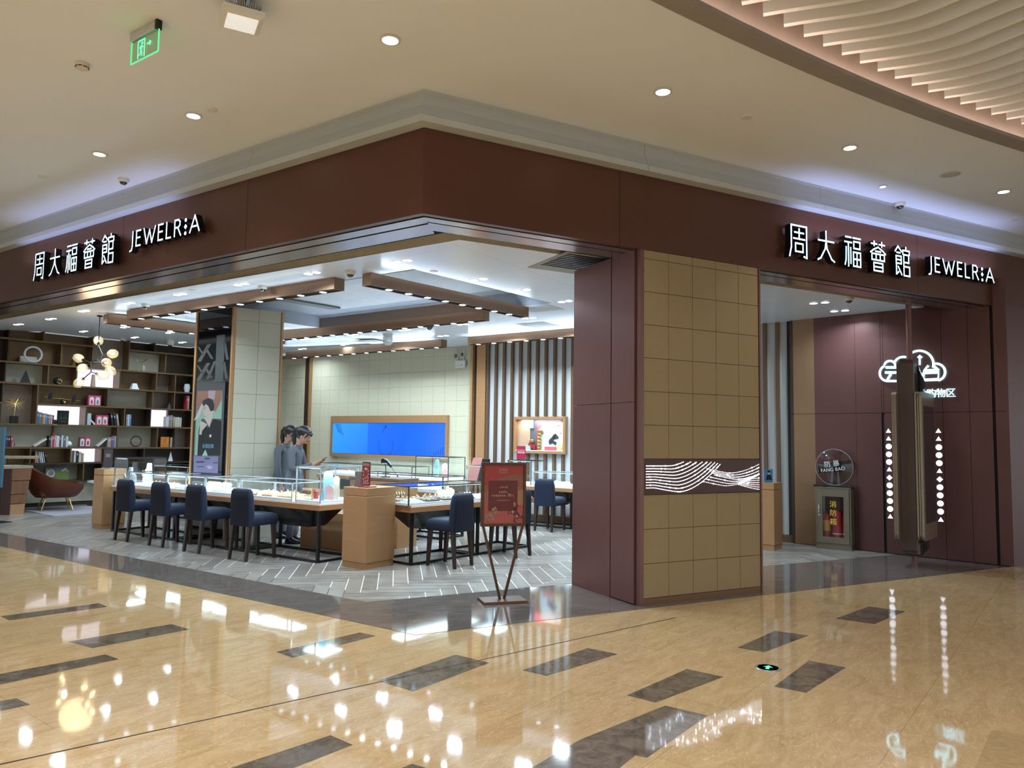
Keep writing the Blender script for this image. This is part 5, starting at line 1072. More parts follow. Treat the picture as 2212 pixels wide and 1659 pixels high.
flatp(mb, [(230, 380), (250, 340), (330, 300), (400, 330), (430, 420), (420, 500), (370, 520), (330, 430), (290, 400), (255, 440)], E_('poster_hair', (.012, .013, .018), .4), -.0335)
flatp(mb, [(255, 440), (290, 400), (330, 420), (365, 520), (410, 500), (405, 600), (350, 780), (300, 690), (270, 640), (260, 560), (245, 520)], E_('poster_skin', (.33, .30, .27), .6), -.033)
flatp(mb, [(200, 690), (225, 680), (260, 700), (320, 730), (235, 830), (220, 900), (185, 895), (195, 800)], E_('poster_skin', (.33, .30, .27), .6), -.0335)
for q in ([(258, 468), (292, 458), (294, 466), (260, 476)], [(268, 596), (292, 594), (290, 602), (270, 604)], [(268, 488), (285, 484), (285, 490), (270, 494)]): flatp(mb, q, E_('poster_hair', (.012, .013, .018), .4), -.034)
flatp(mb, [(285, 1140), (230, 1240), (325, 1240)], E_('poster_mint2', (.20, .36, .28), .6), -.034)
flatp(mb, [(350, 900), (385, 895), (375, 940), (352, 940)], E_('poster_silver', (.5, .5, .5), .5), -.034)
mb.build('portrait', scr, fix=False)
mb = MB(); flatp(mb, [(98, 1245), (500, 1250), (490, 1525), (95, 1505)], E_('poster_lilac', (.10, .10, .19), .9), -.0345)
for q in ((140, 1325, 265, 1355), (145, 1410, 260, 1425), (275, 1270, 360, 1300), (410, 1345, 490, 1362)): flatp(mb, [(q[0], q[1]), (q[2], q[1]), (q[2], q[3]), (q[0], q[3])], E_('poster_ink', (.025, .025, .06), .8), -.035)
for k in range(7): flatp(mb, [(300 + k * 18, 1390 + abs(k - 3) * 5), (308 + k * 17, 1390 + abs(k - 3) * 5), (340 + k * 7, 1450), (334 + k * 7, 1450)], E_('poster_pale', (.34, .36, .42), .8), -.035)
mb.build('caption_panel', scr, fix=False)
textobj('永恒经典', .075, E_('poster_blue_text', (.10, .24, .34), 1.0), scr, 'lettering', (kx_(*Pz(328, 1088))[0], -.035, kx_(*Pz(328, 1088))[1]))

# ---- cloud sign and lamp columns on the return wall
WA = math.atan2(WU.y, WU.x); CLD = emat('cloud_neon', (.42, .84, 1.0), 2.4)
oC = wpx(1972, 800)
t = thing('cloud_sign', 'lit cloud shaped sign with 云 and 台 on the plum wall behind the kiosk', 'lit sign', WP(oC[0], 0, oC[1]), WA)
def cz(x, y):                                            # crop coordinates of the sign as seen in the photograph
    s, z = wpx(1890 + x / 6.382, 740 + y / 6.382); return s - oC[0], z - oC[1]
def arc_px(pts): return [(*[cz(*p)[0]], -.03, cz(*p)[1]) for p in pts]
mb = MB()
def neon(pts, r=.016): mb.tube(arc_px(pts), r, CLD, 8)
def arcp(cx, cyy, rx, ry, a0, a1, n=14): return [(cx + rx * cos(radians(a0 + (a1 - a0) * k / n)), cyy + ry * sin(radians(a0 + (a1 - a0) * k / n))) for k in range(n + 1)]
neon([(490, 532), (180, 532)] + arcp(180, 425, 105, 107, 90, 235)[1:] + [(140, 322)]); neon(arcp(215, 320, 75, 65, 190, 385, 16)); neon(arcp(400, 320, 130, 120, 205, 285, 12)); neon(arcp(620, 300, 195, 185, 210, 375, 20)); neon([(810, 305)] + arcp(850, 410, 125, 118, 265, 430, 18) + [(870, 515), (490, 530)])
mb.build('cloud_outline', t)
mb = MB(); neon([(160, 345), (480, 345)], .019); neon([(150, 415), (480, 415)], .019); neon([(235, 420), (180, 520)], .019); neon([(400, 450), (470, 525)], .019); mb.build('character', t)
mb = MB(); neon([(745, 320), (680, 385), (885, 380)], .019); neon([(820, 330), (885, 385)], .019); neon([(675, 420), (885, 415), (880, 505), (680, 515), (675, 420)], .019); mb.build('character', t)
mb = MB(); neon([(625, 310), (625, 185)], .013); neon([(598, 210), (625, 182), (655, 210)], .013); mb.build('arrow', t)
oT = wpx(2013, 851); tx = thing('wall_lettering', 'lit lettering 自动购物区 under the cloud sign, half hidden by the kiosk', 'lit sign', WP(oT[0], 0, oT[1]), WA)
for i, ch in enumerate('自动购物区'): textobj(ch, .135, CLD, tx, 'letter', ((i - 2) * .122, -.02, 0), ext=.01, sx=.95)
LAMPS = emat('shape_lamp', (.86, .90, 1.0), 1.6)
for cx_, ys, side in (((1640 + 927 / 3.318, 1640 + 936 / 3.318), (437, 492, 546, 602, 657, 713, 769, 824, 880, 936, 993, 1050), 'left'), ((1640 + 1285 / 3.318, 1640 + 1297 / 3.318), (437, 494, 551, 608, 665, 724, 781, 838, 896, 954, 1012, 1073), 'right')):
    s0_, z0_ = wpx((cx_[0] + cx_[1]) / 2, 1000); t = thing('lamp_column', 'upright row of glowing triangles, dots and a diamond on the plum wall, %s of the kiosk' % side, 'wall lamp', WP(s0_, 0, 0), WA)
    for i, yy in enumerate(ys):
        f = i / 11; s_, z_ = wpx(cx_[0] + (cx_[1] - cx_[0]) * f, 800 + yy / 3.318); x = s_ - s0_; x = 0; mb = MB(); r = .036
        kind = 't' if i in (0, 1, 5, 11) else 'd' if i == 6 else 'c'
        pts = [(x + r * 1.15 * cos(a), z_ + r * 1.15 * sin(a)) for a in ((pi / 2, pi * 7 / 6, pi * 11 / 6) if kind == 't' else (0, pi / 2, pi, pi * 1.5) if kind == 'd' else [2 * pi * k / 20 for k in range(20)])]
        mb.hexa([(p[0], .004, p[1]) for p in pts], [(p[0], -.006, p[1]) for p in pts], LAMPS); mb.build({'t': 'triangle_lamp', 'd': 'diamond_lamp', 'c': 'round_lamp'}[kind], t)

# ---- advertising kiosk on a pole
KB = mat('kiosk_bronze', (.105, .070, .055), .30, .6, stretch=(20, 20, 1)); KF = mat('kiosk_champagne', (.33, .27, .19), .32, .6)
kp = at(1976, 1220); t = thing('advertising_kiosk', 'bronze advertising kiosk with two rounded screen frames on a floor to ceiling pole', 'kiosk', kp, A2)
mb = MB(); mb.cyl((0, 0, 0), (0, 0, ZF - .001), .038, BROWN2, None, 20); mb.build('pole', t)
# local x runs along the screens (away from the viewer), local y to the left
mb = MB(); mb.loft([[(-.20, -.075, .30), (.20, -.075, .30), (.20, .075, .30), (-.20, .075, .30)], [(-.24, -.085, .42), (.24, -.085, .42), (.24, .085, .42), (-.24, .085, .42)], [(-.24, -.085, 2.58), (.24, -.085, 2.58), (.24, .085, 2.58), (-.24, .085, 2.58)], [(-.20, -.08, 2.74), (.20, -.08, 2.66), (.20, .08, 2.66), (-.20, .08, 2.76)]], KB, smooth=False); mb.box(-.22, -.11, .14, -.0, .11, .32, KB, .03); mb.box(-.25, -.10, .2, -.14, .115, 2.7, KB, .012); mb.build('housing', t)
mb = MB(); mb.loft([[(-.02, -.16, .22), (.10, -.16, .22), (.10, -.09, .12), (-.02, -.09, .12)], [(-.02, -.16, 2.50), (.10, -.16, 2.46), (.10, -.09, 2.66), (-.02, -.09, 2.70)]], mat('gloss_dark_fin', (.02, .016, .016), .12), smooth=False); mb.build('fin', t)
for y0, y1 in ((-.21, -.125), (.095, .15)):
    mb = MB(); ring = []; hx_, z0_, z1_, r = .38, .36, 2.30, .06
    for q, (cx, cz_) in enumerate(((hx_ - r, z1_ - r), (-hx_ + r, z1_ - r), (-hx_ + r, z0_ + r), (hx_ - r, z0_ + r))):
        for k in range(6): a = pi / 2 * q + pi / 2 * k / 5; ring.append((cx + r * cos(a), cz_ + r * sin(a)))
    for ya, yb, s in ((y0, y0 + .03, 1.0), (y0 + .038, y1 - .03, .985), (y1 - .022, y1, 1.0)):
        mb.slab([(p[0] * s, ya, 1.33 + (p[1] - 1.33) * s) for p in ring], (0, yb - ya, 0), KF)
    o = mb.build('screen_frame', t); mb = MB(); ys_ = y0 - .004 if y0 < 0 else y1 + .004
    mb.box(-.30, min(ys_, y0 if y0 < 0 else y1), .58, .34, max(ys_, y0 if y0 < 0 else y1), 2.12, mat('kiosk_glass', (.02, .022, .03), .08, spec=.7)); mb.build('screen', o)

# ---- fire cabinet with riot shield on top
ca = at(1763, 1184); cb = at(1840, 1191.5); cd_ = (cb - ca); cw = cd_.length; cd_.normalize(); CA = math.atan2(cd_.y, cd_.x); chh = .94
t = thing('fire_cabinet', 'taupe metal cabinet with glazed door and yellow lettering 消防箱', 'fire cabinet', ca, CA); TAU = mat('taupe_paint', (.20, .165, .115), .45, .2); CD = .20
mb = MB(); mb.box(0, .02, 0, cw, CD, .05, TAU); mb.box(0, .004, .05, .02, CD, chh, TAU); mb.box(cw - .02, .004, .05, cw, CD, chh, TAU); mb.box(0, .004, chh - .02, cw, CD, chh, TAU); mb.box(0, .004, 0.0, cw, CD, .09, TAU); mb.box(.02, CD - .01, .05, cw - .02, CD, chh - .02, mat('cabinet_inside', (.10, .02, .02), .5)); mb.build('body', t)
mb = MB(); dx0, dx1, dz0, dz1 = .025, cw - .025, .095, chh - .025; fx0, fx1, fz0, fz1 = cw * .20, cw * .80, chh * .20, chh * .85
mb.box(dx0, -.008, dz0, fx0, .012, dz1, TAU); mb.box(fx1, -.008, dz0, dx1, .012, dz1, TAU); mb.box(fx0, -.008, dz0, fx1, .012, fz0, TAU); mb.box(fx0, -.008, fz1, fx1, .012, dz1, TAU); dr = mb.build('door', t)
mb = MB(); mb.poly([(fx0, .004, fz0), (fx1, .004, fz0), (fx1, .004, fz1), (fx0, .004, fz1)], GLASS); mb.build('pane', dr)
mb = MB(); mb.box(cw * .085, -.03, chh * .58, cw * .125, -.022, chh * .72, CHROME, .004); mb.cyl((cw * .105, -.03, chh * .60), (cw * .105, -.006, chh * .60), .006, CHROME); mb.cyl((cw * .105, -.03, chh * .70), (cw * .105, -.006, chh * .70), .006, CHROME); mb.build('handle', dr)
mb = MB(); mb.disc((cw * .105, -.009, chh * .545), .01, CHROME, 12, (0, 1, 0)); mb.build('lock', dr)
for i, ch in enumerate('消防箱'): textobj(ch, .105, mat('yellow_lettering', (.75, .52, .08), .5, emit=(.75, .52, .08), es=.12), dr, 'lettering', (cw * .50, .0025, chh * (.72 - .14 * i)))
RED = mat('extinguisher_red', (.34, .012, .018), .3)
for i, (x, hh_, lb) in enumerate(((cw * .26, .46, 'red fire extinguisher with orange label, left in the glazed cabinet'), (cw * .56, .52, 'large red fire extinguisher, middle of the glazed cabinet'), (cw * .82, .50, 'red fire extinguisher, right edge of the glazed cabinet'))):
    r = .055 if i != 1 else .070; e_ = thing('fire_extinguisher', lb, 'fire extinguisher', ca + cd_ * x + Vector((-cd_.y, cd_.x, 0)) * .105 + Vector((0, 0, .091)), CA)
    mb = MB(); mb.lathe([(0, 0), (r, .0), (r, hh_ * .82), (r * .8, hh_ * .92), (r * .3, hh_ * .97), (r * .3, hh_)], RED, 20); mb.build('cylinder', e_)
    mb = MB(); mb.box(-.012, -.05, hh_, .012, .03, hh_ + .02, BLACK); mb.box(-.008, -.06, hh_ + .03, .008, .02, hh_ + .045, BLACK); mb.cyl((0, 0, hh_ - .01), (0, 0, hh_ + .04), .012, BLACK); mb.build('valve', e_)
    mb = MB(); mb.lathe([(r + .001, .18), (r + .001, .34)] if i == 0 else [(r + .001, .14), (r + .001, .155)], mat('label_orange', (.62, .30, .05), .5) if i == 0 else mat('label_cream', (.7, .62, .5), .5), 20); mb.build('label_band', e_)
t = thing('riot_shield', 'round clear riot shield lettered 防暴 FANG BAO standing on the fire cabinet', 'shield', ca + cd_ * cw * .5 + Vector((-cd_.y, cd_.x, 0)) * .10 + Vector((0, 0, chh + .028)), CA)
SR = .275; PC = glassmat('polycarbonate', (.80, .82, .84), .85, .04)
mb = MB(); rings = []
for k in range(8):
    rr_ = SR * k / 7; rings.append([(rr_ * cos(2 * pi * i / 36) if k else 1e-4 * cos(2 * pi * i / 36), -.05 * (1 - (k / 7) ** 2), SR + (rr_ if k else 1e-4) * sin(2 * pi * i / 36)) for i in range(36)])
mb.loft(rings, PC, True, True, False); mb.build('shield_disc', t)
mb = MB(); mb.tube([(SR * cos(2 * pi * i / 36), 0, SR + SR * sin(2 * pi * i / 36)) for i in range(36)], .005, mat('clear_rim', (.5, .52, .54), .2, alpha=.5), 6, True); mb.build('rim', t)
mb = MB(); mb.M = Matrix.Translation((0, 0, SR)) @ Matrix.Rotation(radians(-8), 4, 'Y') @ Matrix.Translation((0, 0, -SR)); mb.box(-.245, .03, SR - .07, .255, .04, SR + .085, BLACK, .006); mb.sphere((-.17, .04, SR + .04), .02, BLACK); mb.sphere((.18, .04, SR + .05), .022, BLACK); mb.build('strap_plate', t)
SL = mat('shield_lettering', (.75, .76, .76), .5, emit=(.75, .76, .76), es=.10)
textobj('防 暴', .10, SL, t, 'lettering', (-.02, -.056, SR + .045), (pi / 2, radians(-8), 0)); textobj('FANG BAO', .072, SL, t, 'lettering', (-.005, -.056, SR - .038), (pi / 2, radians(-8), 0))
mb = MB(); mb.cyl((-.05, .02, .0), (-.03, .03, SR - .07), .02, mat('clear_stand', (.35, .36, .37), .15, alpha=.35), .016); mb.cyl((.06, .02, .0), (.045, .03, SR - .07), .02, mat('clear_stand', (.35, .36, .37), .15, alpha=.35), .016); mb.build('stand', t)
mb = MB(); mb.cyl((-.03, 0, .0), (cw - .0, 0, 0), .0135, BLACK, None, 12); mb.cyl((.11, 0, 0), (.17, 0, 0), .017, BLACK, None, 12); solo('black_baton', mb, 'black baton lying along the front edge of the fire cabinet top', 'baton', ca + Vector((0, 0, chh + .0175)) + Vector((-cd_.y, cd_.x, 0)) * .018, CA)
# ================================================================== LOUNGE CORNER
# ---- wall-wide bookcase
BZ = [.94, 1.281, 1.776, 2.216, 2.645, 3.085, 3.575]           # heights of the shelf boards (tops)
BRZ = mat('bookcase_bronze', (.17, .105, .05), .38, .55, var=.12, vs=3); BRD = mat('bookcase_dark', (.055, .036, .022), .45, .4); BEI = mat('bookcase_beige', (.46, .44, .34), .6); PNK = mat('bookcase_taupe', (.22, .16, .12), .4, .3)
LITP = emat('bookcase_lit', (.86, .83, 1.0), 1.05)
RZF = math.atan2(FU.y, FU.x); DS = .37
S0, S1 = -2.2, 6.0
bk = thing('bookcase', 'bronze bookcase of staggered compartments covering the left end wall', 'bookcase', FP(0, 0, 0), RZF)
fs = lambda px, y=850: fpx(px, y)[0]
sb = [('shelf_board', (S0, S1, z)) for z in BZ]
for i, z in enumerate(BZ):
    cut = {3: (6, 82), 6: (196, 275)}.get(i)
    for e0, e1 in ([(S0, S1)] if not cut else [(S0, fs(cut[0]) + .012), (fs(cut[1]) - .012, S1)]):
        mb = MB(); mb.box(e0, 0, z - .035, e1, DS, z, BRZ if i else BRD); mb.build('shelf_board', bk)
mb = MB(); mb.box(S0, .03, 0.003, S1, DS, .09, BRD); mb.box(S0, -.0, .09, S1, DS, .52, BEI); mb.box(S0, -.10, .52, S1, DS, .555, BRD); mb.build('base_bench', bk)
rows = [(.645, BZ[0])] + list(zip(BZ[:-1], BZ[1:])) + [(BZ[-1], ZC)]
R_ = {7: (.555, BZ[0] - .035), **{6 - i: (BZ[i], BZ[i + 1] - .035) for i in range(6)}, 0: (BZ[6], 3.785)}
CELLS = [(0, -60, 12, 'd'), (0, 12, 88, 'b'), (0, 88, 196, 'b'), (0, 196, 275, 'p'), (0, 275, 330, 'd'), (0, 330, 420, 'd'),
         (1, -60, 12, 'd'), (1, 12, 128, 'b'), (1, 128, 196, 'b'), (1, 196, 275, 'p'), (1, 275, 355, 'e'), (1, 355, 420, 'd'),
         (2, -60, 9, 'd'), (2, 9, 102, 'e'), (2, 102, 164, 'b'), (2, 164, 257, 'l'), (2, 257, 337, 'b'), (2, 337, 378, 'p'), (2, 378, 420, 'd'),
         (3, -60, 6, 'd'), (3, 6, 82, 'p'), (3, 82, 234, 'b'), (3, 234, 331, 'e'), (3, 331, 378, 'p'), (3, 378, 420, 'd'),
         (4, -60, 4, 'd'), (4, 4, 80, 'p'), (4, 80, 188, 'l'), (4, 188, 272, 'b'), (4, 272, 328, 'd'), (4, 328, 376, 'l'), (4, 376, 420, 'd'),
         (5, -60, 4, 'e'), (5, 4, 130, 'e'), (5, 130, 259, 'e'), (5, 259, 345, 'e'), (5, 345, 382, 'd'), (5, 382, 420, 'p'),
         (6, -60, 74, 'b'), (6, 74, 161, 'b'), (6, 161, 226, 'l'), (6, 226, 318, 'd'), (6, 318, 420, 'd'),
         (7, -60, 74, 'b'), (7, 74, 190, 'e'), (7, 190, 230, 'd'), (7, 230, 420, 'd')]
skip = {(3, 6), (3, 0)}
for r, xa, xb, k in CELLS:
    z0, z1 = R_[r]; a, b = fs(xa), fs(xb); a = max(a, S0)
    if (r, xa) == (0, 196): z0 = R_[1][0]
    if (r, xa) == (1, 196): continue
    if (r, xa) == (3, 6): z0 = R_[4][0]
    if (r, xa) == (4, 4): continue
    if (r, xa) == (0, 196): z1 = 3.785
    m = {'b': BRZ, 'd': BRD, 'e': BEI, 'p': PNK, 'l': LITP}[k]
    mb = MB(); mb.box(a + .012, DS - .02, z0, b - .012, DS, z1, m); mb.build('light_panel' if k == 'l' else 'back_panel', bk)
    mb = MB(); mb.box(b - .012, .25 if (r, xa) in ((5, 4), (4, 328)) else .004, z0, b + .012, DS, z1, BRZ if k != 'd' else BRD); mb.build('divider', bk)
mb = MB(); mb.box(S0, .004, .555, S0 + .03, DS, 3.78, BRZ); mb.build('side_panel', bk)
# ---- books and ornaments on the shelves
ROWTXT = {'r5a': 'on the shelf at the left edge', 'r5b': 'on the long shelf above the armchair', 'r5c': 'left of the ring ornament', 'r4a': 'in the lit compartment above the armchair', 'r4b': 'right of the lit book compartment', 'r4d': 'in the right small lit compartment', 'r6a': 'in the leaning row behind the armchair', 'r6b': 'in the low lit compartment', 'r3': 'at the dark column'}
CNAME = {}
def bookmat(c):
    nm = 'cover_%d_%d_%d' % tuple(int(v * 255) for v in c); return mat(nm, c, .55, var=.2, vs=25)
ORD = ['first', 'second', 'third', 'fourth', 'fifth', 'sixth', 'seventh', 'eighth', 'ninth', 'tenth']
def book(s, z, w, h, c, lab, grp, lean=0.0, d=.16, y=.05):
    t = thing('book', lab, 'book', FP(s, y, z + (abs(sin(lean)) * (w if lean > 0 else 0)) + .0005), RZF, grp); t.rotation_euler = (0, lean, RZF)
    mb = MB(); m = bookmat(c); mb.box(0, 0, 0, w, d, .004 if False else h, m); mb.build('cover', t)
    mb = MB(); mb.box(.003, .004, h, w - .003, d - .006, h + .0015, mat('page_edge', (.7, .66, .58), .8)); mb.box(w * .15, -.0008, h * .62, w * .85, 0, h * .82, bookmat(tuple(min(1, v * .4 + .35) for v in c))); mb.build('pages', t) if False else mb.build('spine_label', t)
W_ = (.62, .62, .60); COLS = {'orange': (.55, .20, .05), 'white': W_, 'dark red': (.22, .02, .03), 'navy': (.03, .05, .12), 'black': (.012, .012, .014), 'red': (.45, .03, .05), 'pink': (.62, .30, .32), 'slate': (.10, .14, .20), 'blue': (.06, .22, .50), 'tan': (.42, .30, .18), 'grey': (.28, .28, .28), 'pale blue': (.42, .52, .60), 'cream': (.60, .54, .44), 'yellow brown': (.35, .20, .06)}
def shelf_books(key, row, items, px_scale=3.529, ox=0, oy=560, zb=None):
    zbase = R_[row][0]; grp = 'books ' + ROWTXT[key]; n = 0
    for it in items:
        xa, xb, yt, col = it[:4]; lean = it[4] if len(it) > 4 else 0.0
        sa, zt = fpx(ox + xa / px_scale, oy + yt / px_scale, .05); sb_, _ = fpx(ox + xb / px_scale, oy + yt / px_scale, .05)
        book(sa, zbase, max(.014, sb_ - sa - .002), max(.1, zt - zbase), COLS[col], '%s book, %s from the left %s' % (col, ORD[n], ROWTXT[key]), grp, lean); n += 1
shelf_books('r5a', 5, [(8, 18, 1335, 'orange'), (23, 33, 1345, 'white'), (35, 47, 1345, 'dark red'), (49, 62, 1345, 'navy'), (63, 82, 1348, 'black'), (86, 100, 1345, 'red')])
shelf_books('r5b', 5, [(375, 388, 1345, 'black'), (390, 403, 1348, 'grey'), (404, 417, 1335, 'red'), (418, 430, 1342, 'pink'), (431, 456, 1346, 'white'), (458, 468, 1342, 'navy'), (470, 485, 1344, 'white'), (487, 503, 1350, 'slate'), (505, 522, 1352, 'white')])
shelf_books('r5c', 5, [(822, 850, 1358, 'grey'), (852, 862, 1350, 'red'), (863, 877, 1346, 'blue'), (878, 888, 1350, 'white')])
shelf_books('r4a', 4, [(286, 299, 1160, 'slate'), (300, 324, 1168, 'slate'), (326, 337, 1174, 'orange'), (338, 349, 1174, 'tan'), (350, 362, 1178, 'blue'), (363, 375, 1182, 'slate'), (376, 389, 1184, 'tan'), (391, 403, 1186, 'pink'), (404, 414, 1190, 'black')])
shelf_books('r4b', 4, [(668, 698, 1175, 'pale blue'), (858, 873, 1172, 'black', -.16), (880, 894, 1176, 'black', -.16), (900, 915, 1180, 'grey', -.16), (966, 978, 1184, 'grey'), (979, 989, 1184, 'white'), (990, 1003, 1184, 'blue')])
shelf_books('r4d', 4, [(1270, 1290, 1200, 'white'), (1292, 1302, 1196, 'grey'), (1304, 1318, 1190, 'grey'), (1322, 1334, 1200, 'tan'), (1336, 1352, 1205, 'cream'), (1354, 1370, 1205, 'white'), (1372, 1386, 1208, 'cream')])
shelf_books('r6a', 6, [(272, 284, 1465, 'yellow brown'), (290, 299, 1466, 'pink', -.2), (303, 311, 1470, 'slate', -.2), (315, 324, 1472, 'pale blue', -.2), (328, 337, 1470, 'white', -.2), (342, 353, 1470, 'grey', -.22), (362, 371, 1474, 'black', -.26)])
shelf_books('r6b', 6, [(568, 582, 1460, 'white'), (584, 600, 1462, 'black'), (604, 624, 1470, 'cream'), (627, 641, 1480, 'tan')])
shelf_books('r3', 3, [(1425, 1432, 1040, 'red'), (1434, 1446, 1042, 'tan')])
def spos(zx, zy=None, r=None, y=.10, sc=3.529, oy=560): s, z = fpx(zx / sc, oy + (zy or 1000) / sc, y); return s, z
def orn(name, mb, lab, zx, row, y=.12, rz=0, cat='ornament'): s, _ = spos(zx, 1000, None, y); o = solo(name, mb, lab, cat, FP(s, y, R_[row][0] + .0005), RZF + rz); o.scale = (1.08,) * 3; return o
def leaning(lab, zx, row, col, ang, h=.26, w=.035):
    s, _ = spos(zx, 1000, None, .06); t = thing('leaning_book', lab, 'book', FP(s, .06, R_[row][0] + w * max(0, -sin(ang)) + .001), RZF); t.rotation_euler = (0, ang, RZF)
    mb = MB(); mb.box(-w, 0, 0, 0, .17, h, bookmat(COLS[col])); mb.build('cover', t); mb = MB(); mb.box(-w + .004, -.001, .01, -.004, 0, h - .01, mat('page_edge', (.7, .66, .58), .8)); mb.build('pages', t)
leaning('white book slumped left of the book row above the armchair', 292, 5, 'white', .95, .28); leaning('white book slumped against grey books left of the ring ornament', 772, 5, 'white', .80, .26); leaning('white book slumped beside the pale blue book', 744, 4, 'white', -.75, .2)
mb = MB(); mb.box(-.15, -.03, 0, .15, .05, .13, WHITE, .004); orn('white_block', mb, 'white rectangular block on the upper left shelf behind the ring', 200, 1, .2)
mb = MB(); mb.tube(ring_pts((0, 0, .172), .15, 'y', 32), .02, PADW, 8, True); orn('ring_ornament', mb, 'large white ring ornament standing on the upper left shelf', 236, 1, .08)
mb = MB(); mb.lathe([(.10, 0), (.0, .26)], GOLD, 4); orn('pyramid_ornament', mb, 'slender gold pyramid on the upper shelf left of the pendant', 552, 1)
mb = MB(); mb.lathe([(.11, 0), (0, .27)], mat('charcoal', (.03, .033, .04), .5), 4); orn('pyramid_ornament', mb, 'charcoal pyramid in the beige compartment at the left', 188, 2, .14, .3)
t = thing('faceted_ornament', 'black faceted stone with a gold ring in the bronze compartment', 'ornament', FP(spos(437)[0], .12, R_[2][0] + .002), RZF)
mb = MB(); mb.sphere((0, 0, .085), .09, BLACK, (1.1, .9, .95), 7, 4); mb.build('stone', t)
mb = MB(); mb.tube(ring_pts((.02, -.06, .075), .045, 'y', 16), .010, GOLD, 6, True); mb.build('gold_ring', t)
mb = MB(); mb.lathe([(.05, 0), (.03, .26), (0, .265)], mat('tan_cone', (.46, .33, .24), .5), 14); orn('cone_ornament', mb, 'tan cone in front of the lit panel behind the pendant', 706, 2, .12)
mb = MB(); mb.lathe([(.11, 0), (.095, .03), (.09, .03), (.055, .13), (0, .13)], PADW, 4); orn('step_ornament', mb, 'white stepped block right of the pendant lamp', 1022, 2, .12, .75)
t = thing('starburst_ornament', 'gold wire starburst on a black block in the tall left compartment', 'ornament', FP(spos(125)[0], .14, R_[4][0] + .002), RZF)
mb = MB(); mb.box(-.07, -.05, 0, .07, .05, .16, BLACK, .004); mb.build('block', t)
mb = MB(); mb.cyl((0, 0, .16), (.01, 0, .40), .005, GOLD, None, 6); mb.build('stem', t)
mb = MB()
for k in range(44):
    a = 2 * pi * k / 44; l = .20 * (.75 + .25 * sin(k * 2.3)); mb.tube([(.01, 0, .42), (.01 + l * cos(a), .05 * sin(k * 1.7), .42 + l * .78 * sin(a))], .0022, GOLD, 4)
mb.build('wire_burst', t)
t = thing('bird_balance', 'black birds on a thin balance rod over a small gold ball', 'ornament', FP(spos(487)[0], .12, R_[3][0] + .002), RZF)
mb = MB(); mb.sphere((0, 0, .061), .06, BLACK, (1, 1, 1), 16, 10); mb.sphere((.02, -.04, .05), .035, GOLD, (1, 1, 1), 12, 8); mb.build('base', t)
mb = MB(); mb.cyl((-.36, 0, .155), (.34, 0, .10), .005, GOLD, None, 6); mb.cyl((0, 0, .10), (0, 0, .13), .008, GOLD, None, 8); mb.build('rod', t)
for x, z, f in ((-.25, .15, 1), (.22, .11, 1)):
    mb = MB(); mb.loft([[(x + f * dx, dy, z + dz) for dx, dy, dz in q] for q in ([(-.03, -.01, -.06), (-.015, -.01, -.06), (-.015, .01, -.06), (-.03, .01, -.06)], [(-.045, -.02, .0), (.03, -.02, -.01), (.03, .02, -.01), (-.045, .02, .0)], [(-.03, -.022, .06), (.035, -.022, .05), (.035, .022, .05), (-.03, .022, .06)], [(.0, -.012, .11), (.045, -.012, .10), (.045, .012, .10), (.0, .012, .11)])], BLACK); mb.build('bird', t)
def pinkbox(lab, zx, row, sc=1.0, k=0):
    t = thing('gift_box', lab, 'gift box', FP(spos(zx)[0], .10, R_[row][0] + .0005), RZF, 'pink gift boxes on the bookcase'); RS = mat('gift_rose', (.52, .06, .16), .45); AW = mat('gift_arch_white', (.74, .66, .64), .5)
    mb = MB(); w, h = .135 * sc, .235 * sc; mb.box(-w, 0, 0, w, .08, h, RS, .003, 1); mb.build('box', t)
    for i, x in enumerate((-.062, .062)):
        mb = MB(); mb.poly([(x * sc + dx * sc, -.001, dz * sc) for dx, dz in [(-.048, .02), (.048, .02)] + [(.048 * cos(a), .155 + .048 * sin(a)) for a in [pi * q / 8 for q in range(9)]]], AW); mb.poly([(x * sc + .022 * sc * cos(a), -.002, (.085 + .055 * sin(a)) * sc) for a in [2 * pi * q / 12 for q in range(12)]], RS if (i + k) % 2 else mat('gift_teal', (.10, .22, .22), .5)); mb.build('arch_window', t)
pinkbox('pink gift box with arched windows on the bird balance shelf', 727, 3, 1.0, 1); pinkbox('pink gift box with arched windows below the bird balance shelf', 792, 4, 1.0, 0)
for i, zx in enumerate((650, 693)):
    s_, _ = spos(zx); t = thing('gift_box', ('left' if i == 0 else 'right') + ' one of two narrow rose boxes above the armchair', 'gift box', FP(s_, .10, R_[5][0] + .0005), RZF, 'narrow rose boxes')
    mb = MB(); mb.box(-.058, 0, 0, .058, .07, .22, mat('gift_plum', (.22, .03, .09), .5) if i == 0 else mat('gift_rose', (.52, .06, .16), .45), .003, 1); mb.build('box', t)
    mb = MB(); mb.poly([(dx, -.001, dz) for dx, dz in [(-.042, .02), (.042, .02)] + [(.042 * cos(a), .15 + .042 * sin(a)) for a in [pi * q / 8 for q in range(9)]]], mat('gift_arch_white', (.74, .66, .64), .5)); mb.poly([(.02 * cos(a), -.002, .09 + .05 * sin(a)) for a in [2 * pi * q / 12 for q in range(12)]], mat('gift_teal', (.10, .22, .22), .5) if i == 0 else REDC); mb.build('arch_window', t)
t = thing('picture_book', 'black book with green plant cover standing in the lit compartment', 'book', FP(spos(498)[0], .14, R_[4][0] + .0005), RZF)
mb = MB(); mb.box(-.115, 0, 0, .115, .03, .31, BLACK); mb.build('cover', t); mb = MB(); rr = random.Random(2)
for k in range(9): x = -.08 + k * .02; mb.poly([(x, -.001, .12), (x + .006, -.001, .12), (x + rr.uniform(-.03, .04), -.001, .27)], mat('leaf_green', (.03, .16, .03), .6))
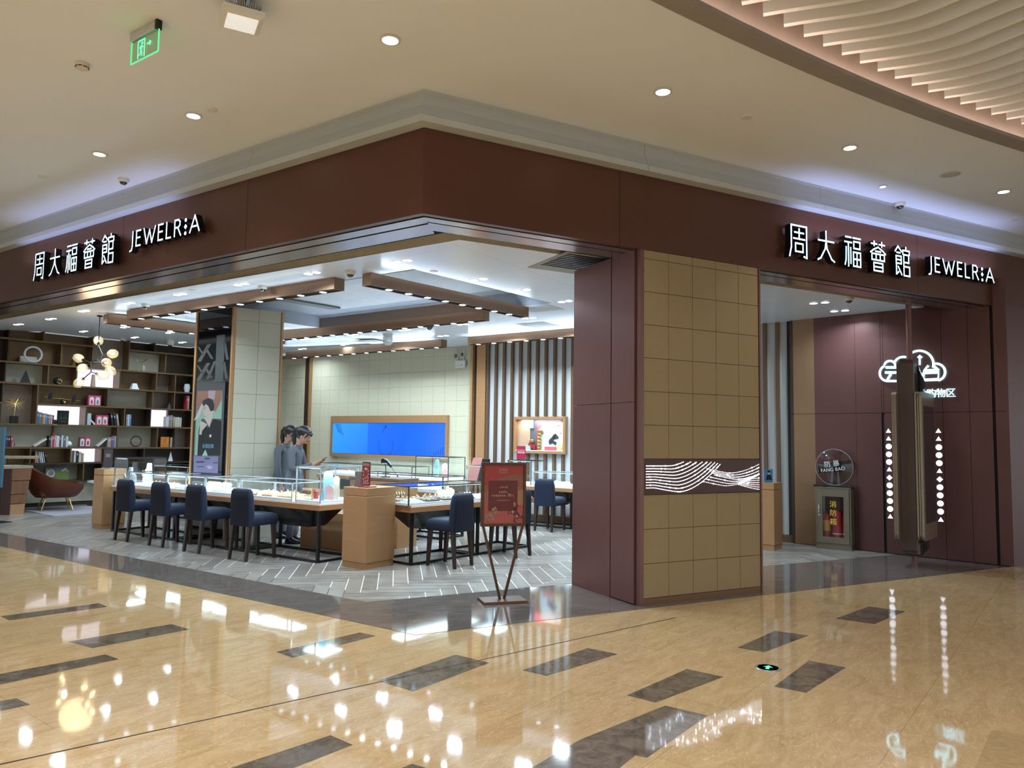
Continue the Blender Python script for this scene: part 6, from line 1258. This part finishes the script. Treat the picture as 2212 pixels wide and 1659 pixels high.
for k in range(2): mb.poly([(-.05 + k * .06, -.001, .06), (-.005 + k * .06, -.001, .06), (-.005 + k * .06, -.001, .075), (-.05 + k * .06, -.001, .075)], REDC)
mb.build('cover_print', t, fix=False)
mb = MB(); mb.sphere((0, 0, .05), .05, BLACK, (1, .8, 1), 8, 5); orn('small_stone', mb, 'small black stone at the right end of the lit book row', 436, 4, .12)
t = thing('mug', 'small dark mug beside the books at the left edge', 'mug', FP(spos(114)[0], .12, R_[5][0] + .002), RZF)
mb = MB(); mb.lathe([(0, 0), (.035, 0), (.037, .09), (.033, .09), (.031, .01), (0, .01)], mat('mug_grey', (.5, .5, .5), .3), 18); mb.build('cup', t); mb = MB(); mb.tube([(.035 + .03 * sin(a), 0, .045 + .03 * cos(a)) for a in [pi * k / 8 for k in range(9)]], .006, BLACK, 6); mb.build('handle', t)
mb = MB(); mb.sphere((0, 0, .06), .06, PADW, (1, 1, 1), 10, 7); orn('white_ball', mb, 'white faceted ball at the end of the long book row', 548, 5, .12)
t = thing('ring_sculpture', 'dark upright ring crossed by a thin rod in the beige compartment', 'ornament', FP(spos(1060)[0], .12, R_[5][0] + .002), RZF)
mb = MB(); mb.tube(ring_pts((0, 0, .135), .12, 'y', 32), .014, BRD, 8, True); mb.build('ring', t); mb = MB(); mb.cyl((-.22, 0, .14), (.09, 0, .14), .006, GOLD, None, 6); mb.build('rod', t)
t = thing('orange_book', 'orange book facing out on the dark shelf near the glass column', 'book', FP(spos(1276)[0], .10, R_[5][0] + .0005), RZF)
mb = MB(); mb.box(-.10, 0, 0, .10, .03, .25, mat('bright_orange', (.65, .22, .03), .5)); mb.build('cover', t); mb = MB(); mb.box(-.03, -.001, .10, .03, 0, .20, mat('orange_print', (.5, .12, .04), .5)); mb.build('cover_print', t)
mb = MB(); mb.box(-.02, 0, 0, .02, .12, .22, bookmat(COLS['cream'])); orn('upright_book', mb, 'cream book right of the orange book', 1326, 5, .10, 0, 'book')
mb = MB(); mb.lathe([(.05, 0), (.07, .10), (.055, .19), (0, .20)], PADW, 16); orn('white_vase', mb, 'white rounded vase on the dark shelf near the glass column', 1425, 2, .12) ; 
mb = MB(); mb.lathe([(.06, 0), (0, .15)], mat('charcoal', (.03, .033, .04), .5), 4); orn('pyramid_ornament', mb, 'small dark pyramid on the dark right shelf', 1296, 3, .12, .4)
mb = MB(); mb.lathe([(.07, 0), (0, .22)], PADW, 4); orn('cone_ornament', mb, 'white pyramid on the low dark shelf left of the glass column', 1325, 6, .12, .3)
t = thing('crown_stand', 'small glass stand with a gold crown in the beige top compartment', 'ornament', FP(spos(1090)[0], .14, R_[1][0] + .002), RZF)
mb = MB(); mb.box(-.035, -.03, 0, .035, .03, .14, mat('clear_block', (.6, .56, .46), .1, alpha=.6)); mb.build('block', t); mb = MB(); mb.lathe([(.022, .14), (.03, .17), (.025, .165)], GOLD, 10); mb.build('crown', t)
mb = MB(); mb.tube([(-.14 + .28 * k / 14, 0, .10 * (2 * abs(k / 14 - .5)) ** 2) for k in range(15)], .006, GOLD, 6); solo('hanging_necklace', mb, 'fine necklace hung on the back of the beige top compartment', 'necklace', FP(fpx(1075 / 3.529, 780, DS - .03)[0], DS - .03, R_[1][0] + .23), RZF)
for zx, lab, c in ((396, 'grey round motif picture leaning behind the armchair', (.25, .27, .28)), (478, 'green landscape picture leaning right of the armchair back', (.16, .22, .05))):
    t = thing('leaning_picture', lab, 'picture', FP(spos(zx, 1640)[0], .16, .5595), RZF); t.rotation_euler = (-.12, 0, RZF); w, h = (.10, .26) if zx < 450 else (.145, .30)
    mb = MB(); mb.box(-w, 0, 0, w, .02, h, mat('canvas_' + str(zx), c, .6, var=.5, vs=12)); mb.build('canvas', t)
    mb = MB()
    if zx < 450: mb.tube(ring_pts((0, -.002, .14), .07, 'y', 20), .012, WHITE, 5, True)
    else:
        mb.box(-w, -.002, h * .6, w, 0, h, mat('canvas_sky', (.16, .17, .17), .6, var=.3, vs=20))
        for k in range(4): mb.sphere((.02 + .03 * k, -.002, h * (.66 + .07 * (k % 3))), .03, WHITE, (1.2, .05, .35), 10, 6)
    mb.build('motif', t)

# ---- globe pendant
GB = mat('amber_glass', (.62, .52, .36), .06, alpha=.42, spec=.8, var=0); FIL = emat('filament', (1.0, .80, .45), 30.0)
dist_y = 12.6
def ch(x, y, dy=0.0): 
    d = ray(x / 7.213, 700 + y / 7.213); t = (dist_y + dy) / d.y; return Vector((d.x * t, d.y * t, HC + d.z * t))
o_ = ch(1535, 262); t = thing('globe_pendant', 'branching black pendant lamp with eight amber glass globes', 'pendant lamp', (o_.x, o_.y, ZC), 0); off = Vector((o_.x, o_.y, ZC))
P_ = {k: ch(*v) - off for k, v in dict(A=(1535, 330), B=(1512, 410, .05), C=(1512, 545, .05), D=(1602, 480, -.05), E=(1415, 602, .1), F=(1570, 600, -.1), G=(1420, 745, .05)).items()}
mb = MB(); TB = mat('pendant_black', (.012, .010, .009), .4, .5)
for a, b in ('AB', 'BC', 'AD', 'DF', 'CE', 'CF', 'EG', 'EF'): mb.tube([P_[a], P_[b]], .011, TB, 8)
mb.lathe([(.045, 0), (.045, -.02), (.008, -.03)], TB, 16); mb.tube([(0, 0, -.02), P_['A']], .008, TB, 8); br = mb.build('branches', t)
for i, (x, y, dy, frm) in enumerate([(1533, 262, .1, 'A'), (1228, 535, .15, 'E'), (1750, 465, -.1, 'D'), (1655, 603, -.2, 'F'), (1288, 688, -.05, 'E'), (1715, 722, -.05, 'F'), (1590, 800, .1, 'G'), (1235, 910, 0, 'G')]):
    c = ch(x, y, dy) - off; p = P_[frm]; d = (c - p); L_ = d.length; d.normalize()
    mb = MB(); mb.tube([p, c - d * .07], .008, TB, 6); mb.cyl(c - d * .10, c - d * .055, .024, TB, .018, 10); br2 = mb.build('arm', t)
    mb = MB(); q = d.to_track_quat('Z', 'Y').to_matrix().to_4x4(); mb.M = Matrix.Translation(c) @ q
    mb.lathe([(.022, -.085), (.055, -.06), (.078, -.01), (.074, .04), (.05, .085), (.015, .105), (0, .106)], GB, 18); gl = mb.build('globe', t)
    mb = MB(); mb.M = Matrix.Translation(c) @ q; mb.lathe([(.006, -.05), (.016, -.01), (.013, .03), (0, .04)], FIL, 8); mb.build('bulb', gl)
pl = bpy.data.lights.new('pendant_lamp', 'POINT'); pl.energy = 9; pl.color = (1, .74, .42); pl.shadow_soft_size = .25; plo = bpy.data.objects.new('pendant_lamp', pl); plo.location = off + P_['C'] + Vector((.1, -.2, .1)); COL.objects.link(plo)

# ---- rug, armchair, side table
rg = [at(x, y, .0) for x, y in ((52, 1103), (115, 1116), (262, 1106), (212, 1091))]
mb = MB(); mb.hexa([(p.x, p.y, .0035) for p in rg], [(p.x, p.y, .012) for p in rg], mat('lilac_grey_rug', (.30, .28, .31), .95, var=.25, vs=60, bump=.5, bs=200)); solo('rug', mb, 'lilac grey rug under the leather armchair', 'rug')
fl_ = [at(78, 1102), at(98, 1105), at(133, 1099), at(156, 1101)]; ac = (fl_[0] + fl_[1] + fl_[2] + fl_[3]) / 4
LEA = mat('cognac_leather', (.11, .024, .008), .42, var=.15, vs=5, bump=.08, bs=120)
fwd = Vector((sin(radians(52)), cos(radians(52)), 0)); t = thing('armchair', 'cognac leather tub armchair on brass legs beside the bookcase', 'armchair', (ac.x, ac.y, .0121), math.atan2(fwd.y, fwd.x) - pi / 2)
# local +y is forward
mb = MB(); n = 40; rings = []
def rim(a):                                             # a: angle from the back
    f = (1 + cos(a)) / 2; return .53 + .42 * (f ** 2.2)
def shell(rad, lift=0.0):
    R4 = []
    for fz in (0.0, .12, .35, .65, 1.0):
        ring = []
        for i in range(n + 1):
            a = -pi * .80 + 2 * pi * .80 * i / n; top = rim(a); z = .26 + (top - .26) * fz
            flare = .66 + .34 * min(1, fz * 1.5) ** .6; rx = .46 * flare * rad; ry = .56 * flare * rad
            ring.append((sin(a) * rx * (1.08 if abs(a) > 1.2 else 1), -cos(a) * ry - .05 * fz * max(0, cos(a)) + .02, z))
        R4.append(ring)
    return R4
o4 = shell(1.0); i4 = shell(.90)
mb.loft(o4, LEA, True, False, False); mb.loft(i4, LEA, True, False, False); mb.loft([o4[-1], i4[-1]], LEA, True, False, False)
for k in (0, -1): mb.loft([[r[k] for r in o4], [r[k] for r in i4]], LEA, True, False, False)
mb.poly([p for p in o4[0]], LEA); mb.build('shell', t, sharp=50)
mb = MB(); rbox_loft(mb, [(0, .03, .28, .26, .30, .1), (0, .03, .30, .31, .36, .12), (0, .03, .40, .32, .37, .12), (0, .03, .43, .29, .34, .12), (0, .03, .44, .2, .25, .1)], LEA); mb.build('seat_cushion', t, sharp=60)
for sx_, sy_ in ((-1, -1), (1, -1), (-1, 1), (1, 1)):
    mb = MB(); mb.cyl((sx_ * .29, sy_ * .28 + .02, 0), (sx_ * .20, sy_ * .19 + .02, .30), .011, mat('brass', (.62, .46, .22), .25, .9), .020, 12); mb.build('leg', t)
sp = at(214, 1092); t = thing('side_table', 'small white topped side table with thin dark ring base beside the armchair', 'side table', (sp.x, sp.y, .0), 0)
mb = MB(); mb.lathe([(0, .50), (.25, .50), (.26, .51), (.26, .545), (0, .545)], DECK, 32); mb.build('table_top', t)
mb = MB(); mb.tube([(.24 * cos(2 * pi * k / 28), .24 * sin(2 * pi * k / 28), .0201) for k in range(28)], .008, BLACK, 6, True); mb.cyl((-.24, 0, .02), (.24, 0, .02), .006, BLACK); mb.build('ring_base', t)
mb = MB(); mb.cyl((-.12, 0, .02), (-.12, 0, .50), .012, BLACK); mb.build('post', t)
# ---- stacked copper stands at the far left
HAM = mat('hammered_copper', (.27, .13, .07), .33, .6, var=.35, vs=8, bump=.5, bs=14); TRAV = mat('rough_stone_slab', (.34, .27, .19), .7, var=.35, vs=20, bump=.4, bs=60)
ra = at(21, 1113); rdx = (at(46, 1111) - ra).normalized(); t = thing('copper_stand', 'stand of four stacked hammered copper blocks with a stone top, far left', 'display stand', ra, math.atan2(rdx.y, rdx.x))
zs_ = [0, .215, .40, .66, .90]; ws_ = [.255, .285, .31, .345]
for i in range(4):
    mb = MB(); a, b = ws_[i], ws_[i] + .02; mb.hexa([(-.0, 0, zs_[i]), (a, 0, zs_[i]), (a, .55, zs_[i]), (0, .55, zs_[i])], [(0, 0, zs_[i + 1] - .012), (b, 0, zs_[i + 1] - .012), (b, .55, zs_[i + 1] - .012), (0, .55, zs_[i + 1] - .012)], HAM if i else COPPER); mb.build('copper_block', t)
mb = MB(); mb.hexa([(-.02, 0, 0), (0, 0, 0), (0, .6, 0), (-.5, .6, 0)], [(-.02, 0, .89), (0, 0, .89), (0, .6, .89), (-.5, .6, .89)], mat('deep_red_side', (.05, .012, .010), .4)); mb.build('red_side', t)
mb = MB(); mb.prism([(-.30, .03), (0, -.01), (.38, -.01), (.38, .6), (-.5, .62)], .89, .94, TRAV); mb.build('stone_top', t)
rb = at(8, 1098); t = thing('stone_bar', 'taller stone topped copper bar behind the hammered copper stand', 'bar counter', at(73, 1106), .36)
mb = MB(); mb.box(-.60, .05, 0.003, -.54, .2, 1.06, PNK); mb.build('leg', t); mb = MB(); mb.box(-.80, 0, 1.06, .0, .25, 1.115, TRAV, .006); mb.build('stone_top', t)
bp_ = at(-8, 1130); t = thing('blue_poster_stand', 'blue poster stand cut off by the left edge of the picture', 'poster stand', bp_, AL + .2)
mb = MB(); mb.box(-.45, 0, .62, .06, .03, 1.68, mat('poster_sea_blue', (.03, .16, .28), .3)); mb.build('panel', t); mb = MB(); mb.box(-.06, .03, .0, -.02, .06, 1.2, BLACK); mb.box(-.2, -.1, 0, .12, .2, .015, BLACK); mb.build('stand', t)

# ================================================================== FRONT OF SHOP
# ---- poster stand
pb = at(1084, 1299); pd = (at(1137, 1305) - at(1055, 1309)).normalized(); t = thing('poster_stand', 'red promotional poster in a brown frame on a V shaped stand', 'poster stand', pb, math.atan2(pd.y, pd.x))
PBR = mat('poster_frame_brown', (.085, .038, .020), .35, .4)
mb = MB(); mb.hexa([(-.23, -.16, 0), (.23, -.16, 0), (.23, .12, 0), (-.23, .12, 0)], [(-.215, -.145, .028), (.215, -.145, .028), (.215, .105, .028), (-.215, .105, .028)], PBR); mb.build('base', t)
H0, H1, HW = .735, 1.365, .23
for s in (-1, 1):
    mb = MB(); mb.hexa([(s * .022 - .012, -.012, .028), (s * .022 + .012, -.012, .028), (s * .022 + .012, .012, .028), (s * .022 - .012, .012, .028)], [(s * .205 - .012, -.012, H0 + .01), (s * .205 + .012, -.012, H0 + .01), (s * .205 + .012, .012, H0 + .01), (s * .205 - .012, .012, H0 + .01)], PBR); mb.build('leg', t)
mb = MB(); f = .026
for q in ((-HW, H0, HW, H0 + f), (-HW, H1 - f, HW, H1), (-HW, H0 + f, -HW + f, H1 - f), (HW - f, H0 + f, HW, H1 - f)): mb.box(q[0], -.02, q[1], q[2], .02, q[3], PBR, .002, 1)
mb.build('frame', t)
PR = mat('poster_red', (.34, .035, .022), .35, var=.05); PD_ = mat('poster_deep_red', (.125, .008, .006), .35); PS = mat('poster_dusty_rose', (.33, .11, .085), .35); PT = mat('poster_terracotta', (.26, .09, .05), .35); PK = mat('poster_sand', (.36, .19, .085), .35); PKR = mat('poster_coral', (.40, .09, .075), .35); CRM = mat('poster_cream', (.62, .45, .36), .5)
wx0, wx1, wz0_, wz1_ = -HW + f, HW - f, H0 + f, H1 - f; WW, HH = wx1 - wx0, wz1_ - wz0_
pp = lambda u, v: (wx0 + WW * u, wz0_ + HH * v)
mb = MB(); mb.box(wx0, -.006, wz0_, wx1, .012, wz1_, PR); ps = mb.build('poster_sheet', t)
def pflat(mb, uv, m, y): mb.poly([(pp(u, v)[0], y, pp(u, v)[1]) for u, v in uv], m)
mb = MB(); pflat(mb, [(0, .63)] + [(k / 12, .63 + .21 * sin(pi * .5 * min(1, k / 12 * 1.25))) for k in range(1, 13)] + [(1, .40), (0, .42)], PT, -.0064)
pflat(mb, [(0, .52)] + [(k / 12, .52 + .16 * sin(pi * k / 14)) for k in range(1, 13)] + [(1, .3), (0, .3)], PS, -.0068); pflat(mb, [(.84, .55), (1, .58), (1, .33), (.84, .30)], PK, -.0070)
pflat(mb, [(0, 0), (1, 0), (1, .30), (.8, .27), (.5, .22), (.25, .28), (0, .36)], PKR, -.0072); pflat(mb, [(.115, .215), (.855, .215), (.855, .735), (.115, .735)], PD_, -.0076); mb.build('background_shapes', ps, fix=False)
mb = MB()
for (u0, v0, u1, v1) in ((.38, .86, .585, .863), (.38, .94, .585, .943), (.38, .86, .384, .943), (.581, .86, .585, .943), (.38, .888, .585, .890)): pflat(mb, [(u0, v0), (u1, v0), (u1, v1), (u0, v1)], CRM, -.0080)
mb.build('logo_box', ps, fix=False)
for body, u, v, sz in (('周大福薈館', .4825, .915, .013), ('JEWELRIA', .4825, .874, .008), ('1.10-1.25', .49, .62, .024), ('生肖系列', .48, .535, .022), ('计价黄金类克减', .37, .475, .021), ('70', .645, .48, .040), ('元', .74, .472, .020), ('活动详情请咨询店内工作人员', .49, .395, .010)):
    textobj(body, sz, CRM, ps, 'lettering', (pp(u, v)[0], -.0082, pp(u, v)[1]))
def totem(parts, dots, m, md, nm):
    mb = MB()
    for (ua, va, ub, vb, w) in parts:
        a, b = Vector(pp(ua, va)), Vector(pp(ub, vb)); d = (b - a).normalized(); nn = Vector((-d.y, d.x)) * w / 2; mb.hexa([(c.x, -.0078, c.y) for c in (a - nn, b - nn, b + nn, a + nn)], [(c.x, -.0100, c.y) for c in (a - nn, b - nn, b + nn, a + nn)], m)
    o = mb.build(nm, ps); mb = MB()
    for u, v, r in dots: mb.disc((pp(u, v)[0], -.0104, pp(u, v)[1]), r, md, 12, (0, 1, 0)); mb.disc((pp(u, v)[0], -.0107, pp(u, v)[1]), r * .6, m, 10, (0, 1, 0)); mb.disc((pp(u, v)[0], -.0110, pp(u, v)[1]), r * .3, md, 8, (0, 1, 0))
    mb.build('dot_pattern', o, fix=False)
totem([(.62, .185, .78, .205, .030), (.75, .24, .88, .10, .050), (.84, .12, .78, .02, .032), (.84, .13, .99, .10, .028), (.73, .22, .80, .29, .035), (.80, .23, .86, .32, .022)], [(.74, .20, .014), (.84, .12, .014), (.66, .19, .007), (.815, .06, .007), (.92, .115, .006), (.78, .31, .010), (.775, .345, .010)], PD_, CRM, 'red_animal_motif')
totem([(.06, .115, .27, .17, .040), (.10, .10, .16, .06, .02), (.20, .10, .26, .06, .026), (.22, .17, .33, .22, .035), (.22, .22, .32, .265, .04)], [(.12, .12, .008), (.25, .165, .008), (.30, .235, .008)], mat('poster_taupe', (.33, .20, .145), .4), PD_, 'taupe_animal_motif')
mb = MB()
for u, v in ((.06, .82), (.20, .77), (.84, .76), (.92, .66)): pflat(mb, [(u - .012, v), (u, v - .003), (u + .012, v), (u, v + .003)], CRM, -.0079); pflat(mb, [(u - .004, v), (u, v - .009), (u + .004, v), (u, v + .009)], CRM, -.00795)
mb.build('sparkles', ps, fix=False)
# ---- exit marker set into the floor
fm = at(1659, 1443); t = thing('floor_exit_marker', 'round black floor marker with a lit green arrow in the marble', 'floor marker', (fm.x, fm.y, .0009), 0)
mb = MB(); mb.lathe([(.088, 0), (.085, .003), (.074, .0045), (.072, .004)], STEEL, 32); mb.build('steel_rim', t); mb = MB(); mb.disc((0, 0, .004), .073, mat('marker_black', (.01, .011, .012), .15), 32); mb.build('plate', t)
mb = MB(); a = radians(62); dx, dy = Vector((cos(a), sin(a))), Vector((-sin(a), cos(a))); pt = lambda u, v: (dx.x * u + dy.x * v, dx.y * u + dy.y * v, .0048)
mb.poly([pt(*q) for q in ((-.045, -.012), (.008, -.012), (.008, .012), (-.045, .012))], EXG); mb.poly([pt(*q) for q in ((.0, -.034), (.046, 0), (.0, .034), (.014, 0))], EXG); mb.build('green_arrow', t, fix=False)

# ================================================================== PEOPLE
SKIN = mat('skin', (.40, .23, .16), .55, var=.05); UNI = mat('grey_uniform', (.085, .095, .115), .8, var=.12, vs=60); TRO = mat('uniform_trousers', (.13, .145, .17), .8, var=.12, vs=60); HAIR = mat('black_hair', (.006, .005, .006), .38, var=.3, vs=40, stretch=(20, 20, 1)); SHOE = mat('black_shoe', (.008, .008, .010), .15)
def person(label, loc, az, sc=1.0, phone=True, lean=.0, head_fwd=.10):
    t = thing('person', label, 'person', loc, -radians(az)); V = []; E = []; R = []
    def v(p, r, par=None):
        V.append(Vector(p) * sc); R.append((r[0] * sc, r[1] * sc) if isinstance(r, tuple) else r * sc)
        if par is not None: E.append((par, len(V) - 1))
        return len(V) - 1
    pel = v((0, -.02, .90), (.155, .105)); wai = v((0, -.02 + lean * .2, 1.04), (.125, .095), pel); che = v((0, -.03 + lean * .6, 1.20), (.150, .105), wai); sh = v((0, -.035 + lean, 1.33), (.135, .075), che); nk = v((0, .0 + lean, 1.405), .05, sh); n2 = v((0, .03 + lean, 1.455), .047, nk)
    th = radians(24); piv = Vector((0, .02 + lean, 1.47))
    HR = lambda p: piv + Matrix.Rotation(-th, 3, 'X') @ (Vector(p) - piv)
    hy = .05 + lean; hz = 1.575
    hb = v(HR((0, hy + .010, hz - .070)), (.064, .074), n2); hc = v(HR((0, hy, hz)), (.086, .108), hb); ht = v(HR((0, hy - .01, hz + .06)), (.074, .088), hc)
    for s in (-1, 1):
        hip = v((s * .085, -.02, .82), .092, pel); kn = v((s * .088, .0, .46), .066, hip); an = v((s * .085, -.03, .10), .052, kn); v((s * .085, -.035, .055), .042, an); 
        s1 = v((s * .165, -.03 + lean, 1.315), .060, sh); e_ = v((s * .215, .02 + lean, 1.06), .046, s1)
        if phone: w = v((s * .085, .265 + lean, 1.135), .031, e_); pm = v((s * .055, .325 + lean, 1.165), (.036, .020), w); fd = Vector((-s * .30, .85, .42)).normalized()
        else: w = v((s * .20, .07 + lean, .84), .031, e_); pm = v((s * .195, .085 + lean, .765), (.020, .036), w); fd = Vector((0, .2, -1)).normalized()
        sd = fd.cross(Vector((0, 0, 1)) if phone else Vector((1, 0, 0))).normalized(); up = sd.cross(fd)
        base = V[pm] / sc
        for k in range(4):
            off = (k - 1.5) * .018; l = (.032, .036, .034, .026)[k]; p1 = base + fd * .035 + sd * off; a1 = v(p1, .0092, pm); p2 = p1 + fd * l + up * .006; a2 = v(p2, .0085, a1); p3 = p2 + fd * l * .55 + up * .022 * (1 if phone else -.3) - sd * off * .2; v(p3, .0075, a2)
        tp = base - sd * s * -.022 * (1 if phone else 1) + fd * .012 + up * .012; b1 = v(tp, .010, pm); b2 = v(tp + fd * .022 + up * .022, .0088, b1)
    me = skin_mesh(V, E, R, 2); me.name = 'body'; o = bpy.data.objects.new('body', me); COL.objects.link(o); o.parent = t
    ms = [UNI, TRO, SKIN, SHOE]
    for m in ms: me.materials.append(m)
    wr = [V[i] for i in range(len(V))]
    for p in me.polygons:
        c = p.center / sc; p.use_smooth = True
        hand = (c.y > .29 + lean - .02 and 1.08 < c.z < 1.25) if phone else (abs(c.x) > .16 and c.z < .83 and c.z > .6)
        p.material_index = 2 if (hand or (c.z > 1.395 + max(0, -c.y) * .2 and abs(c.x) < .12)) else 0 if c.z > .915 or (abs(c.x) > .17 and c.z > .75) else 1 if c.z > .085 else 3
    # jacket skirt, collar
    mb = MB(); rings = []
    for z, rx, ry in ((.80, .185, .135), (.86, .178, .130), (.95, .165, .120), (1.04, .140, .108)): rings.append([(rx * sc * cos(2 * pi * i / 24), (ry * sin(2 * pi * i / 24) - .02) * sc, z * sc) for i in range(24)])
    mb.loft(rings, UNI); mb.build('jacket_hem', t, sharp=60)
    mb = MB(); mb.loft([[((.056 + .002 * j) * sc * cos(a), ((.054) * sin(a) - .0 + lean + .004) * sc, (1.375 + .045 * j - .02 * max(0, sin(a))) * sc) for a in [2 * pi * i / 20 for i in range(20)]] for j in (0, 1)], UNI, True, True, False); mb.build('collar', t)
    # shoes
    for s in (-1, 1):
        mb = MB(); x = s * .088
        rings = [[((x + rx * cos(2 * pi * i / 16)) * sc, (cyy + ry * sin(2 * pi * i / 16)) * sc, z * sc) for i in range(16)] for z, rx, ry, cyy in ((0.003, .040, .125, .03), (.03, .045, .128, .03), (.05, .042, .105, .015), (.075, .040, .062, -.02), (.10, .036, .05, -.03))]
        mb.loft(rings, SHOE); mb.build('shoe', t, sharp=60)
    # head: ears, nose, brows, mouth, hair
    HM = Matrix.Scale(sc, 4) @ Matrix.Translation(piv) @ Matrix.Rotation(-th, 4, 'X') @ Matrix.Translation(-piv)
    def hm(): m_ = MB(); m_.M = HM; return m_
    for s in (-1, 1):
        mb = hm(); mb.sphere((s * .076, hy - .006, hz - .018), .024, SKIN, (.35, .75, 1.25), 10, 8); mb.build('ear', t)
        mb = hm(); mb.sphere((s * .030, hy + .083, hz - .006), .0095, HAIR, (1.5, .6, .5), 8, 6); mb.build('eye', t)
        mb = hm(); mb.sphere((s * .031, hy + .086, hz + .016), .012, HAIR, (1.6, .4, .22), 8, 6); mb.build('eyebrow', t)
    mb = hm(); mb.loft([[(dx, hy + .075 + dy, hz + dz) for dx, dy, dz in q] for q in ([(-.008, 0, .008), (.008, 0, .008), (.006, .014, .008), (-.006, .014, .008)], [(-.016, .0, -.034), (.016, .0, -.034), (.010, .032, -.032), (-.010, .032, -.032)], [(-.012, 0, -.042), (.012, 0, -.042), (.006, .018, -.042), (-.006, .018, -.042)])], SKIN); mb.build('nose', t)
    mb = hm(); mb.sphere((0, hy + .066, hz - .088), .026, SKIN, (1, .75, .75), 12, 8); mb.build('chin', t)
    mb = hm(); mb.sphere((0, hy + .083, hz - .060), .015, mat('lip', (.35, .10, .09), .5), (1.4, .45, .4), 8, 6); mb.build('mouth', t)
    mb = hm(); sg, rg_ = 28, 18; c_ = Vector((0, hy - .022, hz + .022)); rad = Vector((.096, .122, .112)); vs_ = []
    for j in range(rg_ + 1):
        ph = pi * j / rg_; vs_.append([c_ + Vector((rad.x * sin(ph) * cos(2 * pi * i / sg), rad.y * sin(ph) * sin(2 * pi * i / sg), -rad.z * cos(ph))) for i in range(sg)])
    for j in range(rg_):
        for i in range(sg):
            q = [vs_[j][i], vs_[j][(i + 1) % sg], vs_[j + 1][(i + 1) % sg], vs_[j + 1][i]]; m_ = (q[0] + q[1] + q[2] + q[3]) / 4
            if (m_.y > hy + .022 and m_.z < hz + .052 - .25 * max(0, .075 - abs(m_.x) - .03)) or m_.z < hz - .075 or (m_.y > hy - .03 and m_.z < hz - .005): continue
            mb.face([mb.v(p) for p in q], HAIR, True)
    bmesh.ops.remove_doubles(mb.bm, verts=mb.bm.verts, dist=1e-5)
    for s in (-1, 1): mb.tube([(s * .060, hy + .078, hz + .062), (s * .074, hy + .066, hz + .02), (s * .078, hy + .05, hz - .03)], [.016, .013, .004], HAIR, 8)
    mb.tube([(-.055, hy + .070, hz + .056), (0, hy + .086, hz + .050), (.055, hy + .070, hz + .056)], [.014, .016, .014], HAIR, 8)
    mb.build('hair', t, sharp=60)
    mb = MB(); P0 = HR((0, hy - .135, hz + .045)); mb.tube([p * sc for p in (HR((0, hy - .11, hz + .05)), P0, P0 + Vector((0, -.045, -.05)), P0 + Vector((0, -.055, -.15)), P0 + Vector((0, -.035, -.26)), P0 + Vector((0, -.03, -.34)))], [.020 * sc, .032 * sc, .036 * sc, .033 * sc, .022 * sc, .005 * sc], HAIR, 12); mb.build('ponytail', t)
    return t
pp1 = at(634, 1173); pa = person('person in grey uniform with ponytail looking down at a phone held in both hands', (pp1.x, pp1.y, .0034), 98, 1.035, True, .02)
u1 = Vector((sin(radians(98)), cos(radians(98)), 0)); mb = MB(); mb.M = Matrix.Rotation(-radians(98), 4, 'Z') @ Matrix.Rotation(radians(35), 4, 'X')
mb.box(-.036, -.07, -.004, .036, .08, .004, mat('phone_black', (.01, .01, .012), .2), .002, 1); mb.box(-.033, -.065, .0042, .033, .075, .0046, emat('phone_glow', (.6, .7, .8), .5)); ph = solo('mobile_phone', mb, 'mobile phone held by the front person', 'phone', (pp1.x + u1.x * .408, pp1.y + u1.y * .408, 1.243))
pp2 = at(608, 1162); person('second person in grey uniform with ponytail standing behind the first', (pp2.x, pp2.y, .0034), 108, 1.045, False, .02)
